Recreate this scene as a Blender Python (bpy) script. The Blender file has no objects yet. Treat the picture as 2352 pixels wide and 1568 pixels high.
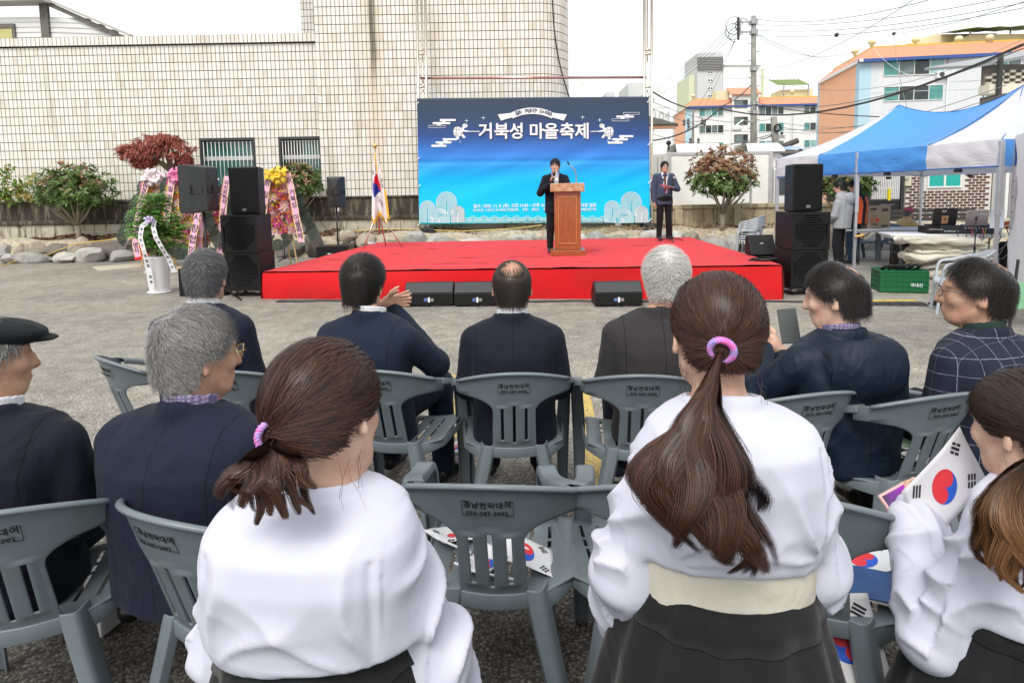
import bpy, bmesh, math, random
import numpy as np
from mathutils import Vector, Matrix
from mathutils import noise as mun
R = math.radians
rnd = random.Random(11); rs = np.random.RandomState(11)
scene = bpy.context.scene
COL = scene.collection
# ---------------------------------------------------------------- camera
F_PX, PPY, TH, RO, CAM_H = 1400.0, 585.0, R(5.4), R(-1.0), 1.53      # focal length in pixels of a 2352 px wide frame
_F = Vector((0, math.cos(TH), -math.sin(TH))); _U0 = Vector((0, math.sin(TH), math.cos(TH))); _R0 = Vector((1, 0, 0))
_RT = _R0 * math.cos(RO) + _U0 * math.sin(RO); _UP = -_R0 * math.sin(RO) + _U0 * math.cos(RO)
cam_d = bpy.data.cameras.new('camera'); cam = bpy.data.objects.new('camera', cam_d); COL.objects.link(cam)
cam_d.sensor_width = 36; cam_d.lens = 36 * F_PX / 2352; cam_d.shift_y = -(784 - PPY) / 2352; cam_d.clip_start = .05; cam_d.clip_end = 3000
cam.matrix_world = Matrix(((_RT.x, _UP.x, -_F.x, 0), (_RT.y, _UP.y, -_F.y, 0), (_RT.z, _UP.z, -_F.z, CAM_H), (0, 0, 0, 1)))
scene.camera = cam
# ---------------------------------------------------------------- light: bright overcast
SUN_EL, SUN_AZ = 52, 200          # azimuth measured from +Y towards +X: behind the camera, a little to the left
world = bpy.data.worlds.new('World'); scene.world = world; world.use_nodes = True
_nt = world.node_tree; _nt.nodes.clear()
_sky = _nt.nodes.new('ShaderNodeTexSky'); _sky.sky_type = 'NISHITA'; _sky.sun_disc = False
_sky.sun_elevation = R(SUN_EL); _sky.sun_rotation = R(SUN_AZ); _sky.dust_density = 1; _sky.air_density = 1.0
_hs = _nt.nodes.new('ShaderNodeHueSaturation'); _hs.inputs['Saturation'].default_value = .16
_bg = _nt.nodes.new('ShaderNodeBackground'); _bg.inputs['Strength'].default_value = .12
_wo = _nt.nodes.new('ShaderNodeOutputWorld')
_cl = _nt.nodes.new('ShaderNodeMix'); _cl.data_type = 'RGBA'; _cl.inputs['Factor'].default_value = .84; _cl.inputs[7].default_value = (5.0, 5.06, 5.15, 1)   # even cloud cover over the clear sky
_nt.links.new(_sky.outputs[0], _hs.inputs['Color']); _nt.links.new(_hs.outputs[0], _cl.inputs[6]); _nt.links.new(_cl.outputs[2], _bg.inputs[0]); _nt.links.new(_bg.outputs[0], _wo.inputs[0])
sun_d = bpy.data.lights.new('sun', 'SUN'); sun_d.energy = 1.5; sun_d.angle = R(28); sun_d.color = (1, .97, .92)
sun = bpy.data.objects.new('sun', sun_d); COL.objects.link(sun)
_sd = Vector((math.sin(R(SUN_AZ)) * math.cos(R(SUN_EL)), math.cos(R(SUN_AZ)) * math.cos(R(SUN_EL)), math.sin(R(SUN_EL))))
sun.rotation_euler = _sd.to_track_quat('Z', 'Y').to_euler()
vs = scene.view_settings; vs.view_transform = 'Standard'; vs.look = 'None'; vs.exposure = 1.02; vs.gamma = 1; vs.use_curve_mapping = False
scene.cycles.max_bounces = 6; scene.cycles.diffuse_bounces = 3; scene.cycles.glossy_bounces = 3; scene.cycles.transparent_max_bounces = 8
# ---------------------------------------------------------------- measuring helpers (pixels of the 2352 px wide photograph)
def ray(px, py):
 return (_RT * ((px - 1176) / F_PX) - _UP * ((py - PPY) / F_PX) + _F)
def at(px, py, Y):                      # the point seen at a pixel, at world distance Y
 d = ray(px, py); t = Y / d.y
 return Vector((d.x * t, Y, CAM_H + d.z * t))
def gp(px, py, z=0.0):                  # the point seen at a pixel, at height z
 d = ray(px, py); t = (z - CAM_H) / d.z
 return Vector((d.x * t, d.y * t, z))
# ---------------------------------------------------------------- materials
MATS = {}
def ramp(nt, fac, stops):
 n = nt.nodes.new('ShaderNodeValToRGB'); e = n.color_ramp.elements
 while len(e) < len(stops): e.new(.5)
 for k, (p, c) in enumerate(stops):
  e[k].position = p; e[k].color = (*c, 1) if len(c) == 3 else c
 nt.links.new(fac, n.inputs[0]); return n.outputs[0]
def newmat(name):
 m = bpy.data.materials.new(name); m.use_nodes = True; nt = m.node_tree
 return m, nt, nt.nodes['Principled BSDF']
def mnode(nt, op, a, b=None, clamp=False):
 n = nt.nodes.new('ShaderNodeMath'); n.operation = op; n.use_clamp = clamp
 for i, v in enumerate((a, b)):
  if v is None: continue
  if isinstance(v, (int, float)): n.inputs[i].default_value = v
  else: nt.links.new(v, n.inputs[i])
 return n.outputs[0]
def mixc(nt, fac, a, b, mode='MIX'):
 n = nt.nodes.new('ShaderNodeMix'); n.data_type = 'RGBA'; n.blend_type = mode
 for s, v in ((n.inputs['Factor'], fac), (n.inputs[6], a), (n.inputs[7], b)):
  if isinstance(v, (int, float)): s.default_value = v
  elif isinstance(v, tuple): s.default_value = (*v, 1)
  else: nt.links.new(v, s)
 return n.outputs[2]
def coord(nt, kind='Object', scale=None):
 o = nt.nodes.new('ShaderNodeTexCoord').outputs[kind]
 if scale is None: return o
 m = nt.nodes.new('ShaderNodeMapping'); m.inputs['Scale'].default_value = scale if isinstance(scale, tuple) else (scale,) * 3
 nt.links.new(o, m.inputs[0]); return m.outputs[0]
def noise(nt, vec, scale, detail=4, rough=.55, dist=0):
 n = nt.nodes.new('ShaderNodeTexNoise'); n.inputs['Scale'].default_value = scale; n.inputs['Detail'].default_value = detail
 n.inputs['Roughness'].default_value = rough; n.inputs['Distortion'].default_value = dist
 nt.links.new(vec, n.inputs['Vector']); return n.outputs['Fac']
def bump(nt, bsdf, h, strength=.3, dist=.01):
 b = nt.nodes.new('ShaderNodeBump'); b.inputs['Strength'].default_value = strength; b.inputs['Distance'].default_value = dist
 nt.links.new(h, b.inputs['Height']); nt.links.new(b.outputs[0], bsdf.inputs['Normal'])
def mat(name, col, rough=.6, var=.12, vscale=6, bs=0, bscale=60, bdist=.004, metal=0, spec=.5, trans=0, sheen=0, coat=0, tint=None, island=0, wd='Object'):
 """plain procedural material: base colour with noise variation, optional fine relief"""
 if name in MATS: return MATS[name]
 m, nt, b = newmat(name)
 vec = coord(nt, wd)
 n = noise(nt, vec, vscale)
 d = tint or tuple(c * .55 for c in col)
 f = mnode(nt, 'MULTIPLY', ramp(nt, n, [(.35, (0, 0, 0)), (.7, (1, 1, 1))]), min(1, var * 2))
 c = mixc(nt, f, tuple(col), tuple(d))
 if island:
  g = nt.nodes.new('ShaderNodeNewGeometry'); oi = nt.nodes.new('ShaderNodeObjectInfo')
  r = mnode(nt, 'FRACT', mnode(nt, 'ADD', g.outputs['Random Per Island'], oi.outputs['Random']))
  v = mnode(nt, 'ADD', mnode(nt, 'MULTIPLY', r, 2 * island), 1 - island)
  hs = nt.nodes.new('ShaderNodeHueSaturation'); nt.links.new(c, hs.inputs['Color']); nt.links.new(v, hs.inputs['Value'])
  c = hs.outputs[0]
 nt.links.new(c, b.inputs['Base Color'])
 b.inputs['Roughness'].default_value = rough; b.inputs['Metallic'].default_value = metal
 b.inputs['Specular IOR Level'].default_value = spec; b.inputs['Transmission Weight'].default_value = trans
 b.inputs['Sheen Weight'].default_value = sheen; b.inputs['Coat Weight'].default_value = coat
 if bs: bump(nt, b, noise(nt, vec, bscale, 5, .6), bs, bdist)
 MATS[name] = m; return m
# ---------------------------------------------------------------- mesh builder
class MB:
 def __init__(s): s.v = []; s.f = []; s.m = []
 def add(s, vs, fs, mi=0):
  o = len(s.v); s.v.extend(tuple(map(float, p)) for p in vs); s.f.extend(tuple(o + i for i in f) for f in fs); s.m.extend([mi] * len(fs)); return s
 def box(s, x0, x1, y0, y1, z0, z1, mi=0, M=None):
  p = [Vector((x, y, z)) for x in (x0, x1) for y in (y0, y1) for z in (z0, z1)]
  if M is not None: p = [M @ q for q in p]
  return s.add(p, [(0, 1, 3, 2), (4, 6, 7, 5), (0, 4, 5, 1), (2, 3, 7, 6), (0, 2, 6, 4), (1, 5, 7, 3)], mi)
 def quad(s, a, b, c, d, mi=0): return s.add([a, b, c, d], [(0, 1, 2, 3)], mi)
 def prism(s, pts, off, mi=0):       # polygon extruded along a vector
  off = Vector(off); a = [Vector(p) for p in pts]; b = [p + off for p in a]; n = len(a)
  return s.add(a + b, [tuple(range(n))[::-1], tuple(range(n, 2 * n))] + [(i, (i + 1) % n, n + (i + 1) % n, n + i) for i in range(n)], mi)
 def tube(s, path, r, n=8, mi=0, caps=True, flat=1.0, up=None):
  path = [Vector(p) for p in path]; m = len(path); rr = r if hasattr(r, '__len__') else [r] * m
  vs = []; u = None
  for i, p in enumerate(path):
   t = (path[min(i + 1, m - 1)] - path[max(i - 1, 0)]).normalized()
   if u is None:
    u = Vector(up) if up is not None else (Vector((0, 0, 1)) if abs(t.z) < .9 else Vector((1, 0, 0)))
   u = (u - t * u.dot(t)); u = u.normalized() if u.length > 1e-6 else t.orthogonal().normalized()
   w = t.cross(u)
   for k in range(n):
    a = 2 * math.pi * (k + .5 * (n == 4)) / n
    vs.append(p + w * math.cos(a) * rr[i] + u * math.sin(a) * rr[i] * flat)
  fs = [(i * n + k, i * n + (k + 1) % n, (i + 1) * n + (k + 1) % n, (i + 1) * n + k) for i in range(m - 1) for k in range(n)]
  if caps: fs += [tuple(range(n))[::-1], tuple(range((m - 1) * n, m * n))]
  return s.add(vs, fs, mi)
 def cyl(s, c, r, h, n=16, mi=0, r2=None):
  c = Vector(c); return s.tube([c, c + Vector((0, 0, h))], [r, r if r2 is None else r2], n, mi)
 def lathe(s, prof, c=(0, 0, 0), n=24, mi=0):
  c = Vector(c); vs = [(c.x + r * math.cos(2 * math.pi * k / n), c.y + r * math.sin(2 * math.pi * k / n), c.z + z) for r, z in prof for k in range(n)]
  m = len(prof)
  fs = [(i * n + k, i * n + (k + 1) % n, (i + 1) * n + (k + 1) % n, (i + 1) * n + k) for i in range(m - 1) for k in range(n)]
  return s.add(vs, fs + [tuple(range(n))[::-1], tuple(range((m - 1) * n, m * n))], mi)
 def sphere(s, c, r, n=12, mi=0, sc=(1, 1, 1)):
  prof = [(math.sin(math.pi * i / (n // 2)) * 1.0, -math.cos(math.pi * i / (n // 2))) for i in range(n // 2 + 1)]
  vs = [(c[0] + r * sc[0] * max(a, 1e-4) * math.cos(2 * math.pi * k / n), c[1] + r * sc[1] * max(a, 1e-4) * math.sin(2 * math.pi * k / n), c[2] + r * sc[2] * z) for a, z in prof for k in range(n)]
  m = len(prof)
  return s.add(vs, [(i * n + k, i * n + (k + 1) % n, (i + 1) * n + (k + 1) % n, (i + 1) * n + k) for i in range(m - 1) for k in range(n)], mi)
 def grid(s, fn, nu, nv, mi=0):      # fn(u, v) with u, v in 0..1
  vs = [fn(i / nu, j / nv) for j in range(nv + 1) for i in range(nu + 1)]
  return s.add(vs, [(j * (nu + 1) + i, j * (nu + 1) + i + 1, (j + 1) * (nu + 1) + i + 1, (j + 1) * (nu + 1) + i) for j in range(nv) for i in range(nu)], mi)
 def xf(s, M): s.v = [tuple(M @ Vector(p)) for p in s.v]; return s
 def mesh(s, name, mats, smooth=False):
  me = bpy.data.meshes.new(name); me.from_pydata(s.v, [], s.f)
  for m_ in (mats if isinstance(mats, (list, tuple)) else [mats]): me.materials.append(m_)
  if any(s.m): me.polygons.foreach_set('material_index', s.m)
  if smooth: me.shade_smooth()
  me.update(); return me
 def build(s, name, mats, parent=None, smooth=False, bev=0, solid=0, sub=0, fixn=True):
  me = s.mesh(name, mats, smooth)
  if fixn:
   b = bmesh.new(); b.from_mesh(me); bmesh.ops.recalc_face_normals(b, faces=b.faces[:]); b.to_mesh(me); b.free()
  return link(name, me, parent, bev, solid, sub)
def link(name, me, parent=None, bev=0, solid=0, sub=0):
 o = bpy.data.objects.new(name, me); COL.objects.link(o)
 if parent is not None: o.parent = parent
 if solid:
  q = o.modifiers.new('solid', 'SOLIDIFY'); q.thickness = solid; q.offset = 0
 if bev:
  q = o.modifiers.new('bevel', 'BEVEL'); q.width = bev; q.segments = 2; q.limit_method = 'ANGLE'; q.angle_limit = R(40)
 if sub:
  q = o.modifiers.new('sub', 'SUBSURF'); q.levels = sub; q.render_levels = sub
 return o
def tag(o, label, cat, group=None):
 o['label'] = label; o['category'] = cat
 if group: o['group'] = group
 return o
def struct(o, label=None):
 o['kind'] = 'structure'
 if label: o['label'] = label
 return o
def thing(name, label, cat, loc=(0, 0, 0), rz=0, group=None):
 o = bpy.data.objects.new(name, None); COL.objects.link(o); o.location = loc; o.rotation_euler = (0, 0, rz); o.empty_display_size = .1
 return tag(o, label, cat, group)
def clone(o, parent=None):
 c = o.copy(); COL.objects.link(c); c.parent = parent
 for ch in [k for k in o.children]: clone(ch, c)
 return c
def text(txt, size, material, parent=None, M=None, bold=0.0, name='lettering', align='CENTER', space=1.0, flatx=1.0, line=1.0, ext=.0006):
 cu = bpy.data.curves.new('t', 'FONT'); cu.body = txt; cu.size = size; cu.align_x = align; cu.align_y = 'CENTER'; cu.offset = bold; cu.space_character = space
 cu.space_line = line; cu.extrude = ext; cu.resolution_u = 2
 o = bpy.data.objects.new('t', cu); COL.objects.link(o)
 me = bpy.data.meshes.new_from_object(o)
 bpy.data.objects.remove(o); bpy.data.curves.remove(cu)
 me.name = name; me.materials.clear(); me.materials.append(material)
 T = Matrix.Diagonal((flatx, 1, 1, 1))
 me.transform((M @ T) if M is not None else T)
 o = link(name, me, parent)
 if len(txt) > 8: o['kind'] = 'stuff'
 return o
def frame_m(o, x, y):                   # matrix whose local X, Y lie along x, y from o (text planes)
 x = Vector(x).normalized(); y = Vector(y); y = (y - x * y.dot(x)).normalized(); z = x.cross(y)
 return Matrix(((x.x, y.x, z.x, o[0]), (x.y, y.y, z.y, o[1]), (x.z, y.z, z.z, o[2]), (0, 0, 0, 1)))
# ---------------------------------------------------------------- numpy noise and signed-distance meshing
_perm = np.random.RandomState(3).permutation(256); _perm = np.concatenate([_perm, _perm, _perm])
_grad = np.random.RandomState(4).normal(size=(256, 3)).astype(np.float32); _grad /= np.linalg.norm(_grad, axis=1)[:, None]
def pnoise(p):
 p = np.asarray(p, np.float32); i = np.floor(p).astype(np.int64); f = p - i; i &= 255
 u = f * f * f * (f * (f * 6 - 15) + 10); out = 0
 for dx in (0, 1):
  for dy in (0, 1):
   for dz in (0, 1):
    g = _grad[_perm[_perm[_perm[i[:, 0] + dx] + i[:, 1] + dy] + i[:, 2] + dz] & 255]
    w = (u[:, 0] if dx else 1 - u[:, 0]) * (u[:, 1] if dy else 1 - u[:, 1]) * (u[:, 2] if dz else 1 - u[:, 2])
    out = out + w * (g * (f - np.array([dx, dy, dz], np.float32))).sum(1)
 return out
def n3(x, y=0.0, z=0.0): return mun.noise((x, y, z))
def smin(a, b, k):
 h = np.clip(.5 + .5 * (b - a) / k, 0, 1); return b + (a - b) * h - k * h * (1 - h)
def smax(a, b, k): return -smin(-a, -b, k)
def s_ell(P, c, r):
 q = P - np.array(c, np.float32); r = np.array(r, np.float32)
 k0 = np.linalg.norm(q / r, axis=1); k1 = np.linalg.norm(q / (r * r), axis=1) + 1e-9
 return k0 * (k0 - 1) / k1
def s_cap(P, a, b, ra, rb=None, flat=None):   # tapered capsule; flat=(axis vector, factor) squashes it
 rb = ra if rb is None else rb; a = np.array(a, np.float32); b = np.array(b, np.float32); d = b - a
 q = P - a; t = np.clip((q @ d) / (d @ d + 1e-9), 0, 1); w = q - t[:, None] * d
 if flat is not None:
  ax = np.array(flat[0], np.float32); ax = ax / np.linalg.norm(ax); w = w + np.outer((w @ ax) * (1 / flat[1] - 1), ax)
 return np.linalg.norm(w, axis=1) - (ra + (rb - ra) * t)
def s_chain(P, pts, rad, k=.02):
 d = None
 for i in range(len(pts) - 1):
  e = s_cap(P, pts[i], pts[i + 1], rad[i], rad[i + 1]); d = e if d is None else smin(d, e, k)
 return d
def s_loft(P, zs, cx, cy, a, b, n=2.4):       # stack of super-ellipses over height
 z = P[:, 2]; zz = np.clip(z, zs[0], zs[-1])
 A = np.interp(zz, zs, a); B = np.interp(zz, zs, b); X = P[:, 0] - np.interp(zz, zs, cx); Y = P[:, 1] - np.interp(zz, zs, cy)
 e = ((np.abs(X) / A) ** n + (np.abs(Y) / B) ** n) ** (1 / n)
 d = (e - 1) * np.minimum(A, B)
 return np.maximum(d, np.maximum(z - zs[-1], zs[0] - z))
def s_box(P, c, h, r=.01, M=None):
 q = P - np.array(c, np.float32)
 if M is not None: q = q @ np.array(M, np.float32)
 q = np.abs(q) - (np.array(h, np.float32) - r)
 return np.linalg.norm(np.maximum(q, 0), axis=1) + np.minimum(q.max(1), 0) - r
def sdf_mesh(fn, lo, hi, res):
 """surface nets: vertices (n,3), quads (m,4)"""
 lo = np.array(lo, float); hi = np.array(hi, float); n = np.maximum(np.ceil((hi - lo) / res).astype(int), 2) + 1
 ax = [lo[i] + res * np.arange(n[i]) for i in range(3)]
 # coarse pass first: skip blocks far from the surface
 G = np.stack(np.meshgrid(*ax, indexing='ij'), -1).reshape(-1, 3).astype(np.float32)
 cs = 4; cn = (n + cs - 1) // cs
 cax = [lo[i] + res * (cs * np.arange(cn[i]) + (cs - 1) / 2) for i in range(3)]
 C = np.stack(np.meshgrid(*cax, indexing='ij'), -1).reshape(-1, 3).astype(np.float32)
 cd = fn(C).reshape(cn); near = np.abs(cd) < res * cs * 1.9 + .006
 mask = np.repeat(np.repeat(np.repeat(near, cs, 0), cs, 1), cs, 2)[:n[0], :n[1], :n[2]]
 full = np.repeat(np.repeat(np.repeat(cd, cs, 0), cs, 1), cs, 2)[:n[0], :n[1], :n[2]].astype(np.float32).copy()
 full[mask] = fn(G.reshape(*n, 3)[mask]); f = full
 s = f < 0
 cm = [m_ - 1 for m_ in n]
 acc = np.zeros((*cm, 3), np.float32); cnt = np.zeros(cm, np.float32)
 def sl(ofs, size): return tuple(slice(o, o + sz) for o, sz in zip(ofs, size))
 for axis in range(3):
  o1, o2 = [a for a in range(3) if a != axis]
  for p in (0, 1):
   for q in (0, 1):
    ofs = [0, 0, 0]; ofs[o1] = p; ofs[o2] = q; of2 = list(ofs); of2[axis] = 1
    A = f[sl(ofs, cm)]; B = f[sl(of2, cm)]; x = (A < 0) != (B < 0)
    t = np.where(x, A / np.where(x, A - B, 1), 0)
    pos = np.zeros((*cm, 3), np.float32); pos[..., o1] = p; pos[..., o2] = q; pos[..., axis] = t
    acc += pos * x[..., None]; cnt += x
 on = cnt > 0; idx = -np.ones(cm, np.int64); idx[on] = np.arange(on.sum())
 base = np.stack(np.nonzero(on), -1)
 V = lo + (base + acc[on] / cnt[on][:, None]) * res
 Q = []
 for axis in range(3):
  o1, o2 = [(1, 2), (2, 0), (0, 1)][axis]
  A = s; B = np.roll(s, -1, axis); x = A != B
  lim = [slice(1, m_ - 1) for m_ in n]; lim[axis] = slice(0, n[axis] - 1)
  c = np.stack(np.nonzero(x[tuple(lim)]), -1); c += [1 if i != axis else 0 for i in range(3)]
  if not len(c): continue
  e1 = np.zeros(3, int); e1[o1] = 1; e2 = np.zeros(3, int); e2[o2] = 1
  q = np.stack([idx[tuple((c - d).T)] for d in (e1 + e2, e2, 0 * e1, e1)], -1)
  inside = s[tuple(c.T)]; q[~inside] = q[~inside][:, ::-1]
  Q.append(q[(q >= 0).all(1)])
 return V, np.concatenate(Q)
def np_mesh(name, V, Q, mats, smooth=True):
 me = bpy.data.meshes.new(name); V = np.ascontiguousarray(V, np.float32); Q = np.ascontiguousarray(Q, np.int32); n = len(Q)
 me.vertices.add(len(V)); me.vertices.foreach_set('co', V.ravel()); me.loops.add(n * 4); me.loops.foreach_set('vertex_index', Q.ravel()); me.polygons.add(n); me.polygons.foreach_set('loop_start', np.arange(0, n * 4, 4, dtype=np.int32))
 for m_ in (mats if isinstance(mats, (list, tuple)) else [mats]): me.materials.append(m_)
 me.update(calc_edges=True); me.validate()
 if smooth: me.shade_smooth()
 return me
def relax(V, Q, it=2, lam=.5):
 for _ in range(it):
  acc = np.zeros_like(V); c = np.zeros(len(V))
  for i in range(4):
   for j in ((i + 1) % 4, (i + 3) % 4):
    np.add.at(acc, Q[:, i], V[Q[:, j]]); np.add.at(c, Q[:, i], 1)
  V = V + lam * (acc / np.maximum(c, 1)[:, None] - V)
 return V
def vnormals(V, Q):
 n = np.cross(V[Q[:, 2]] - V[Q[:, 0]], V[Q[:, 3]] - V[Q[:, 1]]); N = np.zeros_like(V)
 for i in range(4): np.add.at(N, Q[:, i], n)
 return N / (np.linalg.norm(N, axis=1)[:, None] + 1e-9)
# ================================================================ the setting: ground, bed, walls, stones, tiled building
def m_asphalt():
 m, nt, b = newmat('asphalt'); v = coord(nt)
 vo = nt.nodes.new('ShaderNodeTexVoronoi'); vo.inputs['Scale'].default_value = 95; nt.links.new(v, vo.inputs['Vector'])
 st = nt.nodes.new('ShaderNodeSeparateColor'); nt.links.new(vo.outputs['Color'], st.inputs[0])
 stone = ramp(nt, st.outputs[0], [(0, (.07, .068, .064)), (.4, (.115, .112, .105)), (.72, (.155, .150, .141)), (.95, (.25, .243, .23))])
 gap = ramp(nt, vo.outputs['Distance'], [(.3, (1, 1, 1)), (.75, (.28, .28, .28))])
 c = mixc(nt, 1.0, stone, gap, 'MULTIPLY')
 sp0 = nt.nodes.new('ShaderNodeSeparateXYZ'); nt.links.new(v, sp0.inputs[0]); c = mixc(nt, ramp(nt, mnode(nt, 'DIVIDE', sp0.outputs['Y'], 10.0, True), [(.2, (0, 0, 0)), (.5, (.55, .55, .55))]), c, (.085, .082, .075))
 big = ramp(nt, noise(nt, v, .55, 5, .6), [(.3, (.72, .72, .72)), (.65, (1.2, 1.19, 1.16))])
 c = mixc(nt, 1.0, c, big, 'MULTIPLY')
 mid = ramp(nt, noise(nt, v, 5, 5, .65), [(.35, (.72, .70, .68)), (.7, (1.12, 1.12, 1.1))]); c = mixc(nt, 1.0, c, mid, 'MULTIPLY')
 # crowd's shade painted into the near parking bays; paler worn asphalt before the stage
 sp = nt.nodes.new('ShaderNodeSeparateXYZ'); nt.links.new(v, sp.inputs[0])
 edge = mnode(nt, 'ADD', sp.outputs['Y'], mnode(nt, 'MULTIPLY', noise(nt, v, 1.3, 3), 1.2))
 shade_to_lane = ramp(nt, mnode(nt, 'DIVIDE', edge, 10.0, True), [(.26, (.84, .82, .77)), (.45, (3.1, 3.05, 2.95))])
 c = mixc(nt, 1.0, c, shade_to_lane, 'MULTIPLY')
 nt.links.new(c, b.inputs['Base Color']); b.inputs['Roughness'].default_value = .78; b.inputs['Specular IOR Level'].default_value = .35
 h = mnode(nt, 'SUBTRACT', noise(nt, v, 70, 3), mnode(nt, 'MULTIPLY', vo.outputs['Distance'], .9)); bump(nt, b, h, .5, .006); return m
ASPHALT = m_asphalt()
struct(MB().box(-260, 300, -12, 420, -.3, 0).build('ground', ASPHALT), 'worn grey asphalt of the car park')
def m_paint(name, col):
 m, nt, b = newmat(name); v = coord(nt)
 n1 = noise(nt, v, 26, 6, .7, .8); vo = nt.nodes.new('ShaderNodeTexVoronoi'); vo.feature = 'DISTANCE_TO_EDGE'; vo.inputs['Scale'].default_value = 34; nt.links.new(v, vo.inputs['Vector'])
 f = mnode(nt, 'MULTIPLY', ramp(nt, n1, [(.36, (0, 0, 0)), (.48, (1, 1, 1))]), ramp(nt, vo.outputs['Distance'], [(.0, (.1, .1, .1)), (.05, (1, 1, 1))]))
 nt.links.new(mixc(nt, f, (.13, .12, .10), mixc(nt, noise(nt, v, 9), col, tuple(c * .72 for c in col))), b.inputs['Base Color']); b.inputs['Roughness'].default_value = .7
 bump(nt, b, n1, .4, .004); return m
YPAINT = m_paint('yellow road paint', (.62, .44, .12)); WPAINT = m_paint('cream road paint', (.62, .57, .44))
def z6(x, y): return ((1300 + x * .7016) * .5742, (900 + y * .7016) * .5742)
def marking(pts, m, lab):
 q = [gp(*p, .004) for p in pts]; n = len(q)
 o = MB().prism([p - Vector((0, 0, .003)) for p in q], (0, 0, .003)).build('road_marking', m); struct(o, lab)
marking([(984, 858), (1363, 869), (1363, 883), (984, 873)], YPAINT, 'thin yellow line across the parking bay')
marking([z6(725, 985), z6(785, 985), z6(690, 1172), z6(590, 1186)], YPAINT, 'slanting yellow bay stripe')
marking([z6(385, 1222), z6(770, 1163), z6(765, 1205), z6(385, 1272)], YPAINT, 'yellow bay stripe behind the clapping man')
marking([z6(120, 1400), z6(262, 1302), z6(262, 1365), z6(120, 1500)], YPAINT, 'yellow patch of the bay stripe')
marking([z6(1400, 892), z6(1500, 900), z6(1640, 1600), z6(1500, 1600)], YPAINT, 'long yellow bay line under the chairs')
marking([(1985, 1092), (2080, 1092), (2110, 1150), (2040, 1140)], YPAINT, 'yellow line beside the white paper bag')
marking([(1930, 1400), (1990, 1400), (1975, 1600), (1900, 1600)], YPAINT, 'yellow line near the girls')
marking([(210, 612), (400, 600), (400, 606), (225, 622)], WPAINT, 'faded cream line by the stone edging')
marking([(330, 622), (420, 617), (420, 625), (330, 628)], WPAINT, 'second faded cream line by the stone edging')
marking([(1985, 663), (2140, 667), (2140, 672), (1985, 668)], WPAINT, 'cream line before the green crate')
# ---------------- planting bed
def m_soil():
 m, nt, b = newmat('dry soil'); v = coord(nt); n = noise(nt, v, 9, 6, .7)
 vo = nt.nodes.new('ShaderNodeTexVoronoi'); vo.inputs['Scale'].default_value = 38; nt.links.new(v, vo.inputs['Vector'])
 c = mixc(nt, ramp(nt, n, [(.35, (0, 0, 0)), (.65, (1, 1, 1))]), (.30, .25, .17), (.56, .50, .38))
 c = mixc(nt, .35, c, vo.outputs['Color'], 'SOFT_LIGHT')
 nt.links.new(c, b.inputs['Base Color']); b.inputs['Roughness'].default_value = .95; bump(nt, b, mnode(nt, 'ADD', n, vo.outputs['Distance']), .8, .03); return m
def bed(u, v):
 x = -22 + 40 * u; y = 16.5 + 1.6 * v
 z = -.05 + .6 * min(1, v * 4.5) ** .7 + .07 * v + .05 * math.sin(x * 1.7) * math.sin(v * 6) + .04 * math.sin(x * 4.1 + v * 5)
 return (x, y, max(z, -.05))
struct(MB().grid(bed, 160, 16).build('planting_bed', m_soil(), smooth=True), 'raised bed of dry soil behind the stone edging')
# ---------------- retaining walls
def m_concrete(name, pale, dark, stain):
 m, nt, b = newmat(name); v = coord(nt); st = coord(nt, 'Object', (2.2, 2.2, .35))
 n = noise(nt, v, 3.0, 6, .65); s = noise(nt, st, 3, 5, .7, .4)
 c = mixc(nt, ramp(nt, n, [(.3, (0, 0, 0)), (.7, (1, 1, 1))]), pale, tuple(x * .7 for x in pale))
 c = mixc(nt, ramp(nt, s, [(.5 - stain * .35, (0, 0, 0)), (.62 - stain * .2, (1, 1, 1))]), c, dark)
 nt.links.new(c, b.inputs['Base Color']); b.inputs['Roughness'].default_value = .9; bump(nt, b, noise(nt, v, 30, 5, .7), .5, .02); return m
CONC_D = m_concrete('weathered concrete', (.36, .31, .22), (.045, .038, .027), .62)
CONC_P = m_concrete('pale concrete', (.52, .48, .38), (.10, .08, .05), -.05)
CONC_B = m_concrete('tan render', (.46, .39, .25), (.22, .17, .10), .0)
w = thing('retaining_wall', 'long weathered grey concrete retaining wall below the tiled building', 'wall', (0, 0, 0))
zt, zl = at(200, 461, 17.8).z, at(200, 506, 17.62).z
xs = [-24, -19.5, -15.2, -11.3, -7.4, -3.2, 1.2, 3.0]
for a, b_ in zip(xs, xs[1:]):
 MB().box(a + .004, b_ - .004, 17.8, 18.1, .2, zt - .06).build('wall_panel', CONC_D, w, bev=.012)
 MB().box(a + .004, b_ - .004, 17.62, 17.797, .2, zl - .12).build('footing', CONC_P, w, bev=.012)
 MB().box(a + .004, b_ - .004, 17.56, 17.796, zl - .118, zl).build('ledge', CONC_D, w, bev=.025)
 MB().box(a + .004, b_ - .004, 17.76, 18.14, zt - .058, zt).build('coping', CONC_D, w, bev=.015)
w = thing('garden_wall', 'low tan rendered wall with flat coping before the white truck', 'wall')
xs = [3.2, 4.9, 6.6, 8.3, 10.0]
for a, b_ in zip(xs, xs[1:]):
 MB().box(a + .003, b_ - .003, 17.55, 17.8, .2, 1.10).build('wall_panel', CONC_B, w, bev=.01)
 MB().box(a + .003, b_ - .003, 17.5, 17.84, 1.102, 1.22).build('coping', CONC_B, w, bev=.012)
 MB().box(b_ - .22, b_ + .02, 17.46, 17.548, .2, 1.095).build('pier', CONC_B, w, bev=.01)
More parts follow.
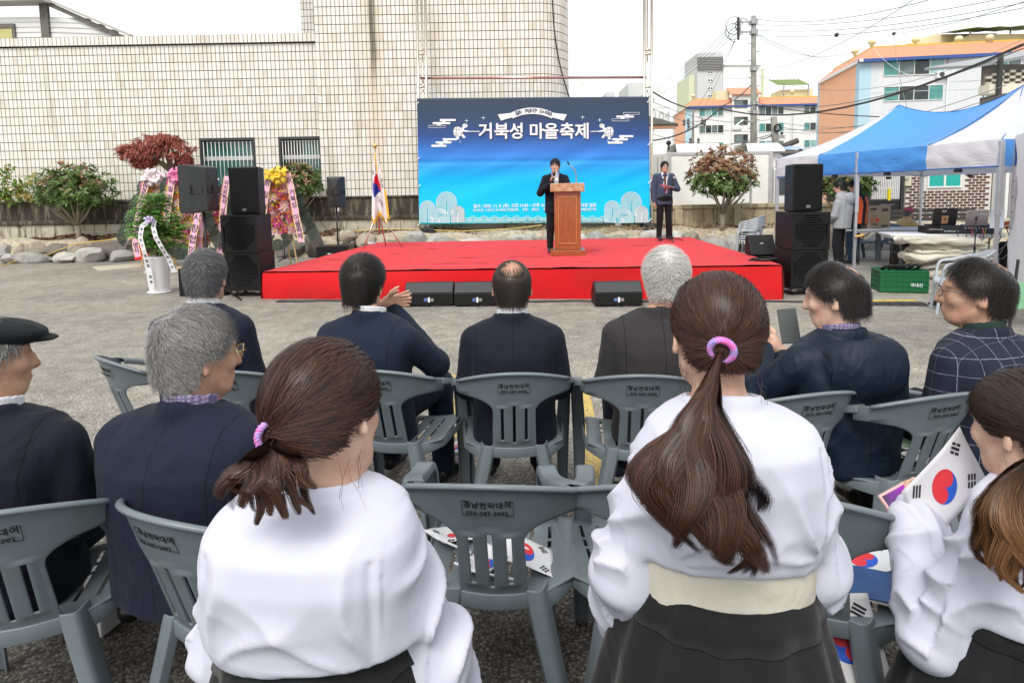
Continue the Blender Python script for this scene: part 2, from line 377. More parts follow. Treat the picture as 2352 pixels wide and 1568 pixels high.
# ---------------- boulders
def m_rock(name, a, b_, c_):
 m, nt, b = newmat(name); v = coord(nt); oi = nt.nodes.new('ShaderNodeObjectInfo')
 n = noise(nt, v, 4, 7, .65, .5); n2 = noise(nt, v, 40, 3, .6)
 c = mixc(nt, ramp(nt, n, [(.35, (0, 0, 0)), (.68, (1, 1, 1))]), a, b_)
 c = mixc(nt, ramp(nt, n2, [(.55, (0, 0, 0)), (.7, (.6, .6, .6))]), c, c_)
 hs = nt.nodes.new('ShaderNodeHueSaturation'); nt.links.new(c, hs.inputs['Color']); nt.links.new(mnode(nt, 'ADD', mnode(nt, 'MULTIPLY', oi.outputs['Random'], .5), .75), hs.inputs['Value'])
 nt.links.new(hs.outputs[0], b.inputs['Base Color']); b.inputs['Roughness'].default_value = .85; bump(nt, b, mnode(nt, 'ADD', n, mnode(nt, 'MULTIPLY', n2, .4)), .9, .03); return m
ROCK_G = m_rock('grey granite', (.42, .41, .38), (.25, .24, .22), (.60, .58, .54)); ROCK_B = m_rock('brown rock', (.36, .31, .24), (.20, .17, .13), (.48, .43, .34)); ROCK_D = m_rock('dark rock', (.17, .15, .13), (.10, .09, .08), (.28, .25, .21))
def boulder(c, s, m, label, seed):
 bm = bmesh.new(); bmesh.ops.create_icosphere(bm, subdivisions=3, radius=1)
 V = np.array([v.co[:] for v in bm.verts]); r = np.random.RandomState(seed)
 d = np.full(len(V), 1.25)
 for k in range(13):                              # chiselled by planes
  n = r.normal(size=3); n /= np.linalg.norm(n); t = r.uniform(.72, .98); q = V @ n
  d = np.minimum(d, np.where(q > .15, t / np.maximum(q, .15), 9))
 d = d + .06 * pnoise(V * 2.2 + seed) + .03 * pnoise(V * 6 + seed)
 W = V * d[:, None]; W = W / np.abs(W).max(0) * np.array(s) * .5
 for v, p in zip(bm.verts, W): v.co = p
 me = bpy.data.meshes.new('boulder'); bm.to_mesh(me); bm.free(); me.materials.append(m); me.shade_smooth(); me.set_sharp_from_angle(angle=R(38))
 o = link('boulder', me); o.location = c; o.rotation_euler = (0, 0, r.uniform(-.1, .1)); return tag(o, label, 'rock', 'stones edging the planting bed')
def rock(x0, x1, y0, y1, Y, m, label, dep=.55):
 a, b_ = at(x0, y1, Y), at(x1, y0, Y); h = max(b_.z - a.z, .15)
 boulder(((a.x + b_.x) / 2, Y + dep * .35, (a.z + b_.z) / 2 - .03), ((b_.x - a.x) * 1.16, dep * 1.15, h * 1.12 + .1), m, label, int(x0 * 7 + y0))
ORD = 'first second third fourth fifth sixth seventh eighth ninth tenth eleventh twelfth thirteenth fourteenth'.split()
G, B_, D_ = ROCK_G, ROCK_B, ROCK_D
for i, (x0, x1, y0, y1) in enumerate([(330, 400, 562, 600), (395, 450, 566, 602), (440, 505, 560, 600), (500, 560, 565, 598), (555, 640, 560, 602), (630, 700, 556, 596)]):
 rock(x0, x1, y0, y1, 16.45, D_ if i % 2 else B_, f'dark boulder behind the flower wreaths, {ORD[i]} from the potted plant', .5)
zz = lambda a: (a[0] * .2441, a[1] * .2441, 448 + a[2] * .2441, 448 + a[3] * .2441)
_O = 'first second third fourth fifth sixth seventh eighth ninth tenth eleventh twelfth thirteenth fourteenth'.split()
for i, (r_, m_, ad) in enumerate([((-40, 100, 470, 580), G, 'grey'), ((95, 235, 470, 578), B_, 'brownish'), ((220, 400, 452, 575), B_, 'tan flat-topped'), ((380, 630, 452, 610), D_, 'dark slanted'), ((612, 835, 410, 600), B_, 'tall rounded brown'), ((745, 1228, 433, 612), D_, 'large black slab-like'), ((1165, 1265, 402, 560), D_, 'dark upright'), ((1175, 1385, 528, 615), B_, 'low brown')]):
 rock(*zz(r_), 16.55, m_, f'{ad} boulder, {ORD[i]} from the left in the upper stone row')
for i, (r_, m_, ad) in enumerate([((-10, 88, 563, 642), G, 'small pale'), ((72, 448, 550, 655), G, 'long low pale'), ((452, 692, 545, 650), G, 'grey wedge-shaped'), ((672, 945, 508, 655), G, 'big pointed pale grey'), ((978, 1205, 532, 645), G, 'pointed grey')]):
 rock(*zz(r_), 16.05, m_, f'{ad} boulder, {ORD[i]} from the left in the lower stone row')
zb = lambda a: (689 + a[0] * .3662, 689 + a[1] * .3662, 488 + a[2] * .3662, 488 + a[3] * .3662)
for i, (r_, m_, ad) in enumerate([((20, 118, 100, 270), D_, 'tall dark'), ((210, 345, 116, 175), B_, 'flat brown'), ((300, 350, 160, 230), D_, 'small dark'), ((342, 465, 138, 235), B_, 'tan'), ((450, 660, 143, 235), B_, 'wide tan'), ((656, 798, 108, 225), G, 'rounded pale'), ((778, 978, 148, 225), G, 'grey'), ((985, 1172, 162, 225), G, 'flat grey'), ((1168, 1342, 160, 225), B_, 'low tan'), ((1335, 1482, 143, 220), G, 'grey'), ((1484, 1602, 148, 220), B_, 'small tan'), ((1735, 1818, 133, 215), G, 'small pale'), ((1808, 1932, 126, 215), G, 'pale'), ((1930, 2082, 138, 215), B_, 'brown')]):
 rock(*zb(r_), 16.2, m_, f'{ad} boulder behind the stage, {ORD[i]} along from the small amplifier', .5)
zc = lambda a: (1435.5 + a[0] * .3897, 1435.5 + a[1] * .3897, 344.5 + a[2] * .3897, 344.5 + a[3] * .3897)
for r_, m_, lab in [((100, 265, 480, 560), G, 'low pale boulder behind the man with the paper'), ((262, 362, 485, 560), G, 'pale boulder beside the thin microphone stand'), ((352, 472, 488, 575), B_, 'brown boulder below the round photinia tree'), ((462, 645, 515, 640), G, 'big grey rounded boulder right of the stage'), ((605, 690, 500, 620), G, 'grey boulder behind the stacked chairs'), ((690, 880, 490, 600), B_, 'brown boulder hidden by the stacked chairs'), ((1190, 1260, 465, 680), B_, 'tan boulder beside the man in the grey hoodie'), ((1390, 1660, 505, 660), G, 'wide pale boulder under the folding table')]:
 rock(*zc(r_), 15.7 if r_[0] > 1100 else 16.1, m_, lab, .6)
# ---------------- leaf litter and twigs
def litter(name, n, box, m, size, label):
 b = MB()
 for _ in range(n):
  x, y = rnd.uniform(box[0], box[1]), rnd.uniform(box[2], box[3]); u = min(max((y - 16.5) / 1.6, 0), 1); z = bed((x + 22) / 40, u)[2] + rnd.uniform(.0, .05)
  s = size * rnd.uniform(.6, 1.4); M = Matrix.Translation((x, y, z)) @ Matrix.Rotation(rnd.uniform(0, 6.3), 4, 'Z') @ Matrix.Rotation(rnd.uniform(-.9, .9), 4, 'X') @ Matrix.Rotation(rnd.uniform(-.6, .6), 4, 'Y')
  b.add([M @ Vector(p) for p in ((-s, 0, 0), (0, -s * .45, s * .15), (s, 0, 0), (0, s * .45, s * .15))], [(0, 1, 2), (0, 2, 3)])
 o = b.build(name, m, fixn=False); o['kind'] = 'stuff'; o['label'] = label; return o
LEAFB = mat('dry leaves', (.20, .10, .055), .8, .5, 9, island=.5)
litter('fallen_leaves', 2600, (-13.5, -5.0, 17.05, 17.6), LEAFB, .055, 'dry brown leaves lying along the foot of the concrete wall')
litter('fallen_leaves', 500, (-5.0, -1.0, 17.0, 17.6), LEAFB, .05, 'dry brown leaves behind the flag stand')
litter('fallen_leaves', 600, (3.2, 8.5, 16.9, 17.45), LEAFB, .05, 'dry brown leaves along the tan wall')
b = MB()
for _ in range(330):
 x, y = rnd.choice([rnd.uniform(.2, 3.6), rnd.uniform(1.2, 6)]), rnd.uniform(16.7, 17.4); z = bed((x + 22) / 40, (y - 16.5) / 1.6)[2]
 a = rnd.uniform(0, 6.3); l = rnd.uniform(.1, .32); e = rnd.uniform(-.02, .5) * l
 b.tube([(x, y, z), (x + l * .5 * math.cos(a), y + l * .3 * math.sin(a), z + e + .03), (x + l * math.cos(a), y + l * .5 * math.sin(a), z + e)], .006, 4)
o = b.build('dry_twigs', mat('dry twigs', (.42, .33, .18), .8, .4)); o['kind'] = 'stuff'; o['label'] = 'pale dry twigs strewn on the soil below the banner'
# ---------------- tiled building
def m_tile():
 m, nt, b = newmat('cream wall tile'); g = nt.nodes.new('ShaderNodeNewGeometry'); oi = nt.nodes.new('ShaderNodeObjectInfo')
 r = mnode(nt, 'FRACT', mnode(nt, 'ADD', g.outputs['Random Per Island'], mnode(nt, 'MULTIPLY', oi.outputs['Random'], 7.31)))
 w_ = nt.nodes.new('ShaderNodeTexCoord'); vec = g.outputs['Position']
 c = ramp(nt, r, [(0, (.66, .63, .55)), (.25, (.74, .72, .65)), (.5, (.69, .67, .61)), (.72, (.78, .76, .70)), (.9, (.63, .58, .48)), (1, (.74, .71, .63))])
 mp = nt.nodes.new('ShaderNodeMapping'); mp.inputs['Scale'].default_value = (2.6, 1, .16); nt.links.new(vec, mp.inputs[0])
 s = noise(nt, mp.outputs[0], 1.1, 6, .68, .3)
 c = mixc(nt, ramp(nt, s, [(.56, (0, 0, 0)), (.74, (.55, .55, .55))]), c, (.30, .24, .13))
 # one long rust and soot streak down the tower below a roof outlet
 sx = nt.nodes.new('ShaderNodeSeparateXYZ'); nt.links.new(vec, sx.inputs[0])
 dx = mnode(nt, 'ABSOLUTE', mnode(nt, 'SUBTRACT', mnode(nt, 'ADD', sx.outputs['X'], mnode(nt, 'MULTIPLY', noise(nt, mp.outputs[0], 3, 4), .22)), STREAK_X + .11))
 core = ramp(nt, mnode(nt, 'MULTIPLY', dx, 2.2, True), [(.0, (1, 1, 1)), (.3, (0, 0, 0))])
 top = ramp(nt, mnode(nt, 'DIVIDE', mnode(nt, 'SUBTRACT', sx.outputs['Z'], 4.6), 2.0, True), [(.0, (.0, .0, .0)), (.3, (.6, .6, .6)), (.6, (1, 1, 1))])
 halo = ramp(nt, mnode(nt, 'MULTIPLY', dx, 1.0, True), [(.0, (.5, .5, .5)), (.38, (0, 0, 0))])
 c = mixc(nt, halo, c, (.58, .46, .27))
 c = mixc(nt, mnode(nt, 'MULTIPLY', mnode(nt, 'MULTIPLY', core, top), .93), c, (.05, .035, .028))
 nt.links.new(c, b.inputs['Base Color']); b.inputs['Roughness'].default_value = .42
 bump(nt, b, noise(nt, vec, 14, 3), .12, .01); return m
STREAK_X = at(855, 60, 18.0).x
TILE = m_tile(); GROUT = mat('sooty grout', (.035, .033, .026), .9, .4, 2, tint=(.12, .11, .08))
TW, TH_ = .1226, .246
bld = thing('tiled_building', 'cream tiled public building with a tall round-cornered tower block', 'building', (0, 0, 0))
tile_me = MB().add([(0, 0, 0), (1, 0, 0), (1, 0, 1), (0, 0, 1), (.04, -1, .02), (.96, -1, .02), (.96, -1, .98), (.04, -1, .98)], [(0, 1, 5, 4), (1, 2, 6, 5), (2, 3, 7, 6), (3, 0, 4, 7), (4, 5, 6, 7)]).mesh('tile', TILE)
singles = []
def tiles(mb, P0, P1, z0, z1, holes=(), tw=TW, th=TH_, single=None, jx=.013, jz=.015, top_cap=False):
 """lay tiles on the vertical plane from P0 to P1 (xy), looking out to -Y side"""
 P0 = Vector((*P0, 0)); P1 = Vector((*P1, 0)); L = (P1 - P0).length; u = (P1 - P0) / L; n = Vector((u.y, -u.x, 0))
 nx = int(L / tw); nz = int((z1 - z0) / th + .5)
 for j in range(nz):
  for i in range(nx + 1):
   a0, a1 = i * tw + jx / 2, min((i + 1) * tw, L) - jx / 2
   if a1 - a0 < .03: continue
   b0, b1 = z1 - (j + 1) * th + jz / 2, z1 - j * th - jz / 2
   if any((a0 + a1) / 2 > h[0] and (a0 + a1) / 2 < h[1] and (b0 + b1) / 2 > h[2] and (b0 + b1) / 2 < h[3] for h in holes): continue
   o_ = P0 + u * a0 + Vector((0, 0, b0)); w_, h_ = a1 - a0, b1 - b0; pr = .007 + rnd.uniform(0, .0025)
   if single and single(a0, b0) and len(singles) < 300:
    t = link('tile', tile_me, bld); t.matrix_local = Matrix(((u.x * w_, -n.x * pr, 0, o_.x), (u.y * w_, -n.y * pr, 0, o_.y), (0, 0, h_, o_.z), (0, 0, 0, 1))); singles.append(t); continue
   pts = [o_ + u * (w_ * a) - n * (-pr * q) + Vector((0, 0, h_ * c)) for a, q, c in ((0, 0, 0), (1, 0, 0), (1, 0, 1), (0, 0, 1), (.04, 1, .02), (.96, 1, .02), (.96, 1, .98), (.04, 1, .98))]
   mb.add(pts, [(0, 1, 5, 4), (1, 2, 6, 5), (2, 3, 7, 6), (3, 0, 4, 7), (4, 5, 6, 7)])
YW, YT = 18.2, 18.0
ztop = at(350, 84, YW).z; xl, xr = -22.0, at(731, 250, YT).x
zwall = zt
win = [(at(439, 0, YW).x, at(562, 0, YW).x, at(500, 450, YW).z, at(500, 319, YW).z), (at(621, 0, YW).x, at(737, 0, YW).x, at(680, 441, YW).z, at(680, 316, YW).z)]
_sn = lambda v, o, t: o + round((v - o) / t) * t
win = [(_sn(a, xl, TW), min(_sn(b_, xl, TW), xr - .02), _sn(c, ztop - .26, TH_), _sn(d, ztop - .26, TH_)) for a, b_, c, d in win]
holes = [(a - xl, b_ - xl, c, d) for a, b_, c, d in win]
mb = MB()
tiles(mb, (xl, YW), (xr, YW), zwall - .3, ztop - .26, holes)
tiles(mb, (xl, YW - .07), (xr, YW - .07), ztop - .24, ztop)          # parapet course stands proud
xt1 = at(1232, 100, YT).x; rc = 1.0
tiles(mb, (xr, YT), (xt1, YT), zwall - .3, 11.2, (), single=lambda a, z: a < 3.0 and z > 2.2 and z < 7.4 and not (STREAK_X - xr - .3 < a < STREAK_X - xr + .3))
NA = 14
for k in range(NA):
 a0, a1 = math.pi / 2 * k / NA, math.pi / 2 * (k + 1) / NA
 p = lambda a: (xt1 + rc * math.sin(a), YT + rc - rc * math.cos(a))
 tiles(mb, p(a0), p(a1), zwall - .3, 11.2)
tiles(mb, (xt1 + rc, YT + rc), (xt1 + rc, YT + 9), zwall - .3, 11.2)
YS = 24.0; xs0 = at(691, 40, YS).x
tiles(mb, (xs0, YS), (xs0 + 2.2, YS), 6.0, 12.2)
for a, b_, c, d in win:                                             # tiled reveals are plain
 pass
o = mb.build('tiles', TILE, bld, fixn=False); o['kind'] = 'stuff'
g = MB()
x = xl
for a, b_, c, d in win:
 g.box(x, a, YW + .001, YW + .35, zwall - .4, ztop - .24); g.box(a, b_, YW + .001, YW + .35, zwall - .4, c); g.box(a, b_, YW + .001, YW + .35, d, ztop - .24); x = b_
g.box(x, xr - .002, YW + .001, YW + .35, zwall - .4, ztop - .24); g.box(xl, xr - .002, YW - .069, YW + .36, ztop - .238, ztop - .002)
g.box(xl, xr - .002, YW + .36, YW + 5.4, zwall - .4, ztop - .4)
g.build('masonry', GROUT, bld)
pts = [(xr + .002, YT + .001, 0), (xt1, YT + .001, 0)] + [(xt1 + (rc - .001) * math.sin(math.pi / 2 * k / NA), YT + rc - (rc - .001) * math.cos(math.pi / 2 * k / NA), 0) for k in range(1, NA + 1)] + [(xt1 + rc - .001, YT + 9, 0), (xr + .002, YT + 9, 0)]
MB().prism([Vector((p[0], p[1], zwall - .4)) for p in pts], (0, 0, 13 - zwall)).build('tower_block', GROUT, bld)
MB().box(xs0 + .002, xr + 1.5, YS + .001, YS + 5, 5.0, 12.5).build('rear_block', GROUT, bld)
GLT = mat('teal curtain glass', (.045, .17, .15), .12, .5, 3, coat=.4); GLD = mat('dark glass', (.015, .02, .02), .08, .3, 3, coat=.4)
WFR = mat('white aluminium', (.62, .62, .60), .4, .1, metal=.2); DFR = mat('dark bronze frame', (.03, .03, .028), .5, .1)
for i, (a, b_, c, d) in enumerate(win):
 wd = MB(); t = .05
 wd.box(a - .02, b_ + .02, YW - .03, YW + .18, d - .05, d + .03).box(a - .02, a + t, YW - .03, YW + .18, c, d - .051).box(b_ - t, b_ + .02, YW - .03, YW + .18, c, d - .051)
 wd = wd.build('window', DFR, bld)
 MB().box(a + t, b_ - t, YW + .11, YW + .15, d - .62, d - .50).build('transom', WFR, wd, bev=.006)
 for k in range(2):
  xa = a + t + (b_ - a - 2 * t) * k / 2; xb = xa + (b_ - a - 2 * t) / 2
  MB().box(xa, xb, YW + .14, YW + .16, c, d - .05).build('pane', GLD if (i == 1 and k == 0) else GLT, wd)
  f_ = lambda u, v, xa=xa, xb=xb: (xa + .03 + (xb - xa - .06) * u, YW + .19 + .02 * math.sin(u * 40), c + (d - c - .1) * v)
 n = 13
 for k in range(n):
  xk = a + .1 + (b_ - a - .2) * k / (n - 1)
  MB().tube([(xk, YW - .02, c), (xk, YW - .02, d - .12)], .012, 6).sphere((xk, YW - .02, d - .11), .024, 8).build('bar', WFR, wd, smooth=True)
 for zz_ in (c + .35,): MB().tube([(a, YW - .005, zz_), (b_, YW - .005, zz_)], .008, 5).build('bar_rail', WFR, wd)
# black cable hanging down the tower
p0, p1 = at(1268, -20, YT - .12), at(1308, 226, YT + .3)
tag(MB().tube([p0.lerp(p1, t) + Vector((-.12 * math.sin(math.pi * t), 0, -.1 * math.sin(math.pi * t))) for t in [i / 10 for i in range(11)]], .022, 6).build('cable', mat('black rubber', (.012, .012, .013), .5, .1)), 'thick black cable slanting down the tower wall', 'cable')
# ---------------- white clapboard house beyond the wall
h = thing('clapboard_house', 'white clapboard house with grey corner board behind the tiled wall', 'house')
CLAP = mat('white clapboard', (.70, .70, .67), .6, .2, 2, tint=(.5, .49, .44)); TRIM = mat('weathered grey trim', (.17, .16, .14), .8, .4, 8)
Yh = 24.0; xc = at(104, 50, Yh).x; zr0 = at(104, 10, Yh).z
zb0 = 4.5; xg1 = at(285, 84, Yh + .6).x
for k in range(22):
 z = zb0 + k * .19
 if z > zr0: break
 MB().add([(xc - 9, Yh, z), (xc, Yh, z), (xc, Yh, z + .185), (xc - 9, Yh, z + .185), (xc - 9, Yh - .03, z), (xc, Yh - .03, z)], [(4, 5, 2, 3), (0, 1, 5, 4)]).build('board', CLAP, h, fixn=False)
 f_ = max(0.02, min(1, (zr0 - z) / (zr0 - at(285, 84, Yh + .6).z + .01)))
 MB().add([(xc, Yh + .002, z), (xc + (xg1 - xc) * f_, Yh + .6 * f_, z), (xc + (xg1 - xc) * f_, Yh + .6 * f_, z + .185), (xc, Yh + .002, z + .185), (xc + .0, Yh - .03, z), (xc + (xg1 - xc) * f_, Yh + .6 * f_ - .03, z)], [(4, 5, 2, 3), (0, 1, 5, 4)]).build('board', CLAP, h, fixn=False)
MB().box(xc - .15, xc + .16, Yh - .07, Yh + .06, zb0, zr0).build('corner_board', TRIM, h, bev=.01)
e0, e1 = at(90, -5, Yh - .1), at(292, 86, Yh + .5)
MB().prism([e0, e1, e1 + Vector((0, 0, -.17)), e0 + Vector((0, 0, -.17))], (0, .15, 0)).build('fascia', TRIM, h)
MB().prism([e0 + Vector((0, -.05, .004)), e1 + Vector((.15, -.05, .004)), e1 + Vector((.15, -.05, .1)), e0 + Vector((0, -.05, .1))], (0, 3, 0)).build('roof', mat('pale roof edge', (.5, .48, .42), .7), h)
MB().box(xc - 9, xc + .3, Yh - .5, Yh + .2, zr0 + .002, zr0 + .12).build('eave', CLAP, h)
wd = MB().box(at(-60, 0, Yh).x, at(31, 0, Yh).x, Yh - .08, Yh + .02, at(20, 56, Yh).z - .16, at(20, 56, Yh).z).box(at(24, 0, Yh).x, at(31, 0, Yh).x, Yh - .08, Yh + .02, 4.5, at(20, 56, Yh).z - .162).build('window', TRIM, h)
MB().box(at(-60, 0, Yh).x, at(24, 0, Yh).x, Yh - .05, Yh - .02, 4.5, at(20, 56, Yh).z - .16).build('pane', mat('amber blind', (.55, .50, .2), .3), wd)
# ================================================================ buildings, poles and wires beyond the lot
def on_plane(px, py, P0, n):
 d = ray(px, py); t = (Vector(P0) - Vector((0, 0, CAM_H))).dot(n) / d.dot(n); return Vector((0, 0, CAM_H)) + d * t
def z3(x, y): return (1435.5 + .3897 * x, .3897 * y)
class Facade:
 """a vertical wall through ground points A and B, seen from the camera side"""
 def __init__(s, A, B, parent):
  s.A = Vector((*A, 0)); s.u = (Vector((*B, 0)) - s.A).normalized(); s.n = Vector((s.u.y, -s.u.x, 0)); s.p = parent
  if s.n.y > 0: s.n = -s.n
 def loc(s, px, py):
  q = on_plane(px, py, s.A, s.n); return (q - s.A).dot(s.u), q.z
 def P(s, a, z, o=0): return s.A + s.u * a + Vector((0, 0, z)) + s.n * o
 def slab(s, mb, a0, a1, z0, z1, o0, o1, mi=0):
  p = [s.P(a, z, o) for a in (a0, a1) for o in (o0, o1) for z in (z0, z1)]
  mb.add(p, [(0, 1, 3, 2), (4, 6, 7, 5), (0, 4, 5, 1), (2, 3, 7, 6), (0, 2, 6, 4), (1, 5, 7, 3)], mi); return mb
 def window(s, x0, y0, x1, y1, splits, panes, frame, fw=.06, conv=z3, rev=.0):
  a0, z1 = s.loc(*conv(x0, y0)); a1, z0 = s.loc(*conv(x1, y1))
  if z0 > z1 - .2: z0 = z1 - .2
  mb = MB()
  s.slab(mb, a0, a1, z1 - fw, z1, -.02, .08); s.slab(mb, a0, a1, z0, z0 + fw, -.02, .08)
  cs = [a0 + (a1 - a0) * t for t in splits]
  for c in cs: s.slab(mb, c - fw / 2, c + fw / 2, z0 + fw + .001, z1 - fw - .001, -.02, .07)
  wd = mb.build('window', frame, s.p)
  for i, (c, d) in enumerate(zip(cs, cs[1:])):
   q = MB(); s.slab(q, c + fw / 2 + .001, d - fw / 2 - .001, z0 + fw, z1 - fw, -.03, .015 + .01 * (i % 2)); q.build('pane', panes[i % len(panes)], wd)
  return wd
def m_wall(name, col, dirt=.25, lines=None):
 m, nt, b = newmat(name); v = coord(nt); st = coord(nt, 'Object', (.5, .5, .06))
 c = mixc(nt, mnode(nt, 'MULTIPLY', ramp(nt, noise(nt, st, 2, 6, .7), [(.4, (0, 0, 0)), (.75, (1, 1, 1))]), dirt), col, tuple(x * .55 for x in col))
 c = mixc(nt, mnode(nt, 'MULTIPLY', noise(nt, v, .8, 5), .18), c, tuple(x * .75 for x in col))
 nt.links.new(c, b.inputs['Base Color']); b.inputs['Roughness'].default_value = .85; bump(nt, b, noise(nt, v, 12, 4), .25, .02); return m
def m_roof(name, col):
 m, nt, b = newmat(name); v = coord(nt); wv = nt.nodes.new('ShaderNodeTexWave'); wv.bands_direction = 'X'; wv.inputs['Scale'].default_value = 1.05; nt.links.new(v, wv.inputs['Vector'])
 wz = nt.nodes.new('ShaderNodeTexWave'); wz.bands_direction = 'Z'; wz.wave_profile = 'SAW'; wz.inputs['Scale'].default_value = 1.0; nt.links.new(v, wz.inputs['Vector'])
 h = mnode(nt, 'ADD', wv.outputs['Fac'], wz.outputs['Fac'])
 c = mixc(nt, ramp(nt, wz.outputs['Fac'], [(.0, (.0, .0, .0)), (.85, (0, 0, 0)), (1, (.55, .55, .55))]), col, tuple(x * .5 for x in col))
 c = mixc(nt, mnode(nt, 'MULTIPLY', noise(nt, v, 1.5, 4), .25), c, tuple(x * .7 for x in col))
 nt.links.new(c, b.inputs['Base Color']); b.inputs['Roughness'].default_value = .6; bump(nt, b, h, .6, .08); return m
W_GREY = m_wall('grey apartment paint', (.64, .65, .67)); W_WHITE = m_wall('off white apartment paint', (.74, .74, .72)); W_ORANGE = m_wall('orange gable paint', (.86, .46, .28), .15)
W_BLUE = m_wall('pale blue paint', (.42, .60, .68), .1); ROOF_O = m_roof('orange roof tile', (.66, .28, .16)); EAVE_B = mat('blue fascia', (.03, .09, .30), .5)
YEL = mat('yellow ridge', (.62, .42, .04), .6); CREAM = m_wall('cream penthouse paint', (.68, .62, .42), .3); GRN = mat('green corrugated roof', (.16, .24, .06), .6, .3, 2)
G1 = mat('apartment glass teal', (.10, .32, .30), .15, .4, 1.5); G2 = mat('apartment glass dark', (.035, .05, .05), .1, .4, 1.5); G3 = mat('apartment glass grey', (.16, .22, .21), .15, .5, 1.5)
G4 = mat('apartment glass pale', (.30, .50, .50), .2, .4, 1.5); UPVC = mat('white window frame', (.72, .72, .70), .5, .1); STEEL = mat('galvanised steel', (.46, .46, .46), .35, .3, 3, metal=.7)
def shelter(parent, A, B, dep, z, hz, m=GRN):
 u = Vector((*B, 0)) - Vector((*A, 0)); A = Vector((*A, 0))
 n = Vector((-u.y, u.x, 0)).normalized() * dep
 for k in range(9):
  t0, t1 = k / 9, (k + 1) / 9
  MB().add([A + u * t0 + Vector((0, 0, z)), A + u * t1 + Vector((0, 0, z)), A + u * t1 + n + Vector((0, 0, z + hz)), A + u * t0 + n + Vector((0, 0, z + hz)), A + u * (t0 + t1) / 2 + Vector((0, 0, z + .09)), A + u * (t0 + t1) / 2 + n + Vector((0, 0, z + hz + .09))], [(0, 4, 5, 3), (4, 1, 2, 5)]).build('roof_sheet', m, parent, solid=.03)
def vent(parent, p):
 MB().lathe([(.14, 0), (.14, .3), (.3, .36), (.36, .55), (.28, .74), (.06, .82)], p, 12).build('roof_vent', CREAM, parent, smooth=True)
def ac_unit(parent, fa, x0, y0, x1, y1, conv=z3):
 a0, z1 = fa.loc(*conv(x0, y0)); a1, z0 = fa.loc(*conv(x1, y1))
 o = fa.slab(MB(), a0, a1, z0, z1, .05, .4).build('air_conditioner', UPVC, parent, bev=.03)
 c = fa.P(a0 + (a1 - a0) * .42, (z0 + z1) / 2, .41); r = (z1 - z0) * .38
 ring = MB().add([c + fa.u * r * math.cos(t) + Vector((0, 0, r * math.sin(t))) for t in [i * math.pi / 10 for i in range(20)]], [tuple(range(20))]); ring.build('fan', G2, o, fixn=False)
# ---- the near apartment block
ap = thing('apartment_block', 'long grey apartment block with orange gable and orange tiled roof', 'building')
A, Bq, L_ = (at(1983, 138, 58).x, 58), (at(1983, 138, 58).x + 29, 58 - 4.3), (at(1889.5, 187, 69).x, 69)
fr = Facade(A, Bq, ap); ga = Facade(L_, A, ap); ze = at(1983, 138, 58).z
fr.slab(MB(), 0, 29, 0, ze, -11, 0).build('wall', W_GREY, ap)
Lg = (Vector((*A, 0)) - Vector((*L_, 0))).length
ga.slab(MB(), .002, Lg - .9, 0, ze - .002, -.3, .02).build('gable', W_ORANGE, ap)
ga.slab(MB(), Lg - .898, Lg + .02, 0, ze - .002, -.3, .03).build('corner_band', W_BLUE, ap); ga.slab(MB(), -.6, 0, 0, ze - .002, -.3, .03).build('corner_band', W_BLUE, ap)
fr.slab(MB(), -.03, .7, 0, ze - .002, -.1, .03).build('corner_band', W_BLUE, ap)
for k in range(1, 5): fr.slab(MB(), .72, 29, ze - .3 - k * 2.75, ze - .26 - k * 2.75, 0, .025).build('floor_band', W_GREY, ap)
def mansard(parent, P, zb, hgt, back, m, eave=.55, blue=True):
 """P: three ground points left-back, corner, right; tiled slopes above the eaves"""
 a, c, r = [Vector((*p, 0)) for p in P]
 u1 = (c - a).normalized(); u2 = (r - c).normalized(); n1 = Vector((u1.y, -u1.x, 0)); n2 = Vector((u2.y, -u2.x, 0))
 if n2.y > 0: n2 = -n2
 if n1.x > 0: n1 = -n1
 z0 = Vector((0, 0, zb)); z1 = Vector((0, 0, zb + hgt))
 e = [a + n1 * eave, c + (n1 + n2) * eave, r + n2 * eave]; t = [a - n1 * back, c - (n1 + n2) * back, r - n2 * back]
 MB().quad(e[1] + z0, e[2] + z0, t[2] + z1, t[1] + z1).build('roof', m, parent, fixn=False); MB().quad(e[0] + z0, e[1] + z0, t[1] + z1, t[0] + z1).build('roof', m, parent, fixn=False)
 lo = Vector((0, 0, -.28)); hi = Vector((0, 0, -.004))
 if blue: MB().prism([e[1] + z0 + lo, e[2] + z0 + lo, e[2] + z0 + hi, e[1] + z0 + hi], -n2 * .35).build('fascia', EAVE_B, parent)
 MB().prism([e[0] + z0 + lo, e[1] + z0 + lo, e[1] + z0 + hi, e[0] + z0 + hi], -n1 * .35).build('fascia', UPVC, parent)
 MB().prism([t[1] + z1, t[2] + z1, t[2] - n2 * 6 + z1, t[0] - n2 * .5 + z1], (0, 0, .12)).build('ridge', YEL, parent)
 return t
zr = at(2000, 110, 59).z
tp = mansard(ap, (L_, A, Bq), ze, zr - ze, 1.2, ROOF_O)
FOUR = [0, .26, .51, .76, 1]
fr.window(1525, 345, 1880, 437, FOUR, [G1, G3, G2, G4], UPVC); fr.window(1525, 512, 1872, 588, FOUR, [G1, G2, G2, G1], UPVC); fr.window(1520, 668, 1870, 745, FOUR, [G2, G3, G1, G2], UPVC)
fr.window(2110, 332, 2330, 416, [0, .33, .66, 1], [G3, G1, G3], UPVC); fr.window(2105, 500, 2320, 572, [0, .33, .66, 1], [G1, G4, G1], UPVC)
ac_unit(ap, fr, 1828, 426, 1893, 462)
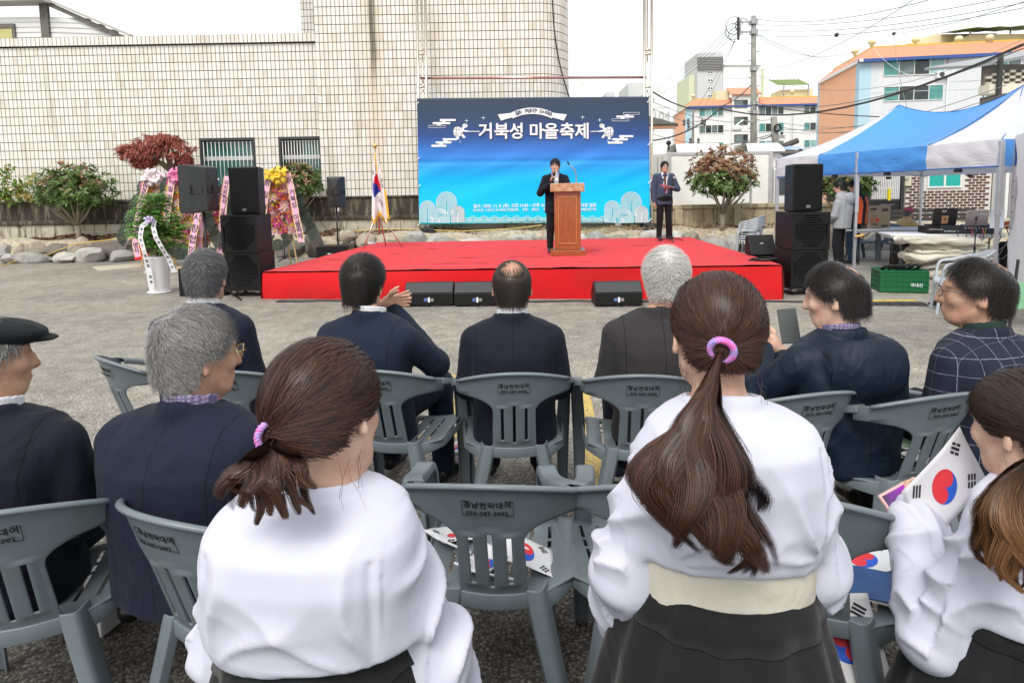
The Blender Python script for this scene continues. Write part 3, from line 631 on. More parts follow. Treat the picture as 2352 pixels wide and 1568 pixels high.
for x in (1897, 2122):
 a, _ = fr.loc(*z3(x, 500)); MB().tube([fr.P(a, 1, .1), fr.P(a, ze - .3, .1)], .07, 8).build('downpipe', W_GREY, ap, smooth=True)
for x, y, Y in ((1455, 275, 59.5), (1355, 328, 63), (1712, 262, 58.5), (1966, 257, 57.5), (2148, 250, 56.5)): vent(ap, at(*z3(x, y + 8), Y + 1))
pz = zr - .2; pA = at(*z3(2040, 240), 59); pB = at(*z3(2352, 225), 58)
MB().box(pA.x, pA.x + 16, 59, 65, pz, at(*z3(2100, 205), 59).z).build('penthouse', CREAM, ap)
sA = at(*z3(2015, 170), 58); sz = sA.z
shelter(ap, (sA.x, 58), (sA.x + 17, 56.5), 5, sz, .8)
for dx in (1.2, 5, 10): MB().box(sA.x + dx, sA.x + dx + .1, 59.2, 59.3, pz, sz + .1).build('post', STEEL, ap)
for k in range(6): pass
a0 = at(*z3(1660, 262), 62); MB().prism([a0, a0 + Vector((7, 0, .0)), a0 + Vector((9, 0, .9)), a0 + Vector((2.5, 0, .9))], (0, 3, 0)).build('roof_hatch', CREAM, ap)
# faded sign on the orange gable
for (x, y), s_ in (((1242, 505), '한'), ((1290, 485), '가'), ((1335, 462), '람')):
 p = on_plane(*z3(x, y), ga.A + ga.n * .03, ga.n); text(s_, 1.5, mat('faded blue paint', (.55, .47, .50), .8), ap, frame_m(p, ga.u, (0, 0, 1)), bold=.02)
# ---- the middle apartment block
mb_ = thing('apartment_block', 'white apartment block with stair tower and orange roof behind the utility pole', 'building')
c_ = at(*z3(370, 630), 98); r_ = at(*z3(1166, 610), 97); l_ = at(*z3(298, 690), 108)
fr = Facade((c_.x, 98), (r_.x + 2, 97), mb_); ga = Facade((l_.x, 108), (c_.x, 98), mb_); ze = c_.z; W_ = (Vector((r_.x + 2, 97, 0)) - Vector((c_.x, 98, 0))).length
fr.slab(MB(), 0, W_, 0, ze, -11, 0).build('wall', W_WHITE, mb_); Lg = (Vector((c_.x, 98, 0)) - Vector((l_.x, 108, 0))).length
ga.slab(MB(), .002, Lg - .5, 0, ze - .002, -.3, .03).build('gable', W_ORANGE, mb_); fr.slab(MB(), -.03, .6, 0, ze - .002, -.1, .03).build('corner_band', W_BLUE, mb_); ga.slab(MB(), Lg - .498, Lg + .02, 0, ze - .002, -.3, .04).build('corner_band', W_BLUE, mb_)
mansard(mb_, ((l_.x, 108), (c_.x, 98), (r_.x + 2, 97)), ze, at(*z3(400, 586), 99).z - ze, 1.3, ROOF_O)
for x0, x1, ys in ((437, 580, ((635, 686), (738, 786), (841, 890))), (790, 935, ((620, 676), (727, 778), (830, 880))), (1055, 1162, ((610, 668), (722, 769), (825, 870)))):
 for i, (y0, y1) in enumerate(ys): fr.window(x0, y0, x1, y1, FOUR if x0 != 1055 else [0, .33, .66, 1], [[G1, G4, G1, G3], [G3, G2, G3, G2], [G1, G2, G3, G1]][(i + (x0 > 500)) % 3], UPVC, .09)
a0, _ = fr.loc(*z3(628, 600)); a1, _ = fr.loc(*z3(778, 600)); zs = fr.loc(*z3(700, 563))[1]
fr.slab(MB(), a0, a1, 0, zs, .001, .5).build('stair_tower', W_WHITE, mb_)
q = [fr.P(a0 - .4, zs, .9), fr.P(a1 + .4, zs, .9), fr.P(a1 + .4, fr.loc(*z3(700, 512))[1], -1.5), fr.P(a0 - .4, fr.loc(*z3(700, 512))[1], -1.5)]
MB().quad(*q).build('roof', ROOF_O, mb_, fixn=False, solid=.15); fr.slab(MB(), a0 - 2.2, a0 - .02, zs - 1.2, zs + 1.0, -3, -1).build('stair_head', CREAM, mb_)
ft = Facade(tuple(fr.P(a0, 0, .5))[:2], tuple(fr.P(a1, 0, .5))[:2], mb_)
for y0, y1 in ((590, 636), (690, 736), (793, 839)): ft.window(645, y0, 722, y1, [0, .65, 1], [G3, G2], mat('bronze frame', (.16, .13, .11), .5), .09)
ac_unit(mb_, fr, 902, 776, 940, 800)
for x in (983, 992): a, _ = fr.loc(*z3(x, 650)); MB().tube([fr.P(a, 1, .1), fr.P(a, ze - .3, .1)], .08, 6).build('downpipe', W_WHITE, mb_)
p = at(*z3(920, 556), 102); MB().box(p.x, at(*z3(1108, 556), 102).x, 102, 106, p.z - 2, at(*z3(930, 530), 102).z).build('penthouse', CREAM, mb_)
p = at(*z3(905, 505), 101); p2 = at(*z3(1095, 497), 101); shelter(mb_, (p.x, 101), (p2.x, 101), 4, p.z, 1.6)
for x in (935, 1080): q = at(*z3(x, 520), 101.5); MB().box(q.x, q.x + .14, 101.5, 101.64, q.z - 2, p.z + .2).build('post', STEEL, mb_)
for x, y in ((402, 580), (985, 556)): vent(mb_, at(*z3(x, y + 6), 100))
# ---- far towers
def tower(name, label, rects, Y, gable=None, wins=()):
 t = thing(name, label, 'building')
 for x0, x1, y0, m_, dy, sd in rects:
  a = at(*z3(x0, y0), Y + dy); c = at(*z3(x1, y0), Y + dy)
  MB().box(a.x, c.x, Y + dy, Y + dy + 14, 0, a.z).build('wall', m_, t)
  for k in range(3, int(a.z / 2.8)):
   if sd: MB().box(a.x - .02, c.x + .02, Y + dy - .1, Y + dy, k * 2.8, k * 2.8 + .12).build('floor_band', m_, t)
 if gable:
  x0, xm, x1, y0, ym, m_ = gable; a, b2, c = at(*z3(x0, y0), Y), at(*z3(xm, ym), Y), at(*z3(x1, y0), Y)
  MB().prism([a, c, b2], (0, 14, 0)).build('gable', m_, t)
 for x0, y0, x1, y1 in wins:
  a, c = at(*z3(x0, y1), Y), at(*z3(x1, y0), Y); wd = MB().box(a.x, c.x, Y - .12, Y - .02, a.z, c.z).build('window', UPVC, t)
  for k in range(2):
   w_ = (c.x - a.x) / 2; MB().box(a.x + .15 + w_ * k, a.x + w_ * (k + 1) - .15, Y - .16, Y - .121, a.z + .3, c.z - .2).build('pane', G2, wd)
 return t
FG, FW, FY = m_wall('far grey paint', (.55, .56, .55), .15), m_wall('far white paint', (.82, .82, .79), .2), m_wall('far green paint', (.62, .66, .46), .1)
t = tower('high_rise', 'tall grey and white high-rise with green side walls', [(428, 578, 312, FG, 0, 0), (578.5, 803, 385, FW, .5, 1), (378, 427.5, 445, FY, 3, 0), (803.5, 822, 405, FY, 3, 0)], 190, (578.5, 690, 803, 385, 332, FW), [(487, 372, 518, 392), (487, 419, 518, 439), (487, 466, 518, 486), (487, 513, 518, 533), (487, 558, 518, 578)])
for k in range(8):
 a = at(*z3(427, 345 + k * 9.5), 189.6); c = at(*z3(579, 345 + k * 9.5), 189.6); MB().box(a.x, c.x, 189.4, 189.9, a.z, a.z + .35).build('louvre', mat('dark louvre', (.22, .22, .22), .7), t)
t = tower('high_rise', 'white gabled high-rise rising right behind the banner pole', [(160, 265, 545, FW, 0, 1), (20, 108, 490, FG, 6, 0)], 150, (160, 212, 265, 545, 508, FW), [(163, 580 + 60 * k, 172, 600 + 60 * k) for k in range(4)] + [(20, 497, 78, 512)])
text('104', 3.0, mat('faint grey number', (.45, .45, .43), .8), t, frame_m(at(*z3(215, 683), 149.7), (1, 0, 0), (0, 0, 1)))
tower('high_rise', 'pale far building just over the red crossbar', [(-330, -230, 500, FW, 0, 0)], 140, (-330, -285, -230, 500, 485, FW))
tower('high_rise', 'small grey far building left of the banner pole', [(-110, -60, 545, FG, 0, 0)], 150)
# ---- old roofs behind the truck
def m_ktile():
 return mat('dark roof tile', (.10, .09, .08), .8, .5, 5, bs=.5, bscale=14, bdist=.05)
hs = thing('old_house', 'old house with dark tiled roof patched with blue sheet', 'house')
p0, p1 = at(*z3(812, 915), 26), at(*z3(1172, 905), 26); zt_ = at(*z3(900, 852), 26).z
MB().box(p0.x + .4, p1.x - .3, 26.6, 31, 0, p0.z + .2).build('wall', m_wall('old plaster', (.36, .33, .28), .5), hs)
MB().add([(p0.x, 25.9, p0.z), (p1.x, 25.9, p0.z), (p1.x - .1, 28.5, zt_), (p0.x + .1, 28.5, zt_), (p0.x + .1, 31, p0.z), (p1.x - .1, 31, p0.z)], [(0, 1, 2, 3), (3, 2, 5, 4)]).build('roof', m_ktile(), hs, solid=.12)
MB().tube([(p0.x + .05, 28.4, zt_ + .3), (p0.x + .5, 28.4, zt_ + .1), (p1.x - .6, 28.4, zt_ + .12), (p1.x, 28.4, zt_ + .35)], .13, 8).build('ridge', m_ktile(), hs)
BT = mat('blue tarpaulin', (.16, .33, .62), .5, .5, 4, tint=(.5, .55, .6), bs=.6, bscale=10, bdist=.05)
MB().grid(lambda u, v: (p0.x + .15 + (p1.x - p0.x - .3) * u, 26.9 + 1.45 * v - .06, p0.z + (zt_ - p0.z) * (.36 + .58 * v) + .1 + .05 * math.sin(u * 37) * math.sin(v * 9 + u * 5)), 40, 6).build('tarpaulin', BT, hs, smooth=True)
hs = thing('old_house', 'old house with overhanging tiled eave beside the banner edge', 'house')
p0, p1 = at(*z3(120, 745), 25), at(*z3(297, 745), 25)
MB().add([(p0.x, 24.6, p1.z), (p1.x, 24.6, p1.z), (p1.x - .7, 26.5, p1.z + .55), (p0.x, 26.5, p1.z + .55)], [(0, 1, 2, 3)]).build('roof', m_ktile(), hs, solid=.12)
MB().box(p0.x, p1.x - .1, 24.58, 24.66, p1.z - .14, p1.z - .03).build('gutter', mat('brown gutter', (.40, .20, .11), .6), hs); MB().box(p0.x, p1.x - 1.0, 25.2, 29, 0, p1.z + .1).build('wall', m_wall('house wall', (.60, .58, .55), .3), hs)
MB().box(p1.x - 1.9, p1.x - 1.05, 25.1, 25.197, p1.z - .95, p1.z - .35).build('window', DFR, hs)
# ---- house with breeze-block parapet at the far right
hs = thing('house', 'house with breeze-block parapet and dark posts at the far right', 'house')
Yb = 21.5; e0 = at(*z3(2068, 392), Yb); e1 = at(*z3(2352, 290), Yb)
MB().add([(e0.x, Yb, e0.z), (e0.x + 6, Yb - 1.2, e0.z + .95), (e0.x + 6.5, Yb + 3, e0.z + 1.5), (e0.x + .9, Yb + 4, e0.z + .7)], [(0, 1, 2, 3)]).build('roof', mat('grey metal roof', (.33, .35, .36), .4, .2, metal=.3), hs, solid=.1)
b0 = at(*z3(2135, 500), Yb); b1 = at(*z3(2138, 430), Yb)
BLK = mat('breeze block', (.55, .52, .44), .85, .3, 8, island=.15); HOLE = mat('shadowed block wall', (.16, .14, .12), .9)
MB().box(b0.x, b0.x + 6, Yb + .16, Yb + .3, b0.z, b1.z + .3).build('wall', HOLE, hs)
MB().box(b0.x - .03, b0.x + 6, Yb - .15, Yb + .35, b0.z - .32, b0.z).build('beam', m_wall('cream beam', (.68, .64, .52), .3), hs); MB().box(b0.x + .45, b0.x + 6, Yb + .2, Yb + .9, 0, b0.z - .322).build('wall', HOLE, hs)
blk = MB().box(0, .19, 0, .1, 0, .085).mesh('block', BLK)
for j in range(9):
 for i in range(11):
  if (i + j) % 2 == 0:
   for zz_ in (b0.z + .01 + j * .1,):
    if zz_ < b1.z + .02 * i: t = link('block', blk, hs); t.location = (b0.x + .02 + i * .2, Yb + .05, zz_)
for j in range(14):
 for i in range(8):
  t = link('block', blk, hs); t.location = (b0.x + .5 + i * .26 + .13 * (j % 2), Yb + .13, b0.z - .46 - j * .11)
pp = at(*z3(2205, 400), Yb - .2); MB().box(pp.x - .06, pp.x + .06, Yb - .3, Yb - .18, 0, e0.z + .3).build('post', DFR, hs)
# ---- brick house behind the tent
hs = thing('brick_house', 'single-storey house of dark brick with white joints behind the tent', 'house')
def z4(x, y): return (1435.5 + .3897 * x, 344.5 + .3897 * y)
Yk = 19.0; k0, k1 = at(*z4(1648, 420), Yk), at(*z4(2166, 100), Yk); zk0 = at(*z4(1900, 415), Yk).z
MB().box(k0.x, k1.x, Yk + .004, Yk + 4, 0, 3.2).build('wall', mat('white mortar', (.66, .63, .58), .9), hs)
BR = mat('dark red brick', (.13, .055, .04), .75, .5, 14, island=.4, bs=.3, bscale=40)
bw, bh = .228, .0865; brick = MB().box(0, bw - .045, -.012, .02, 0, bh - .032).mesh('brick', BR)
wa, wb = at(*z4(1788, 215), Yk), at(*z4(1977, 90), Yk); nb = 0; rest = MB()
for j in range(int((3.15 - zk0) / bh)):
 for i in range(int((k1.x - k0.x) / bw) + 1):
  x = k0.x + i * bw + (bw / 2 if j % 2 else 0); z = zk0 + j * bh
  if x + bw > k1.x or (x + bw > wa.x - .06 and x < wb.x + .06 and z + bh > wa.z - .06): continue
  if nb < 300 and z < 1.9: t = link('brick', brick, hs); t.location = (x, Yk, z); nb += 1
  else: rest.box(x, x + bw - .045, Yk - .012, Yk + .02, z, z + bh - .032)
o = rest.build('bricks', BR, hs); o['kind'] = 'stuff'
wd = MB().box(wa.x - .05, wb.x + .05, Yk - .04, Yk + .002, wa.z - .05, wa.z).box(wa.x - .05, wa.x, Yk - .04, Yk + .002, wa.z, wb.z).box(wb.x, wb.x + .05, Yk - .04, Yk + .002, wa.z, wb.z).box((wa.x + wb.x) / 2 - .03, (wa.x + wb.x) / 2 + .03, Yk - .04, Yk + .002, wa.z, wb.z).build('window', UPVC, hs)
TEAL = mat('teal glass', (.0, .38, .32), .15, .15, 2)
for a, c in ((wa.x, (wa.x + wb.x) / 2 - .03), ((wa.x + wb.x) / 2 + .03, wb.x)): MB().box(a, c, Yk - .02, Yk + .002, wa.z, wb.z).build('pane', TEAL, wd)
MB().box(at(*z4(1700, 0), Yk).x, k1.x + .1, Yk - .3, Yk + .002, -.1, zk0 - .004).build('plinth', mat('painted plinth', (.62, .62, .60), .8, .3), hs)
d0, d1 = at(*z4(2168, 420), Yk - .1), at(*z4(2262, 100), Yk - .1)
dr = MB().box(d0.x, d0.x + .1, Yk - .15, Yk, 0, 3).box(d1.x - .1, d1.x, Yk - .15, Yk, 0, 3).build('door', UPVC, hs)
for k in range(6): MB().box(d0.x + .14 + k * .16, d0.x + .2 + k * .16, Yk - .1, Yk - .06, .2, 2.6).build('door_bar', STEEL, dr)
MB().box(d0.x + .1, d1.x - .1, Yk - .05, Yk - .02, 0, 2.8).build('door_panel', mat('dark doorway', (.05, .05, .06), .5), dr); MB().box(d1.x, d1.x + 6, Yk + .2, Yk + 3, 0, 3.2).build('wall', W_WHITE, hs)
q0, q1 = at(*z4(1650, 215), Yk - .12), at(*z4(1692, 150), Yk - .12); me_ = tag(MB().box(q0.x, q1.x, Yk - .13, Yk - .01, q0.z, q1.z).build('meter_box', mat('cream plastic box', (.58, .56, .40), .5), bev=.03), 'cream electricity meter box on the brick corner', 'meter box')
MB().sphere(((q0.x + q1.x) / 2 - .06, Yk - .135, (q0.z + q1.z) / 2 + .08), .07, 12, sc=(1, .3, 1)).build('dial', mat('meter glass', (.4, .42, .38), .1), me_, smooth=True)
gt = thing('gate', 'black metal gate with white lattice and a yellow reflector strip', 'gate')
g0, g1 = at(*z4(1418, 430), 18.6), at(*z4(1646, 110), 18.6); zm = at(*z4(1500, 295), 18.6).z
BLKM = mat('black gate metal', (.02, .02, .022), .5); WHM = mat('white lattice', (.62, .62, .62), .5)
MB().box(g0.x, g0.x + .1, 18.55, 18.65, 0, g1.z).box(g1.x - .1, g1.x, 18.55, 18.65, 0, g1.z).box(g0.x + .1, g1.x - .1, 18.57, 18.63, zm - .04, zm + .02).box(g0.x + .1, g1.x - .1, 18.57, 18.63, .15, .2).build('frame', BLKM, gt)
for k in range(22): x = g0.x + .14 + (g1.x - g0.x - .28) * k / 21; MB().box(x - .012, x + .012, 18.585, 18.615, .2, zm - .042).build('bar', BLKM, gt)
xa = at(*z4(1455, 0), 18.6).x
for k in range(17): x = xa + (g1.x - .14 - xa) * k / 16; MB().box(x - .016, x + .016, 18.58, 18.6, zm + .022, g1.z).build('lattice_bar', WHM, gt)
for k in range(5): z = zm + .1 + k * .24; MB().box(xa, g1.x - .12, 18.603, 18.62, z, z + .03).build('lattice_bar', WHM, gt)
y0, y1 = at(*z4(1554, 298), 18.5), at(*z4(1567, 228), 18.5); MB().box(y0.x, y1.x, 18.5, 18.57, y0.z, y1.z).build('reflector', mat('yellow reflector', (.75, .62, .0), .4), gt)
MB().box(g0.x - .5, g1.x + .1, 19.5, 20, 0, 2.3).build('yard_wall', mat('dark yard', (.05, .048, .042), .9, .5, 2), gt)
# ---- white box truck
tr = thing('box_truck', 'white refrigerated box truck parked behind the low wall', 'truck')
TWH = mat('white truck panel', (.80, .79, .74), .35, .15, 1.5, coat=.2); TCAB = mat('white truck cab', (.70, .70, .69), .25, .1, coat=.4)
Yt = 20.6; t0 = at(*z3(255, 905), Yt); t1 = at(*z3(866, 905), Yt); zb1 = t0.z
MB().box(t0.x, t1.x, Yt, Yt + 2, .75, zb1).build('cargo_box', TWH, tr, bev=.04)
ALU = mat('aluminium trim', (.55, .55, .53), .35, .2, metal=.6)
for a, c in ((t0.x - .03, t0.x + .1), (t1.x - .1, t1.x + .03)): MB().box(a, c, Yt - .03, Yt + .05, .75, zb1 + .03).build('edge_rail', ALU, tr, bev=.01)
MB().box(t0.x + .1, t1.x - .1, Yt - .02, Yt + .03, zb1 - .08, zb1 + .03).build('top_rail', ALU, tr, bev=.01)
MB().box(t0.x + .1, t1.x - .1, Yt - .02, Yt + .03, .75, .9).build('bottom_rail', ALU, tr)
x_ = at(*z3(742, 950), Yt).x; dd = MB().box(x_ - .5, x_ - .03, Yt - .03, Yt - .005, 1.2, zb1 - .2).build('side_door', TWH, tr, bev=.01); MB().box(x_ - .02, x_ + .03, Yt - .06, Yt - .0, .95, zb1 - .15).build('door_post', ALU, tr)
p_ = at(*z3(160, 910), Yt + .6)                               # rear doors are swung open to the left
dr = MB().add([(t0.x - .03, Yt, .8), (p_.x, Yt + .75, .8), (p_.x, Yt + .75, zb1), (t0.x - .03, Yt, zb1)], [(0, 1, 2, 3)]).build('rear_door', TWH, tr, solid=.06)
for f_ in (.3, .6): q = Vector((t0.x - .03, Yt - .06, 0)).lerp(Vector((p_.x, Yt + .69, 0)), f_); MB().tube([q + Vector((0, 0, .9)), q + Vector((0, 0, zb1 - .1))], .025, 6).build('lock_bar', ALU, dr)
MB().grid(lambda u, v: (t0.x + .35 + 1.75 * u, Yt + .2 + 1.5 * v, zb1 + .02 + .32 * min(1, max(0, 1 - abs(2 * v - 1)) * 5) ** .5 * (1 if u < .85 else max(0, 1 - (u - .85) / .15) ** .5)), 14, 8).build('roof_cooler', TCAB, tr, smooth=True)
MB().grid(lambda u, v: (t0.x + 2.75 + 1.35 * u, Yt + .2 + 1.5 * v, zb1 + .02 + .3 * min(1, max(0, 1 - abs(2 * v - 1)) * 5) ** .5 * (1 if u < .8 else max(0, 1 - (u - .8) / .2) ** .5)), 14, 8).build('roof_cooler', TCAB, tr, smooth=True)
c0 = t1.x + .12; prof = [(c0, .6), (c0, 2.35), (c0 + .35, 2.38), (c0 + 1.0, 2.2), (c0 + 1.45, 1.45), (c0 + 1.55, 1.0), (c0 + 1.55, .6)]
cb = MB().prism([(x, Yt + .1, z) for x, z in prof], (0, 1.7, 0)).build('cab', TCAB, tr, bev=.08)
MB().prism([(x, Yt + .07, z) for x, z in ((c0 + .18, 1.45), (c0 + .18, 2.1), (c0 + .55, 2.1), (c0 + .95, 1.95), (c0 + 1.2, 1.45))], (0, .02, 0)).build('side_window', G2, cb)
MB().prism([(x, Yt + .4, z) for x, z in ((c0 + .02, 2.36), (c0 + .02, zb1 + .05), (c0 + .3, zb1), (c0 + .8, 2.45), (c0 + .9, 2.33))], (0, 1.1, 0)).build('wind_deflector', TCAB, cb, bev=.05)
MB().box(c0 + 1.0, c0 + 1.12, Yt - .22, Yt - .12, 1.35, 1.75).build('mirror', mat('grey mirror', (.3, .3, .32), .2), cb, bev=.02)
for x in (t0.x + .8, t0.x + 1.75, c0 + .75):
 wl = MB().tube([(x, Yt + .08, .42), (x, Yt + .34, .42)], .42, 20).build('wheel', mat('tyre rubber', (.02, .02, .02), .8), tr); MB().tube([(x, Yt + .05, .42), (x, Yt + .1, .42)], .24, 14).build('rim', STEEL, wl)
MB().box(t0.x, c0 + 1.3, Yt + .35, Yt + 1.5, .45, .748).build('chassis', DFR, tr)
p_ = at(*z3(258, 843), Yt + .2); MB().sphere(p_, .09, 10).tube([p_, (p_.x, p_.y, zb1 + .1)], .03, 6).build('roof_lamp', BLKM, tr)
# ---- poles
POLE = mat('concrete pole', (.27, .26, .23), .85, .4, 3, bs=.2, bscale=20); INS = mat('dark insulator', (.05, .045, .04), .4); BLKW = mat('black wire', (.03, .03, .032), .6)
def P3(x, y, Y): return at(*z3(x, y), Y)
up = thing('utility_pole', 'tall concrete utility pole with steel crossarms', 'utility pole')
Yp = 36; a, c = P3(758, 862, Yp), P3(758, 96, Yp)
MB().tube([(a.x + .02, Yp, 0), (a.x, Yp, a.z), c], [.2, .19, .13], 12).build('shaft', POLE, up, smooth=True)
for y in (131, 190):
 q0, q1 = P3(672, y - 8 + 8, Yp), P3(772, y, Yp); MB().tube([q0, q1], .06, 4).build('crossarm', STEEL, up); q = P3(758, y, Yp); MB().box(q.x - .17, q.x + .17, Yp - .2, Yp + .2, q.z - .14, q.z + .14).build('clamp', STEEL, up)
q0, q1 = P3(676, 112, Yp), P3(676, 208, Yp); MB().tube([q0, q1], .07, 6).build('upright', STEEL, up)
for y in (118, 140, 160, 180, 205):
 q = P3(668, y, Yp); MB().lathe([(.03, -.3), (.09, -.25), (.05, -.15), (.1, -.1), (.05, 0), (.1, .05), (.03, .15)], q, 8).build('insulator', INS, up, smooth=True)
for x, y, r_ in ((648, 150, .5), (640, 185, .45), (695, 150, .4), (655, 205, .4)):
 MB().tube([P3(x, y, Yp) + Vector((r_ * math.cos(t), .1, r_ * math.sin(t))) for t in [i * .45 for i in range(12)]], .02, 4).build('jumper_wire', BLKW, up)
for k in range(11):
 y = 258 + 50 * k; q = P3(758, y, Yp); s = 1 if k % 2 else -1; MB().tube([q, q + Vector((s * .35, 0, .02))], .025, 5).build('step_bolt', STEEL, up)
for y in (410, 610, 665): q = P3(758, y, Yp); MB().tube([q - Vector((0, 0, .1)), q + Vector((0, 0, .1))], .22, 12).build('band', STEEL, up)
q = P3(752, 720, Yp - .2); r2 = P3(660, 745, Yp - .2); sl = MB().tube([q, q.lerp(r2, .6) + Vector((0, 0, .25)), r2 + Vector((0, 0, .1))], .04, 6).build('lamp_arm', STEEL, up)
MB().lathe([(.05, .2), (.22, .1), (.28, -.12), (.2, -.2)], r2 + Vector((0, 0, -.1)), 12).build('lamp_head', UPVC, sl, smooth=True)
up = thing('utility_pole', 'short leaning concrete pole with coiled wires', 'utility pole')
a, c = P3(893, 905, 27), P3(876, 690, 27); MB().tube([(a.x + .1, 27, 0), a, c], [.19, .17, .13], 12).build('shaft', POLE, up, smooth=True)
q = P3(888, 758, 27); MB().tube([q + Vector((.14 * math.cos(t), -.2, .14 * math.sin(t))) for t in [i * .4 for i in range(40)]], .035, 5).build('wire_coil', BLKW, up)
up = thing('utility_pole', 'slender far pole with a wide crossarm of insulators', 'utility pole')
a, c = P3(400, 860, 60), P3(402, 640, 60); MB().tube([(a.x, 60, 0), a, c], [.16, .15, .07], 8).build('shaft', POLE, up)
MB().tube([P3(345, 718, 60), P3(472, 716, 60)], .07, 4).build('crossarm', STEEL, up); MB().tube([P3(368, 750, 60), P3(440, 752, 60)], .06, 4).build('crossarm', STEEL, up)
for x, y in ((348, 722), (372, 716), (455, 718), (470, 722), (375, 752), (385, 830), (433, 832)): MB().lathe([(.03, -.35), (.16, -.2), (.08, 0), (.16, .1), (.05, .3)], P3(x, y, 60), 8).build('insulator', INS, up)
# ---- wires
def wire(p, q, sag, r, label, m=BLKW, n=14):
 pts = [p.lerp(q, i / n) - Vector((0, 0, sag * 4 * (i / n) * (1 - i / n))) for i in range(n + 1)]
 tag(MB().tube(pts, r, 4).build('overhead_wire', m), label, 'wire', 'overhead wires')
GRW = mat('grey wire', (.16, .16, .165), .6)
for i, (y0, (xe, ye)) in enumerate(((113, (1620, -10)), (146, (2352, -70)), (179, (2352, -15)), (210, (2352, 15)))):
 wire(P3(768, y0, Yp), P3(xe + 400, ye - 55, 20), .5, .016, f'grey power line, {ORD[i]} down from the top of the tall pole to the right', GRW)
for i, (xe, ye) in enumerate(((170, 475), (165, 490), (170, 505), (190, 520))): wire(P3(668, 120 + 22 * i, Yp), P3(xe - 220, ye + 160, 60), .6, .014, f'thin wire running down left from the crossarms, {ORD[i]} from the top', GRW)
for i, (xe, ye) in enumerate(((500, 575), (540, 600))): wire(P3(655, 225, Yp), P3(xe - 120, ye + 130, 60), .2, .014, ('steep thin wire dropping left of the tall pole', 'steeper thin wire dropping beside the grey high-rise')[i], GRW)
wire(P3(160, 540, 24), P3(740, 505, Yp), 1.0, .03, 'sagging black cable from the banner pole to the tall pole')
wire(P3(155, 830, 23), P3(560, 640, 30), .3, .035, 'black cable climbing from the truck to the splice')
wire(P3(560, 640, 30), P3(2352, 262, 16), .9, .04, 'thick bundled black cable crossing the apartment fronts')
wire(P3(760, 602, Yp), P3(2352, 285, 16.5), .8, .02, 'thin cable under the thick bundled cable', GRW)
wire(P3(760, 615, Yp), P3(2400, 690, 20), .3, .03, 'dark cable running level behind the tent top')
wire(P3(800, 820, 27), P3(876, 790, 27), .05, .03, 'short dark drip cable at the short pole')
wire(P3(410, 860, 40), P3(870, 790, 27), .2, .02, 'low cable from the truck roof to the short pole', GRW)
wire(P3(740, 190, Yp), P3(1585, 200, 34), 1.3, .014, 'slack thin wire from the tall pole to a joint in the sky', GRW); wire(P3(1585, 200, 34), P3(2500, -40, 20), .2, .014, 'thin wire rising right from the joint in the sky', GRW)
wire(P3(1585, 200, 34), P3(1665, 640, 22), .4, .012, 'thin wire dropping from the sky joint to the tent', GRW)
wire(P3(770, 200, Yp), P3(1430, 360, 50), .6, .014, 'thin wire from the tall pole to the orange gable', GRW); wire(P3(770, 420, Yp), P3(1700, 0, 22), .5, .012, 'thin wire climbing right from the middle of the tall pole', GRW)
wire(P3(770, 440, Yp), P3(2450, 180, 24), 1.5, .012, 'long thin wire passing the orange roof', GRW); wire(P3(1470, 290, 58), P3(2140, 470, 22), 1.0, .014, 'white wire slanting across the grey block', UPVC)
for i, (y0, y1) in enumerate(((720, 650), (745, 700), (760, 560), (775, 610))): wire(P3(890, y0, 27), P3(2250, y1 - 60, 20), .5, .014, f'thin service wire fanning right from the short pole, {ORD[i]} of four', GRW)
for i, (y0, y1) in enumerate(((850, 800), (700, 760), (660, 700))): wire(P3(160, y0 - 60, 23), P3(880, y1, 27), .4, .012, ('thin low wire over the truck', 'thin wire above the truck roof', 'thin high wire over the truck')[i], GRW)
q = P3(1247, 207, 30); tag(MB().sphere(q, .11, 8).build('wire_marker', BLKW), 'small dark knob clamped on the climbing wire', 'wire clamp'); q = P3(1585, 200, 34); tag(MB().sphere(q, .1, 8).build('wire_joint', BLKW), 'small dark joint where thin wires meet', 'wire joint')
# ================================================================ stage, banner, sound equipment, plants
FL, FR, BR_, BL = Vector((-3.93, 9.55, .405)), Vector((3.86, 8.68, .475)), Vector((4.25, 14.5, .50)), Vector((-3.3, 14.9, .47))
def stg(u, v): return FL.lerp(FR, u).lerp(BL.lerp(BR_, u), v)
def stage_z(x, y):
 v = min(1, max(0, (y - 9.1) / 5.5)); u = min(1, max(0, (x + 3.9) / 7.8)); return stg(u, v).z
def m_carpet(name, col):
 m, nt, b = newmat(name); v = coord(nt); n = noise(nt, v, 1.6, 5, .6)
 c = mixc(nt, ramp(nt, n, [(.35, (0, 0, 0)), (.7, (.6, .6, .6))]), col, tuple(x * .72 + .02 for x in col)); c = mixc(nt, mnode(nt, 'MULTIPLY', noise(nt, v, 160, 2), .35), c, tuple(x * .6 for x in col))
 nt.links.new(c, b.inputs['Base Color']); b.inputs['Roughness'].default_value = .95; b.inputs['Specular IOR Level'].default_value = .2; b.inputs['Sheen Weight'].default_value = .25; b.inputs['Sheen Roughness'].default_value = .5; b.inputs['Sheen Tint'].default_value = (1, .55, .55, 1)
 bump(nt, b, mnode(nt, 'ADD', noise(nt, v, 220, 2), mnode(nt, 'MULTIPLY', noise(nt, v, 3, 4), 5)), .5, .015); return m
CARP = m_carpet('red felt carpet', (.66, .012, .022)); CARP_F = m_carpet('red felt skirt', (.68, .008, .012))
sg = thing('stage', 'low outdoor stage covered in red carpet strips', 'stage')
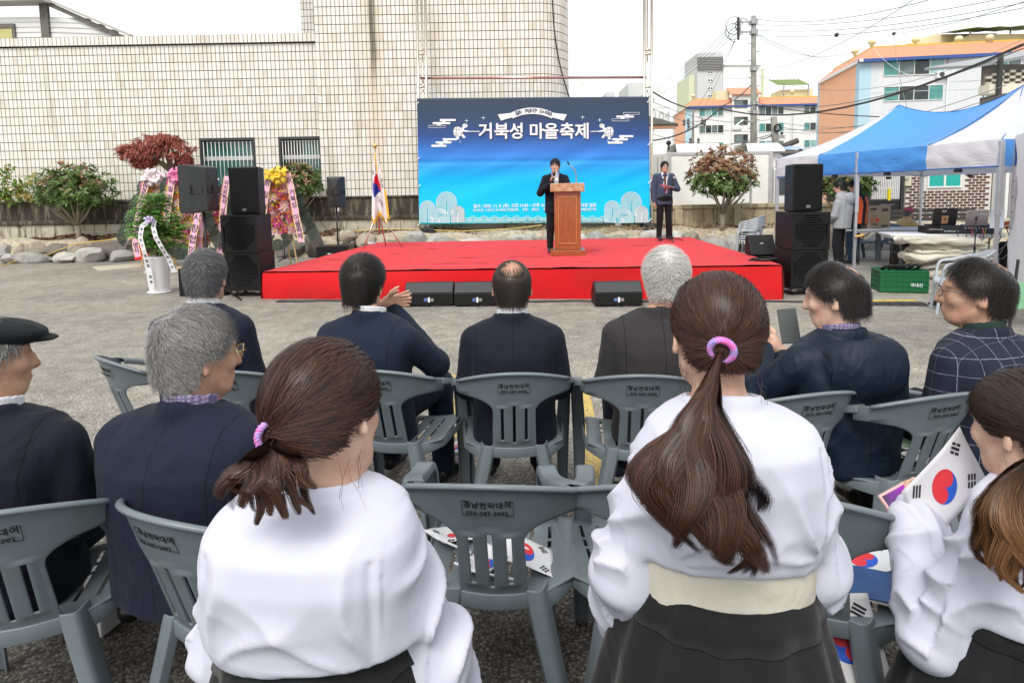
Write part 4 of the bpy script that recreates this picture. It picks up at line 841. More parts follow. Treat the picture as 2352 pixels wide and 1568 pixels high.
MB().add([stg(0, 0) + Vector((.05, .03, -.03)), stg(1, 0) + Vector((-.05, .03, -.03)), stg(1, 1) + Vector((0, 0, -.03)), stg(0, 1) + Vector((0, 0, -.03))] + [Vector((p.x, p.y, 0)) for p in (FL + Vector((.05, .03, 0)), FR + Vector((-.05, .03, 0)), BR_, BL)], [(0, 1, 2, 3), (4, 5, 1, 0), (5, 6, 2, 1), (6, 7, 3, 2), (7, 4, 0, 3)]).build('deck', mat('stage plywood', (.25, .16, .1), .8), sg)
vs_ = [0, .13, .29, .46, .63, .8, 1.0]
for k, (v0, v1) in enumerate(zip(vs_, vs_[1:])):
 def fn(u, v, v0=v0, v1=v1, k=k):
  p = stg(u, v0 + (v1 - v0 - (.006 * max(0, n3(u * 11 + k * 7, k) + .05) if k < 5 else 0)) * v)
  rip = .010 * max(0, pn1(u * 26 + k * 9, v * 2.2)) + (.02 * max(0, pn1(u * 14 + k * 5.3, 7) - .1) if v < .07 else 0)
  return p + Vector((0, 0, .022 - .0035 * k + .004 * v * 0 + rip))
 pn1 = lambda a, b_: n3(a, b_, k * 3.7)
 MB().grid(fn, 90, 12).build('carpet_strip', CARP, sg, smooth=True)
def skirt(P, Q, n, out, name):
 def fn(u, v):
  p = P.lerp(Q, u); z = p.z + .002; bulge = .035 * math.sin(v * math.pi) * (.4 + .6 * math.sin(u * 5 + .7)) + .03 * n3(u * 26, v * 1.5, 1.3) * (1 - v)
  return Vector((p.x, p.y, z * v)) + out * (bulge + .012 + .05 * (1 - v) * (.5 + .5 * math.sin(u * 8)))
 MB().grid(fn, n, 8).build(name, CARP_F, sg, smooth=True)
skirt(FL, FR, 120, Vector((-.11, -1, 0)).normalized(), 'carpet_skirt'); skirt(BL, FL, 60, Vector((-1, -.1, 0)).normalized(), 'carpet_skirt'); skirt(FR, BR_, 60, Vector((1, -.06, 0)).normalized(), 'carpet_skirt')
# folded end of the carpet at the near corner of the left edge
# ---- banner and its steel frame
YB = 17.2
bn = thing('event_banner', 'blue festival backdrop banner with Korean title and line-art turtles', 'banner')
TL, TR, BRb, BLb = at(958, 226, YB), at(1490, 222, YB), at(1493, 508, YB), at(963, 516, YB)
def bpt(u, v, o=0): return TL.lerp(TR, u).lerp(BLb.lerp(BRb, u), v) + Vector((0, -o, 0))
def m_banner():
 m, nt, b = newmat('printed banner cloth'); uv = nt.nodes.new('ShaderNodeUVMap'); s_ = nt.nodes.new('ShaderNodeSeparateXYZ'); nt.links.new(uv.outputs[0], s_.inputs[0])
 c = ramp(nt, s_.outputs['Y'], [(0, (.0, .58, .68)), (.12, (.0, .58, .88)), (.36, (.0, .44, .90)), (.55, (.04, .21, .66)), (.70, (.026, .072, .24)), (.84, (.030, .056, .115)), (1, (.032, .052, .08))])
 nt.links.new(c, b.inputs['Base Color']); b.inputs['Roughness'].default_value = .55; b.inputs['Specular IOR Level'].default_value = .3
 return m
def wrinkle(u, v):
 a = n3(u * 7 + v * 9, (v - u * .35) * 3.2, .5)
 f = max(0, 1 - abs(v - .56) * 3.2); e = math.exp(-((v - .505) / .012) ** 2)
 return .05 * math.sin(math.pi * u) * math.sin(math.pi * v) - .045 * f * float(a) - .02 * e + .02 * n3(u * 3, v * 3, 4)
mbn = MB(); NU, NV = 120, 70; mbn.grid(lambda u, v: bpt(u, v, wrinkle(u, v)), NU, NV)
me = mbn.mesh('cloth', m_banner(), True); uvl = me.uv_layers.new(name='UVMap')
co = [(i / NU, 1 - j / NV) for j in range(NV + 1) for i in range(NU + 1)]
for lp in me.loops: uvl.data[lp.index].uv = co[lp.vertex_index]
cloth = link('cloth', me, bn, solid=.004)
PWH = mat('white print', (.78, .80, .82), .55, .05); PMINT = mat('pale mint print', (.55, .80, .82), .55, .05); PTEAL = mat('teal print', (.0, .42, .50), .55, .05); PDK = mat('dark print', (.02, .03, .06), .6, .05)
def zr3(x, y): return ((1650 + x * .41667) * .5742, (380 + y * .41667) * .5742)   # pixels of the banner close-up
def B2(x, y, o=.012):
 px, py = zr3(x, y); p = at(px, py, YB); u = (p.x - TL.x) / (TR.x - TL.x); v = (TL.z - p.z) / (TL.z - BLb.z)
 return Vector((p.x, YB - o - max(0, wrinkle(min(max(u, 0), 1), min(max(v, 0), 1))) , p.z))
def stroke(mb, pts, w, o=.014, closed=False):
 P = [B2(x, y, o) for x, y in pts]
 if closed: P.append(P[0])
 s_ = .41667 * .5742 * YB / F_PX
 for i in range(len(P) - 1):
  d = (P[i + 1] - P[i]);
  if d.length < 1e-5: continue
  d.normalize(); n = Vector((-d.z, 0, d.x)) * (w * s_ / 2); e = d * (w * s_ * .25)
  mb.add([P[i] - n - e, P[i + 1] - n + e, P[i + 1] + n + e, P[i] + n - e], [(0, 1, 2, 3)])
def arc(cx, cy, rx, ry, a0, a1, n): return [(cx + rx * math.cos(R(a0 + (a1 - a0) * i / n)), cy - ry * math.sin(R(a0 + (a1 - a0) * i / n))) for i in range(n + 1)]
def btext(s, x, y, h, m, bold=0, o=.016, **k):
 p = B2(x, y, o); s_ = .41667 * .5742 * YB / F_PX
 text(s, h * s_, m, bn, frame_m(p, (1, 0, -.002), (0, 0, 1)), bold=bold * s_, **k)
for sh, m_, o in ((6, PDK, .018), (0, PWH, .022)):
 for t, x in (('거', 705), ('북', 855), ('성', 1000), ('마', 1190), ('을', 1330), ('축', 1482), ('제', 1628)): btext(t, x + sh, 360 + sh, 158, m_, 3.4, o)
rib = MB(); up_ = arc(1150, 560, 440, 435, 118, 62, 20); lo_ = arc(1150, 560, 400, 375, 118, 62, 20)
rib.add([B2(*p, .02) for p in up_ + lo_[::-1]], [tuple(range(len(up_) + len(lo_)))])
for sx in (-1, 1): rib.add([B2(1150 + sx * x, y, .017) for x, y in ((200, 175), (330, 190), (318, 215), (300, 250), (255, 235), (190, 218))], [tuple(range(6))])
rib.build('ribbon_print', PWH, bn, fixn=False)
for i, t in enumerate('칠원 구성지구 도시재생'):
 if t != ' ': a = R(112 - i * 3.9 - 2.2); btext(t, 1150 + 435 * math.cos(a), 560 - 403 * math.sin(a), 44, PDK, .8, .025)
def cloud(x, y, s, outline):
 mb = MB()
 for (dx, dy, w) in ((60, -42, 160), (0, -12, 180), (-45, 20, 170)):
  pts = arc(x + dx - w / 2 * s, y + dy, 10, 10, 270, 90, 6)[:] + arc(x + dx + w / 2 * s, y + dy, 10, 10, 90, -90, 6)
  if outline and dy > 0 or outline == 2 and dy < -30: stroke(mb, pts, 3, closed=True)
  else: mb.add([B2(*p, .014) for p in pts], [tuple(range(len(pts)))])
 for dx, dy in ((20, -27), (-25, 4)): mb.add([B2(x + dx - 18, y + dy - 7, .0135), B2(x + dx + 18, y + dy - 7, .0135), B2(x + dx + 18, y + dy + 7, .0135), B2(x + dx - 18, y + dy + 7, .0135)], [(0, 1, 2, 3)])
 mb.build('cloud_print', PWH, bn, fixn=False)
cloud(280, 285, .85, 1); cloud(300, 470, .75, 0); cloud(2040, 222, .85, 2); cloud(1990, 440, .75, 0)
st = MB()
for x, y, r_ in ((520, 250, 25), (680, 222, 26), (458, 452, 15), (1632, 216, 26), (1795, 243, 26), (1872, 442, 14)):
 st.add([B2(x + (r_ if k % 2 == 0 else r_ * .14) * math.cos(k * math.pi / 4), y + (r_ if k % 2 == 0 else r_ * .14) * math.sin(k * math.pi / 4)) for k in range(8)], [tuple(range(8))])
st.build('star_print', PMINT, bn, fixn=False)
for sx, X0 in ((1, 460), (-1, 1862)):                              # two turtles pulling a rope
 f = lambda pts: [(X0 + sx * (x - 460), y) for x, y in pts]
 t = MB(); add = lambda pts, o=.014: t.add([B2(*p, o) for p in f(pts)], [tuple(range(len(pts)))])
 add(arc(432, 355, 42, 52, 0, 360, 16)); add(arc(505, 298, 25, 20, 0, 360, 12)); add([(455, 330), (490, 305), (500, 320), (470, 400), (440, 405)]); add([(470, 335), (530, 345), (540, 358), (470, 352)])
 add([(425, 395), (450, 390), (448, 428), (420, 428)]); add([(465, 385), (490, 380), (512, 412), (490, 418)]); t.build('turtle_print', PWH, bn, fixn=False)
 t = MB()
 for pts in (arc(428, 350, 36, 46, 60, 300, 14), [(400, 330), (455, 335)], [(398, 365), (450, 378)], [(425, 305), (420, 400)], [(455, 320), (462, 400)], arc(510, 293, 5, 5, 0, 360, 8), [(440, 405), (470, 400), (478, 350)]): stroke(t, f(pts), 3, .02)
 t.build('turtle_lines', PDK, bn, fixn=False)['kind'] = 'stuff'
 t = MB(); stroke(t, f([(530, 352), (640 if sx > 0 else 615, 354)]), 11, .013); t.build('rope_print', PWH, bn, fixn=False)
 t = MB()
 for k in range(8): stroke(t, f([(545 + k * 12, 348), (540 + k * 12, 360)]), 3, .02)
 t.build('rope_lines', PDK, bn, fixn=False)
def arch(x, w, ytop, ybot, n, fill, line):
 mb = MB(); r_ = w / 2
 pts = [(x - r_, ybot)] + arc(x, ytop + r_, r_, r_, 180, 0, 16) + [(x + r_, ybot)]
 mb.add([B2(*p, .0125) for p in pts], [tuple(range(len(pts)))]); mb.build('arch_print', fill, bn, fixn=False)
 mb = MB()
 for k in range(n):
  q = r_ * (1 - (k + .12) / n)
  if q < 4: continue
  stroke(mb, [(x - q, ybot)] + arc(x, ytop + r_, q, q, 180, 0, 12) + [(x + q, ybot)], 4.2, .017 + .0001 * k)
 mb.build('arch_lines', line, bn, fixn=False)
PT2 = mat('teal sea print', (.02, .46, .58), .55, .05); PGREY = mat('grey line print', (.30, .42, .46), .55, .05)
for ox in (0, 1762):
 sx = 1 if ox == 0 else 1
 arch(328 + ox + (8 if ox else 0), 198, 930, 1160, 9, PT2, PWH); arch(145 + ox + (10 if ox else 0), 150, 1015, 1225, 8, PT2, PWH)
 arch(258 + ox, 208, 1085, 1228, 9, PWH, PT2); arch(435 + ox, 132, 1063, 1225, 7, PWH, PGREY)
wv = MB()
for row, (y, off) in enumerate(((1228, 0), (1210, 52))):
 for k in range(13):
  for q in (48, 38, 28, 18, 9): stroke(wv, arc(530 + off + k * 104, y, q, q, 180, 0, 10), 4, .014)
wv.build('wave_print', PMINT, bn, fixn=False)
btext('일시 : 2025. 11. 8. (토)  오전 11:00 ~ 오후 16:00', 585, 1070, 40, PWH, .9, .018, align='LEFT', flatx=.93)
btext('주최/주관 : 구성지구 도시재생 주민협의체      후원 :    함안군      칠원구', 582, 1110, 27, PWH, .5, .018, align='LEFT', flatx=.93)
btext('장소 : 칠원 공영주차장 일원', 1763, 1060, 40, PWH, .9, .018, align='RIGHT', flatx=.93); btext('(사)미래발전연구원', 1763, 1100, 27, PWH, .5, .018, align='RIGHT', flatx=.93)
fm = thing('banner_frame', 'tall steel pipe frame holding the banner', 'frame')
CHR = mat('steel pipe', (.62, .60, .56), .22, .3, 2, metal=.9, tint=(.55, .40, .18)); RUB = mat('black rubber foot', (.015, .015, .016), .6)
def pipe(px0, py0, px1, py1, Y, r, name='pipe', m=CHR): MB().tube([at(px0, py0, Y), at(px1, py1, Y)], r, 10).build(name, m, fm, smooth=True)
for xs_, (xb) in (((957, 968, 976), 0), ((1480, 1487, 1497), 1)):
 for k, x in enumerate(xs_):
  Y = YB + .12 + .12 * (k == 1); bot = at(x + (8 if not xb else 0), 518 - 6 * xb, Y); top = at(x, -60, Y)
  MB().tube([bot - Vector((0, 0, .25)), bot, top], [.045, .035, .035] if k != 1 else [.03, .025, .025], 10).build('upright', CHR, fm, smooth=True)
 for y in (115, 125, 200): a = at(xs_[0], y, YB + .14); c = at(xs_[2], y, YB + .14); MB().tube([a, c], .03, 8).build('coupler', CHR, fm, smooth=True)
 for k in (0, 1):
  q = at((985, 1490)[xb], (524, 514)[xb], YB + .15)
  MB().prism([(q.x - .3 + .08 * k, YB - .2 + k * .5, q.z - .3), (q.x + .3, YB - .2 + k * .5, q.z - .3), (q.x + .18, YB - .2 + k * .5, q.z + .02), (q.x - .18, YB - .2 + k * .5, q.z + .02)], (0, .3, 0)).build('foot', RUB, fm, bev=.02)
pipe(965, 180, 1484, 178, YB + .16, .035, 'crossbar', mat('red reflecting pipe', (.55, .30, .28), .2, .3, 2, metal=.9))
pipe(958, 229, 1490, 225, YB + .1, .03, 'crossbar')
tie = MB()
for px, py in ((962, 235), (964, 362), (966, 425), (964, 514), (1490, 232), (1492, 330), (1493, 417), (1493, 506)): p = at(px, py, YB); tie.tube([p + Vector((-.06, -.03, -.05)), p, p + Vector((.05, .05, .05))], .012, 5)
tie.build('cable_ties', PWH, bn)
# ---- podium
LB = stage_z(.95, 10.9)
pdm = thing('podium', 'reddish brown wooden lectern with a framed front panel on stage', 'lectern', (at(1303, 500, 11.05).x, 11.05, stage_z(1.0, 11.05) + .012), R(-4))
def m_wood():
 m, nt, b = newmat('podium wood'); v = coord(nt, 'Object', (6, 6, .7)); n = noise(nt, v, 6, 5, .6, .6)
 c = mixc(nt, ramp(nt, n, [(.3, (0, 0, 0)), (.7, (1, 1, 1))]), (.36, .105, .03), (.22, .055, .018)); nt.links.new(c, b.inputs['Base Color']); b.inputs['Roughness'].default_value = .32; b.inputs['Coat Weight'].default_value = .2; return m
WOOD = m_wood(); WEDGE = mat('worn podium edge', (.38, .15, .06), .4, .6, 12, tint=(.55, .38, .24))
MB().box(-.235, .235, -.2, .26, .1, 1.13).build('body', WOOD, pdm, bev=.008); MB().box(-.31, .31, -.29, .33, 0, .098).build('base', WOOD, pdm, bev=.008)
tp_ = MB().box(-.3, .3, -.27, .33, 1.132, 1.28).build('top', WEDGE, pdm, bev=.008)
fr_ = MB();
for a, c, d, e in ((-.17, .17, 1.03, 1.05), (-.17, .17, .2, .22), (-.17, -.15, .222, 1.028), (.15, .17, .222, 1.028)): fr_.box(a, c, -.212, -.198, d, e)
fr_.build('panel_frame', mat('orange wood moulding', (.50, .18, .05), .35, .3, 9), pdm, bev=.004); MB().box(-.15, .15, -.204, -.199, .22, 1.03).build('panel', WOOD, pdm)
gn = MB().tube([(.17, .1, 1.28), (.17, .1, 1.42), (.15, .08, 1.52), (.09, .04, 1.58), (.05, .02, 1.62)], .009, 8).build('gooseneck', CHR, pdm, smooth=True); MB().tube([(.05, .02, 1.61), (.02, .0, 1.65), (.015, -.01, 1.68)], [.012, .016, .008], 8).build('microphone_clip', RUB, gn)
wb_ = thing('water_bottle', 'small clear water bottle standing on the lectern', 'bottle', (at(1278, 430, 11.0).x, 10.9, pdm.location.z + 1.281))
PLA = mat('clear plastic', (.75, .82, .88), .08, .05, trans=.6); MB().lathe([(.03, 0), (.032, .01), (.032, .13), (.012, .17), (.012, .185)], (0, 0, 0), 14).build('bottle', PLA, wb_, smooth=True); MB().lathe([(.0325, .05), (.0325, .1)], (0, 0, 0), 14).build('paper_label', PWH, wb_); MB().cyl((0, 0, .186), .014, .018, 10).build('cap', PMINT, wb_)
# ---- loudspeakers
SPK = mat('black speaker paint', (.007, .007, .0075), .5, .3, 8, spec=.3, bs=.25, bscale=220, bdist=.002); SGR = mat('black speaker grille', (.006, .006, .0065), .75, .3, 30, spec=.2, bs=.3, bscale=400, bdist=.002); METAL = STEEL
def subwoofer(x0, y0, z0, w, d, h, label, hint=None):
 t = thing('subwoofer', label, 'loudspeaker', (x0 + w / 2, y0, z0), 0, 'stacked subwoofers')
 a = w / 2; MB().box(-a, a, .02, d, 0, h).build('cabinet', SPK, t, bev=.008)
 fr = MB(); c = .13                                              # baffle frame with chamfered opening and slats
 o = [(-a + .045, .05), (a - .045, .05), (a - .045, h - .05), (-a + .045, h - .05)]
 fr.box(-a, a, -.006, .02, 0, .045).box(-a, a, -.006, .02, h - .045, h).box(-a, -a + .04, -.006, .02, .045, h - .045).box(a - .04, a, -.006, .02, .045, h - .045)
 fr.build('front_frame', SPK, t, bev=.003)
 for sx in (-1, 1):
  for sz in (0, 1):
   q = lambda x, z: (sx * x, .0, (z if sz == 0 else h - z)); MB().prism([q(a - .04, .045), q(a - .04, .045 + c), q(a - .04 - .03, .045 + c), q(a - .04 - c, .075), q(a - .04 - c, .045)], (0, .012, 0)).build('corner_brace', SPK, t)
 n = 13
 for k in range(n):
  z = .07 + (h - .14) * k / (n - 1); e = max(0, .10 - min(z - .05, h - .05 - z)); wv_ = a - .06 - e
  MB().add([(-wv_, -.002, z - .008), (wv_, -.002, z - .008), (wv_, .016, z + .01), (-wv_, .016, z + .01)], [(0, 1, 2, 3)]).build('slat', SPK, t, solid=.008)
 MB().box(-a + .041, a - .041, .016, .019, .046, h - .046).build('recess', SGR, t); return t
def top_box(c, w, d, h, label, rz=0, brand=True):
 t = thing('loudspeaker', label, 'loudspeaker', c, rz); a = w / 2
 cab = MB().add([(-a, 0, 0), (a, 0, 0), (a * .62, d, 0), (-a * .62, d, 0), (-a, 0, h), (a, 0, h), (a * .62, d, h), (-a * .62, d, h)], [(3, 2, 1, 0), (4, 5, 6, 7), (0, 1, 5, 4), (1, 2, 6, 5), (2, 3, 7, 6), (3, 0, 4, 7)])
 cab.build('cabinet', SPK, t, bev=.02); MB().box(-a + .02, a - .02, -.012, .0, .03, h - .02).build('grille', SGR, t, bev=.004)
 if brand:
  MB().box(-.03, .03, -.015, -.0125, .06, .095).build('badge', mat('silver badge', (.4, .4, .4), .3, metal=.6), t); text('AGE', .026, RUB, t, frame_m((0, -.0165, .0775), (1, 0, 0), (0, 0, 1)))
 sc = MB()
 for sx in (-1, 1):
  for z in (.05, h - .04): sc.cyl((sx * (a - .04), -.014, z), .006, .004, 6)
 sc.build('screws', SGR, t)
 for sx in (-1, 1): MB().box(sx * (a * .86) - .012, sx * (a * .86) + .012, d * .25, d * .6, h * .42, h * .58).build('handle', RUB, t, bev=.004)
 return t
def castors(x0, x1, y0, y1, z, owner):
 for x in (x0 + .09, x1 - .09):
  for y in (y0 + .1, y1 - .1):
   k = MB().box(x - .03, x + .03, y - .04, y + .04, z - .05, z - .001).build('castor', METAL, owner); MB().tube([(x - .018, y, .045), (x + .018, y, .045)], .045, 14).build('castor_wheel', RUB, k)
def dolly(x0, x1, y0, y1, z, label):
 d = thing('dolly', label, 'dolly'); MB().box(x0 - .02, x1 + .02, y0 - .02, y1 + .02, z - .03, z - .002).build('platform', SPK, d, bev=.005); castors(x0, x1, y0, y1, z - .03, d)
lx0, lx1, ly = at(516, 600, 9.75).x, at(597, 600, 9.75).x, 9.75; hL = .585
dolly(lx0, lx1, ly, ly + .6, .13, 'wheeled dolly under the left speaker stack')
_sl = subwoofer(lx0, ly, .13, lx1 - lx0, .62, hL, 'lower black slatted subwoofer of the left speaker stack'); subwoofer(lx0 - .02, ly - .02, .13 + hL + .004, lx1 - lx0, .62, hL + .02, 'upper black slatted subwoofer of the left speaker stack')
_x = (at(524, 440, 9.8).x + at(596, 440, 9.8).x) / 2; top_box((_x, 9.8, .13 + 2 * hL + .026), .49, .42, .76, 'big black loudspeaker on top of the left speaker stack', R(-3))
text('M', .13, mat('chalk mark', (.06, .04, .045), .6), _sl, frame_m(((lx1 - lx0) / 2 + .003, .4, .22), (0, 1, 0), (0, 0, 1)))
rx0, rx1, ry = at(1817, 600, 8.95).x, at(1902, 600, 8.95).x, 8.95
dolly(rx0, rx1, ry, ry + .6, .13, 'wheeled dolly under the right speaker stack')
subwoofer(rx0, ry, .13, rx1 - rx0, .6, .545, 'lower black slatted subwoofer of the right speaker stack'); subwoofer(rx0 + .01, ry - .01, .13 + .55, rx1 - rx0, .6, .555, 'upper black slatted subwoofer of the right speaker stack')
_x = (at(1821, 440, 9.0).x + at(1892, 440, 9.0).x) / 2; top_box((_x, 9.0, .13 + .55 + .56), .46, .42, .70, 'big black loudspeaker on top of the right speaker stack', R(4))
def stand_speaker(px, py0, py1, Y, w, label, rz, foot_z, flip=1):
 """moulded plastic PA cabinet on a pole, seen from behind: side faces meet in a ridge"""
 top = at(px, py0, Y).z; bot = at(px, py1, Y).z; x = at(px, (py0 + py1) / 2, Y).x; h = top - bot
 t = thing('pole_speaker', label, 'loudspeaker', (x, Y, foot_z), rz); z0 = bot - foot_z; a = w / 2; d = .44
 V = [(-a, d, z0), (a, d, z0), (a, d, z0 + h), (-a, d, z0 + h), (-a, d * .55, z0), (a, d * .55, z0), (a, d * .55, z0 + h), (-a, d * .55, z0 + h), (-a * .55, 0, z0 + .04), (a * .55, 0, z0 + .04), (a * .55, 0, z0 + h - .04), (-a * .55, 0, z0 + h - .04), (-a*.1, -.03, z0 + h * .66), (a*.1, -.03, z0 + h * .66), (a*.1, -.03, z0 + h * .40), (-a*.1, -.03, z0 + h * .40)]
 MB().add(V, [(0, 1, 2, 3), (0, 4, 5, 1), (1, 5, 6, 2), (2, 6, 7, 3), (3, 7, 4, 0), (4, 8, 9, 5), (5, 9, 10, 6), (6, 10, 11, 7), (7, 11, 8, 4), (8, 15, 14, 9), (9, 14, 13, 10), (10, 13, 12, 11), (11, 12, 15, 8), (12, 13, 14, 15)]).build('cabinet', mat('grey black plastic', (.016, .017, .019), .5, .2, 6), t, bev=.012)
 MB().box(-a * .5, a * .5, -.045, -.032, z0 + h * .42, z0 + h * .56).build('handle_recess', RUB, t, bev=.004); MB().box(-a * .28, -a * .12, -.055, -.046, z0 + h * .41, z0 + h * .57).build('handle', SPK, t, bev=.003)
 MB().box(-a + .01, a - .01, d, d + .015, z0 + .02, z0 + h - .02).build('grille', SGR, t)
 for sx in (-1, 1):
  hx = lambda y: sx * (a - (a * .45) * max(0, (d * .55 - y)) / (d * .55) + .004)
  for y0_, y1_, m_, e in ((.05, .19, RUB, 0), (.21, .26, RUB, 0), (.19, .21, SPK, .012)):
   MB().quad((hx(y0_) + sx * e, y0_, z0 + h * .40), (hx(y1_) + sx * e, y1_, z0 + h * .40), (hx(y1_) + sx * e, y1_, z0 + h * .57), (hx(y0_) + sx * e, y0_, z0 + h * .57)).build('side_handle', m_, t, solid=.006)
 MB().tube([(0, .2, .35), (0, .2, z0 + .02)], .02, 10).build('pole', RUB, t, smooth=True); MB().tube([(0, .2, .02), (0, .2, .37)], .026, 10).build('pole', RUB, t, smooth=True)
 for k in range(3):
  an = R(90 + 120 * k); e = (.45 * math.cos(an), .2 + .45 * math.sin(an), .015); MB().tube([(0, .2, .42), e], .014, 8).build('leg', RUB, t, smooth=True)
 MB().tube([(a * .6, .05, z0 + h * .45), (a * 1.3, .0, z0 + h * .3), (a * .9, .05, z0 - .1), (.05, .18, z0 - .35), (.03, .17, .3)], .006, 5).build('cable', RUB, t); return t
stand_speaker(488, 378, 489, 9.0, .40, 'tall black loudspeaker on a pole beside the left speaker stack', R(68), 0)
stand_speaker(768, 405, 478, 13.6, .38, 'small black loudspeaker on a pole behind the keyboard amplifier', R(8), 0.0)
am = thing('amplifier', 'black box amplifier standing left of the stage corner', 'amplifier', (at(762, 590, 13.0).x, 13.0, 0), R(8))
MB().box(-.32, .32, 0, .4, .0, .56).build('cabinet', SPK, am, bev=.015); q = MB().box(-.13, .03, -.006, 0, .36, .42).build('control_panel', RUB, am); MB().box(-.08, -.02, -.009, -.0065, .38, .4).build('badge', PWH, q); MB().box(-.3, .3, -.012, 0, .03, .33).build('grille', SGR, am)
bx = thing('equipment_case', 'black flight case with wooden lid beside the left speaker stack', 'case', (at(462, 630, 9.9).x, 9.9, 0)); MB().box(-.38, .38, 0, .5, 0, .46).build('case', SPK, bx, bev=.01); MB().box(-.39, .39, -.01, .51, .462, .49).build('lid', mat('light wood lid', (.55, .38, .2), .6), bx)
def wedge(x0, x1, Y, label):
 w_ = x1 - x0; t = thing('stage_monitor', label, 'monitor speaker', ((x0 + x1) / 2, Y, 0), 0, 'stage monitors'); a = w_ / 2; h = .33
 MB().prism([(-a, 0, .02), (-a, .42, .02), (-a, .46, .14), (-a, .22, h), (-a, .14, h), (-a, 0, .19)], (w_, 0, 0)).build('cabinet', SPK, t, bev=.01)
 MB().prism([(-a + .012, .002 + .008, .205), (-a + .012, .135, h - .006), (-a + .012, .131, h - .002), (-a + .012, -.004, .205)], (w_ - .024, 0, 0)).build('grille', mat('grey grille', (.035, .037, .04), .6, .2, 60, bs=.4, bscale=300), t)
 c = MB().box(-.075, .075, -.006, .0, .07, .13).build('connector_plate', RUB, t, bev=.003)
 for k, (x, m_) in enumerate(((-.045, mat('blue connector', (.12, .2, .55), .4)), (.045, METAL))): MB().tube([(x, -.018, .1), (x, -.004, .1)], .024, 12).build('socket', m_ if k == 0 else METAL, c)
 MB().box(-.014, .014, -.009, -.0065, .065, .135).build('sticker', PWH, c)
 MB().tube([(-.045, -.02, .1), (-.03, -.06, .03), (.02, -.08, .012), (.1, -.05, .04), (.2, -.02, .02), (.32, .02, .01)], .005, 5).build('cable', RUB, t); return t
for x0, x1, lab in ((931, 1041, 'black floor monitor left of the centre row'), (1044, 1150, 'black floor monitor behind the balding man in the middle'), (1366, 1478, 'black floor monitor beside the white-haired man')):
 a = gp(x0, 704); c = gp(x1, 705); wedge(a.x, c.x, (a.y + c.y) / 2, lab)
# ---- microphone stands
def mic_stand(x, y, z, h, label, boom=None, tripod=True, mic=True, rz=0, col=RUB):
 t = thing('microphone_stand', label, 'microphone stand', (x, y, z), rz)
 MB().tube([(0, 0, .06), (0, 0, h * .55)], .014, 8).build('lower_tube', col, t, smooth=True); MB().tube([(0, 0, h * .54), (0, 0, h)], .009, 8).build('upper_tube', col, t, smooth=True); MB().tube([(0, 0, h * .53), (0, 0, h * .58)], .02, 8).build('clutch', RUB, t)
 if tripod:
  MB().cyl((0, 0, .05), .03, .07, 10).build('hub', RUB, t)
  for k in range(3): an = R(20 + 120 * k); MB().tube([(0, 0, .09), (.3 * math.cos(an), .3 * math.sin(an), .012)], .01, 6).build('leg', col, t)
 else: MB().lathe([(.12, 0), (.12, .012), (.03, .03), (.02, .07)], (0, 0, 0), 16).build('base', RUB, t)
 if boom:
  b_ = MB().tube([Vector((0, 0, h)) - Vector(boom) * .45, Vector((0, 0, h)) + Vector(boom)], .008, 6).build('boom', col, t)
  e = Vector((0, 0, h)) + Vector(boom); d = Vector(boom).normalized(); MB().tube([e, e + d * .1, e + d * .17], [.014, .018, .026], 10).build('microphone', RUB, t, smooth=True)
 elif mic:
  MB().tube([(0, -.03, h), (0, -.13, h + .06)], [.012, .018], 8).build('microphone', RUB, t, smooth=True); MB().sphere((0, -.15, h + .075), .03, 10).build('microphone_head', METAL, t, smooth=True)
 else: MB().tube([(0, 0, h), (-.015, -.02, h + .05), (.0, -.03, h + .07)], [.012, .02, .008], 6).build('clip', RUB, t)
 return t
mcx = at(1543, 555, 13.25); mic_stand(mcx.x, 13.25, stage_z(mcx.x, 13.25) + .012, 1.3, 'microphone stand before the man holding the paper', mic=True)
p = gp(654, 600); mic_stand(p.x, p.y, 0, 1.05, 'boom microphone stand before the yellow-bow wreath', (.28, 0, -.36)); p = gp(725, 588); mic_stand(p.x, p.y, 0, 1.2, 'boom microphone stand left of the black amplifier', (.35, .05, -.5))
p = gp(1646, 570); mic_stand(p.x, p.y, 0, 1.25, 'black microphone stand right of the stage', mic=False); p = at(1702, 520, 15.3); mic_stand(p.x, 15.3, 0, 1.3, 'far black microphone stand behind the stacked chairs', mic=True)
# music stand with a paper near the amplifier
t = thing('music_stand', 'slim stand with a small white card beside the amplifier', 'stand', (gp(790, 580).x, gp(790, 580).y, 0)); MB().tube([(0, 0, .02), (-.02, 0, 1.0), (-.1, 0, 1.3)], .01, 6).build('pole', RUB, t); MB().box(-.2, -.08, -.01, .0, 1.2, 1.38).build('card', PWH, t)
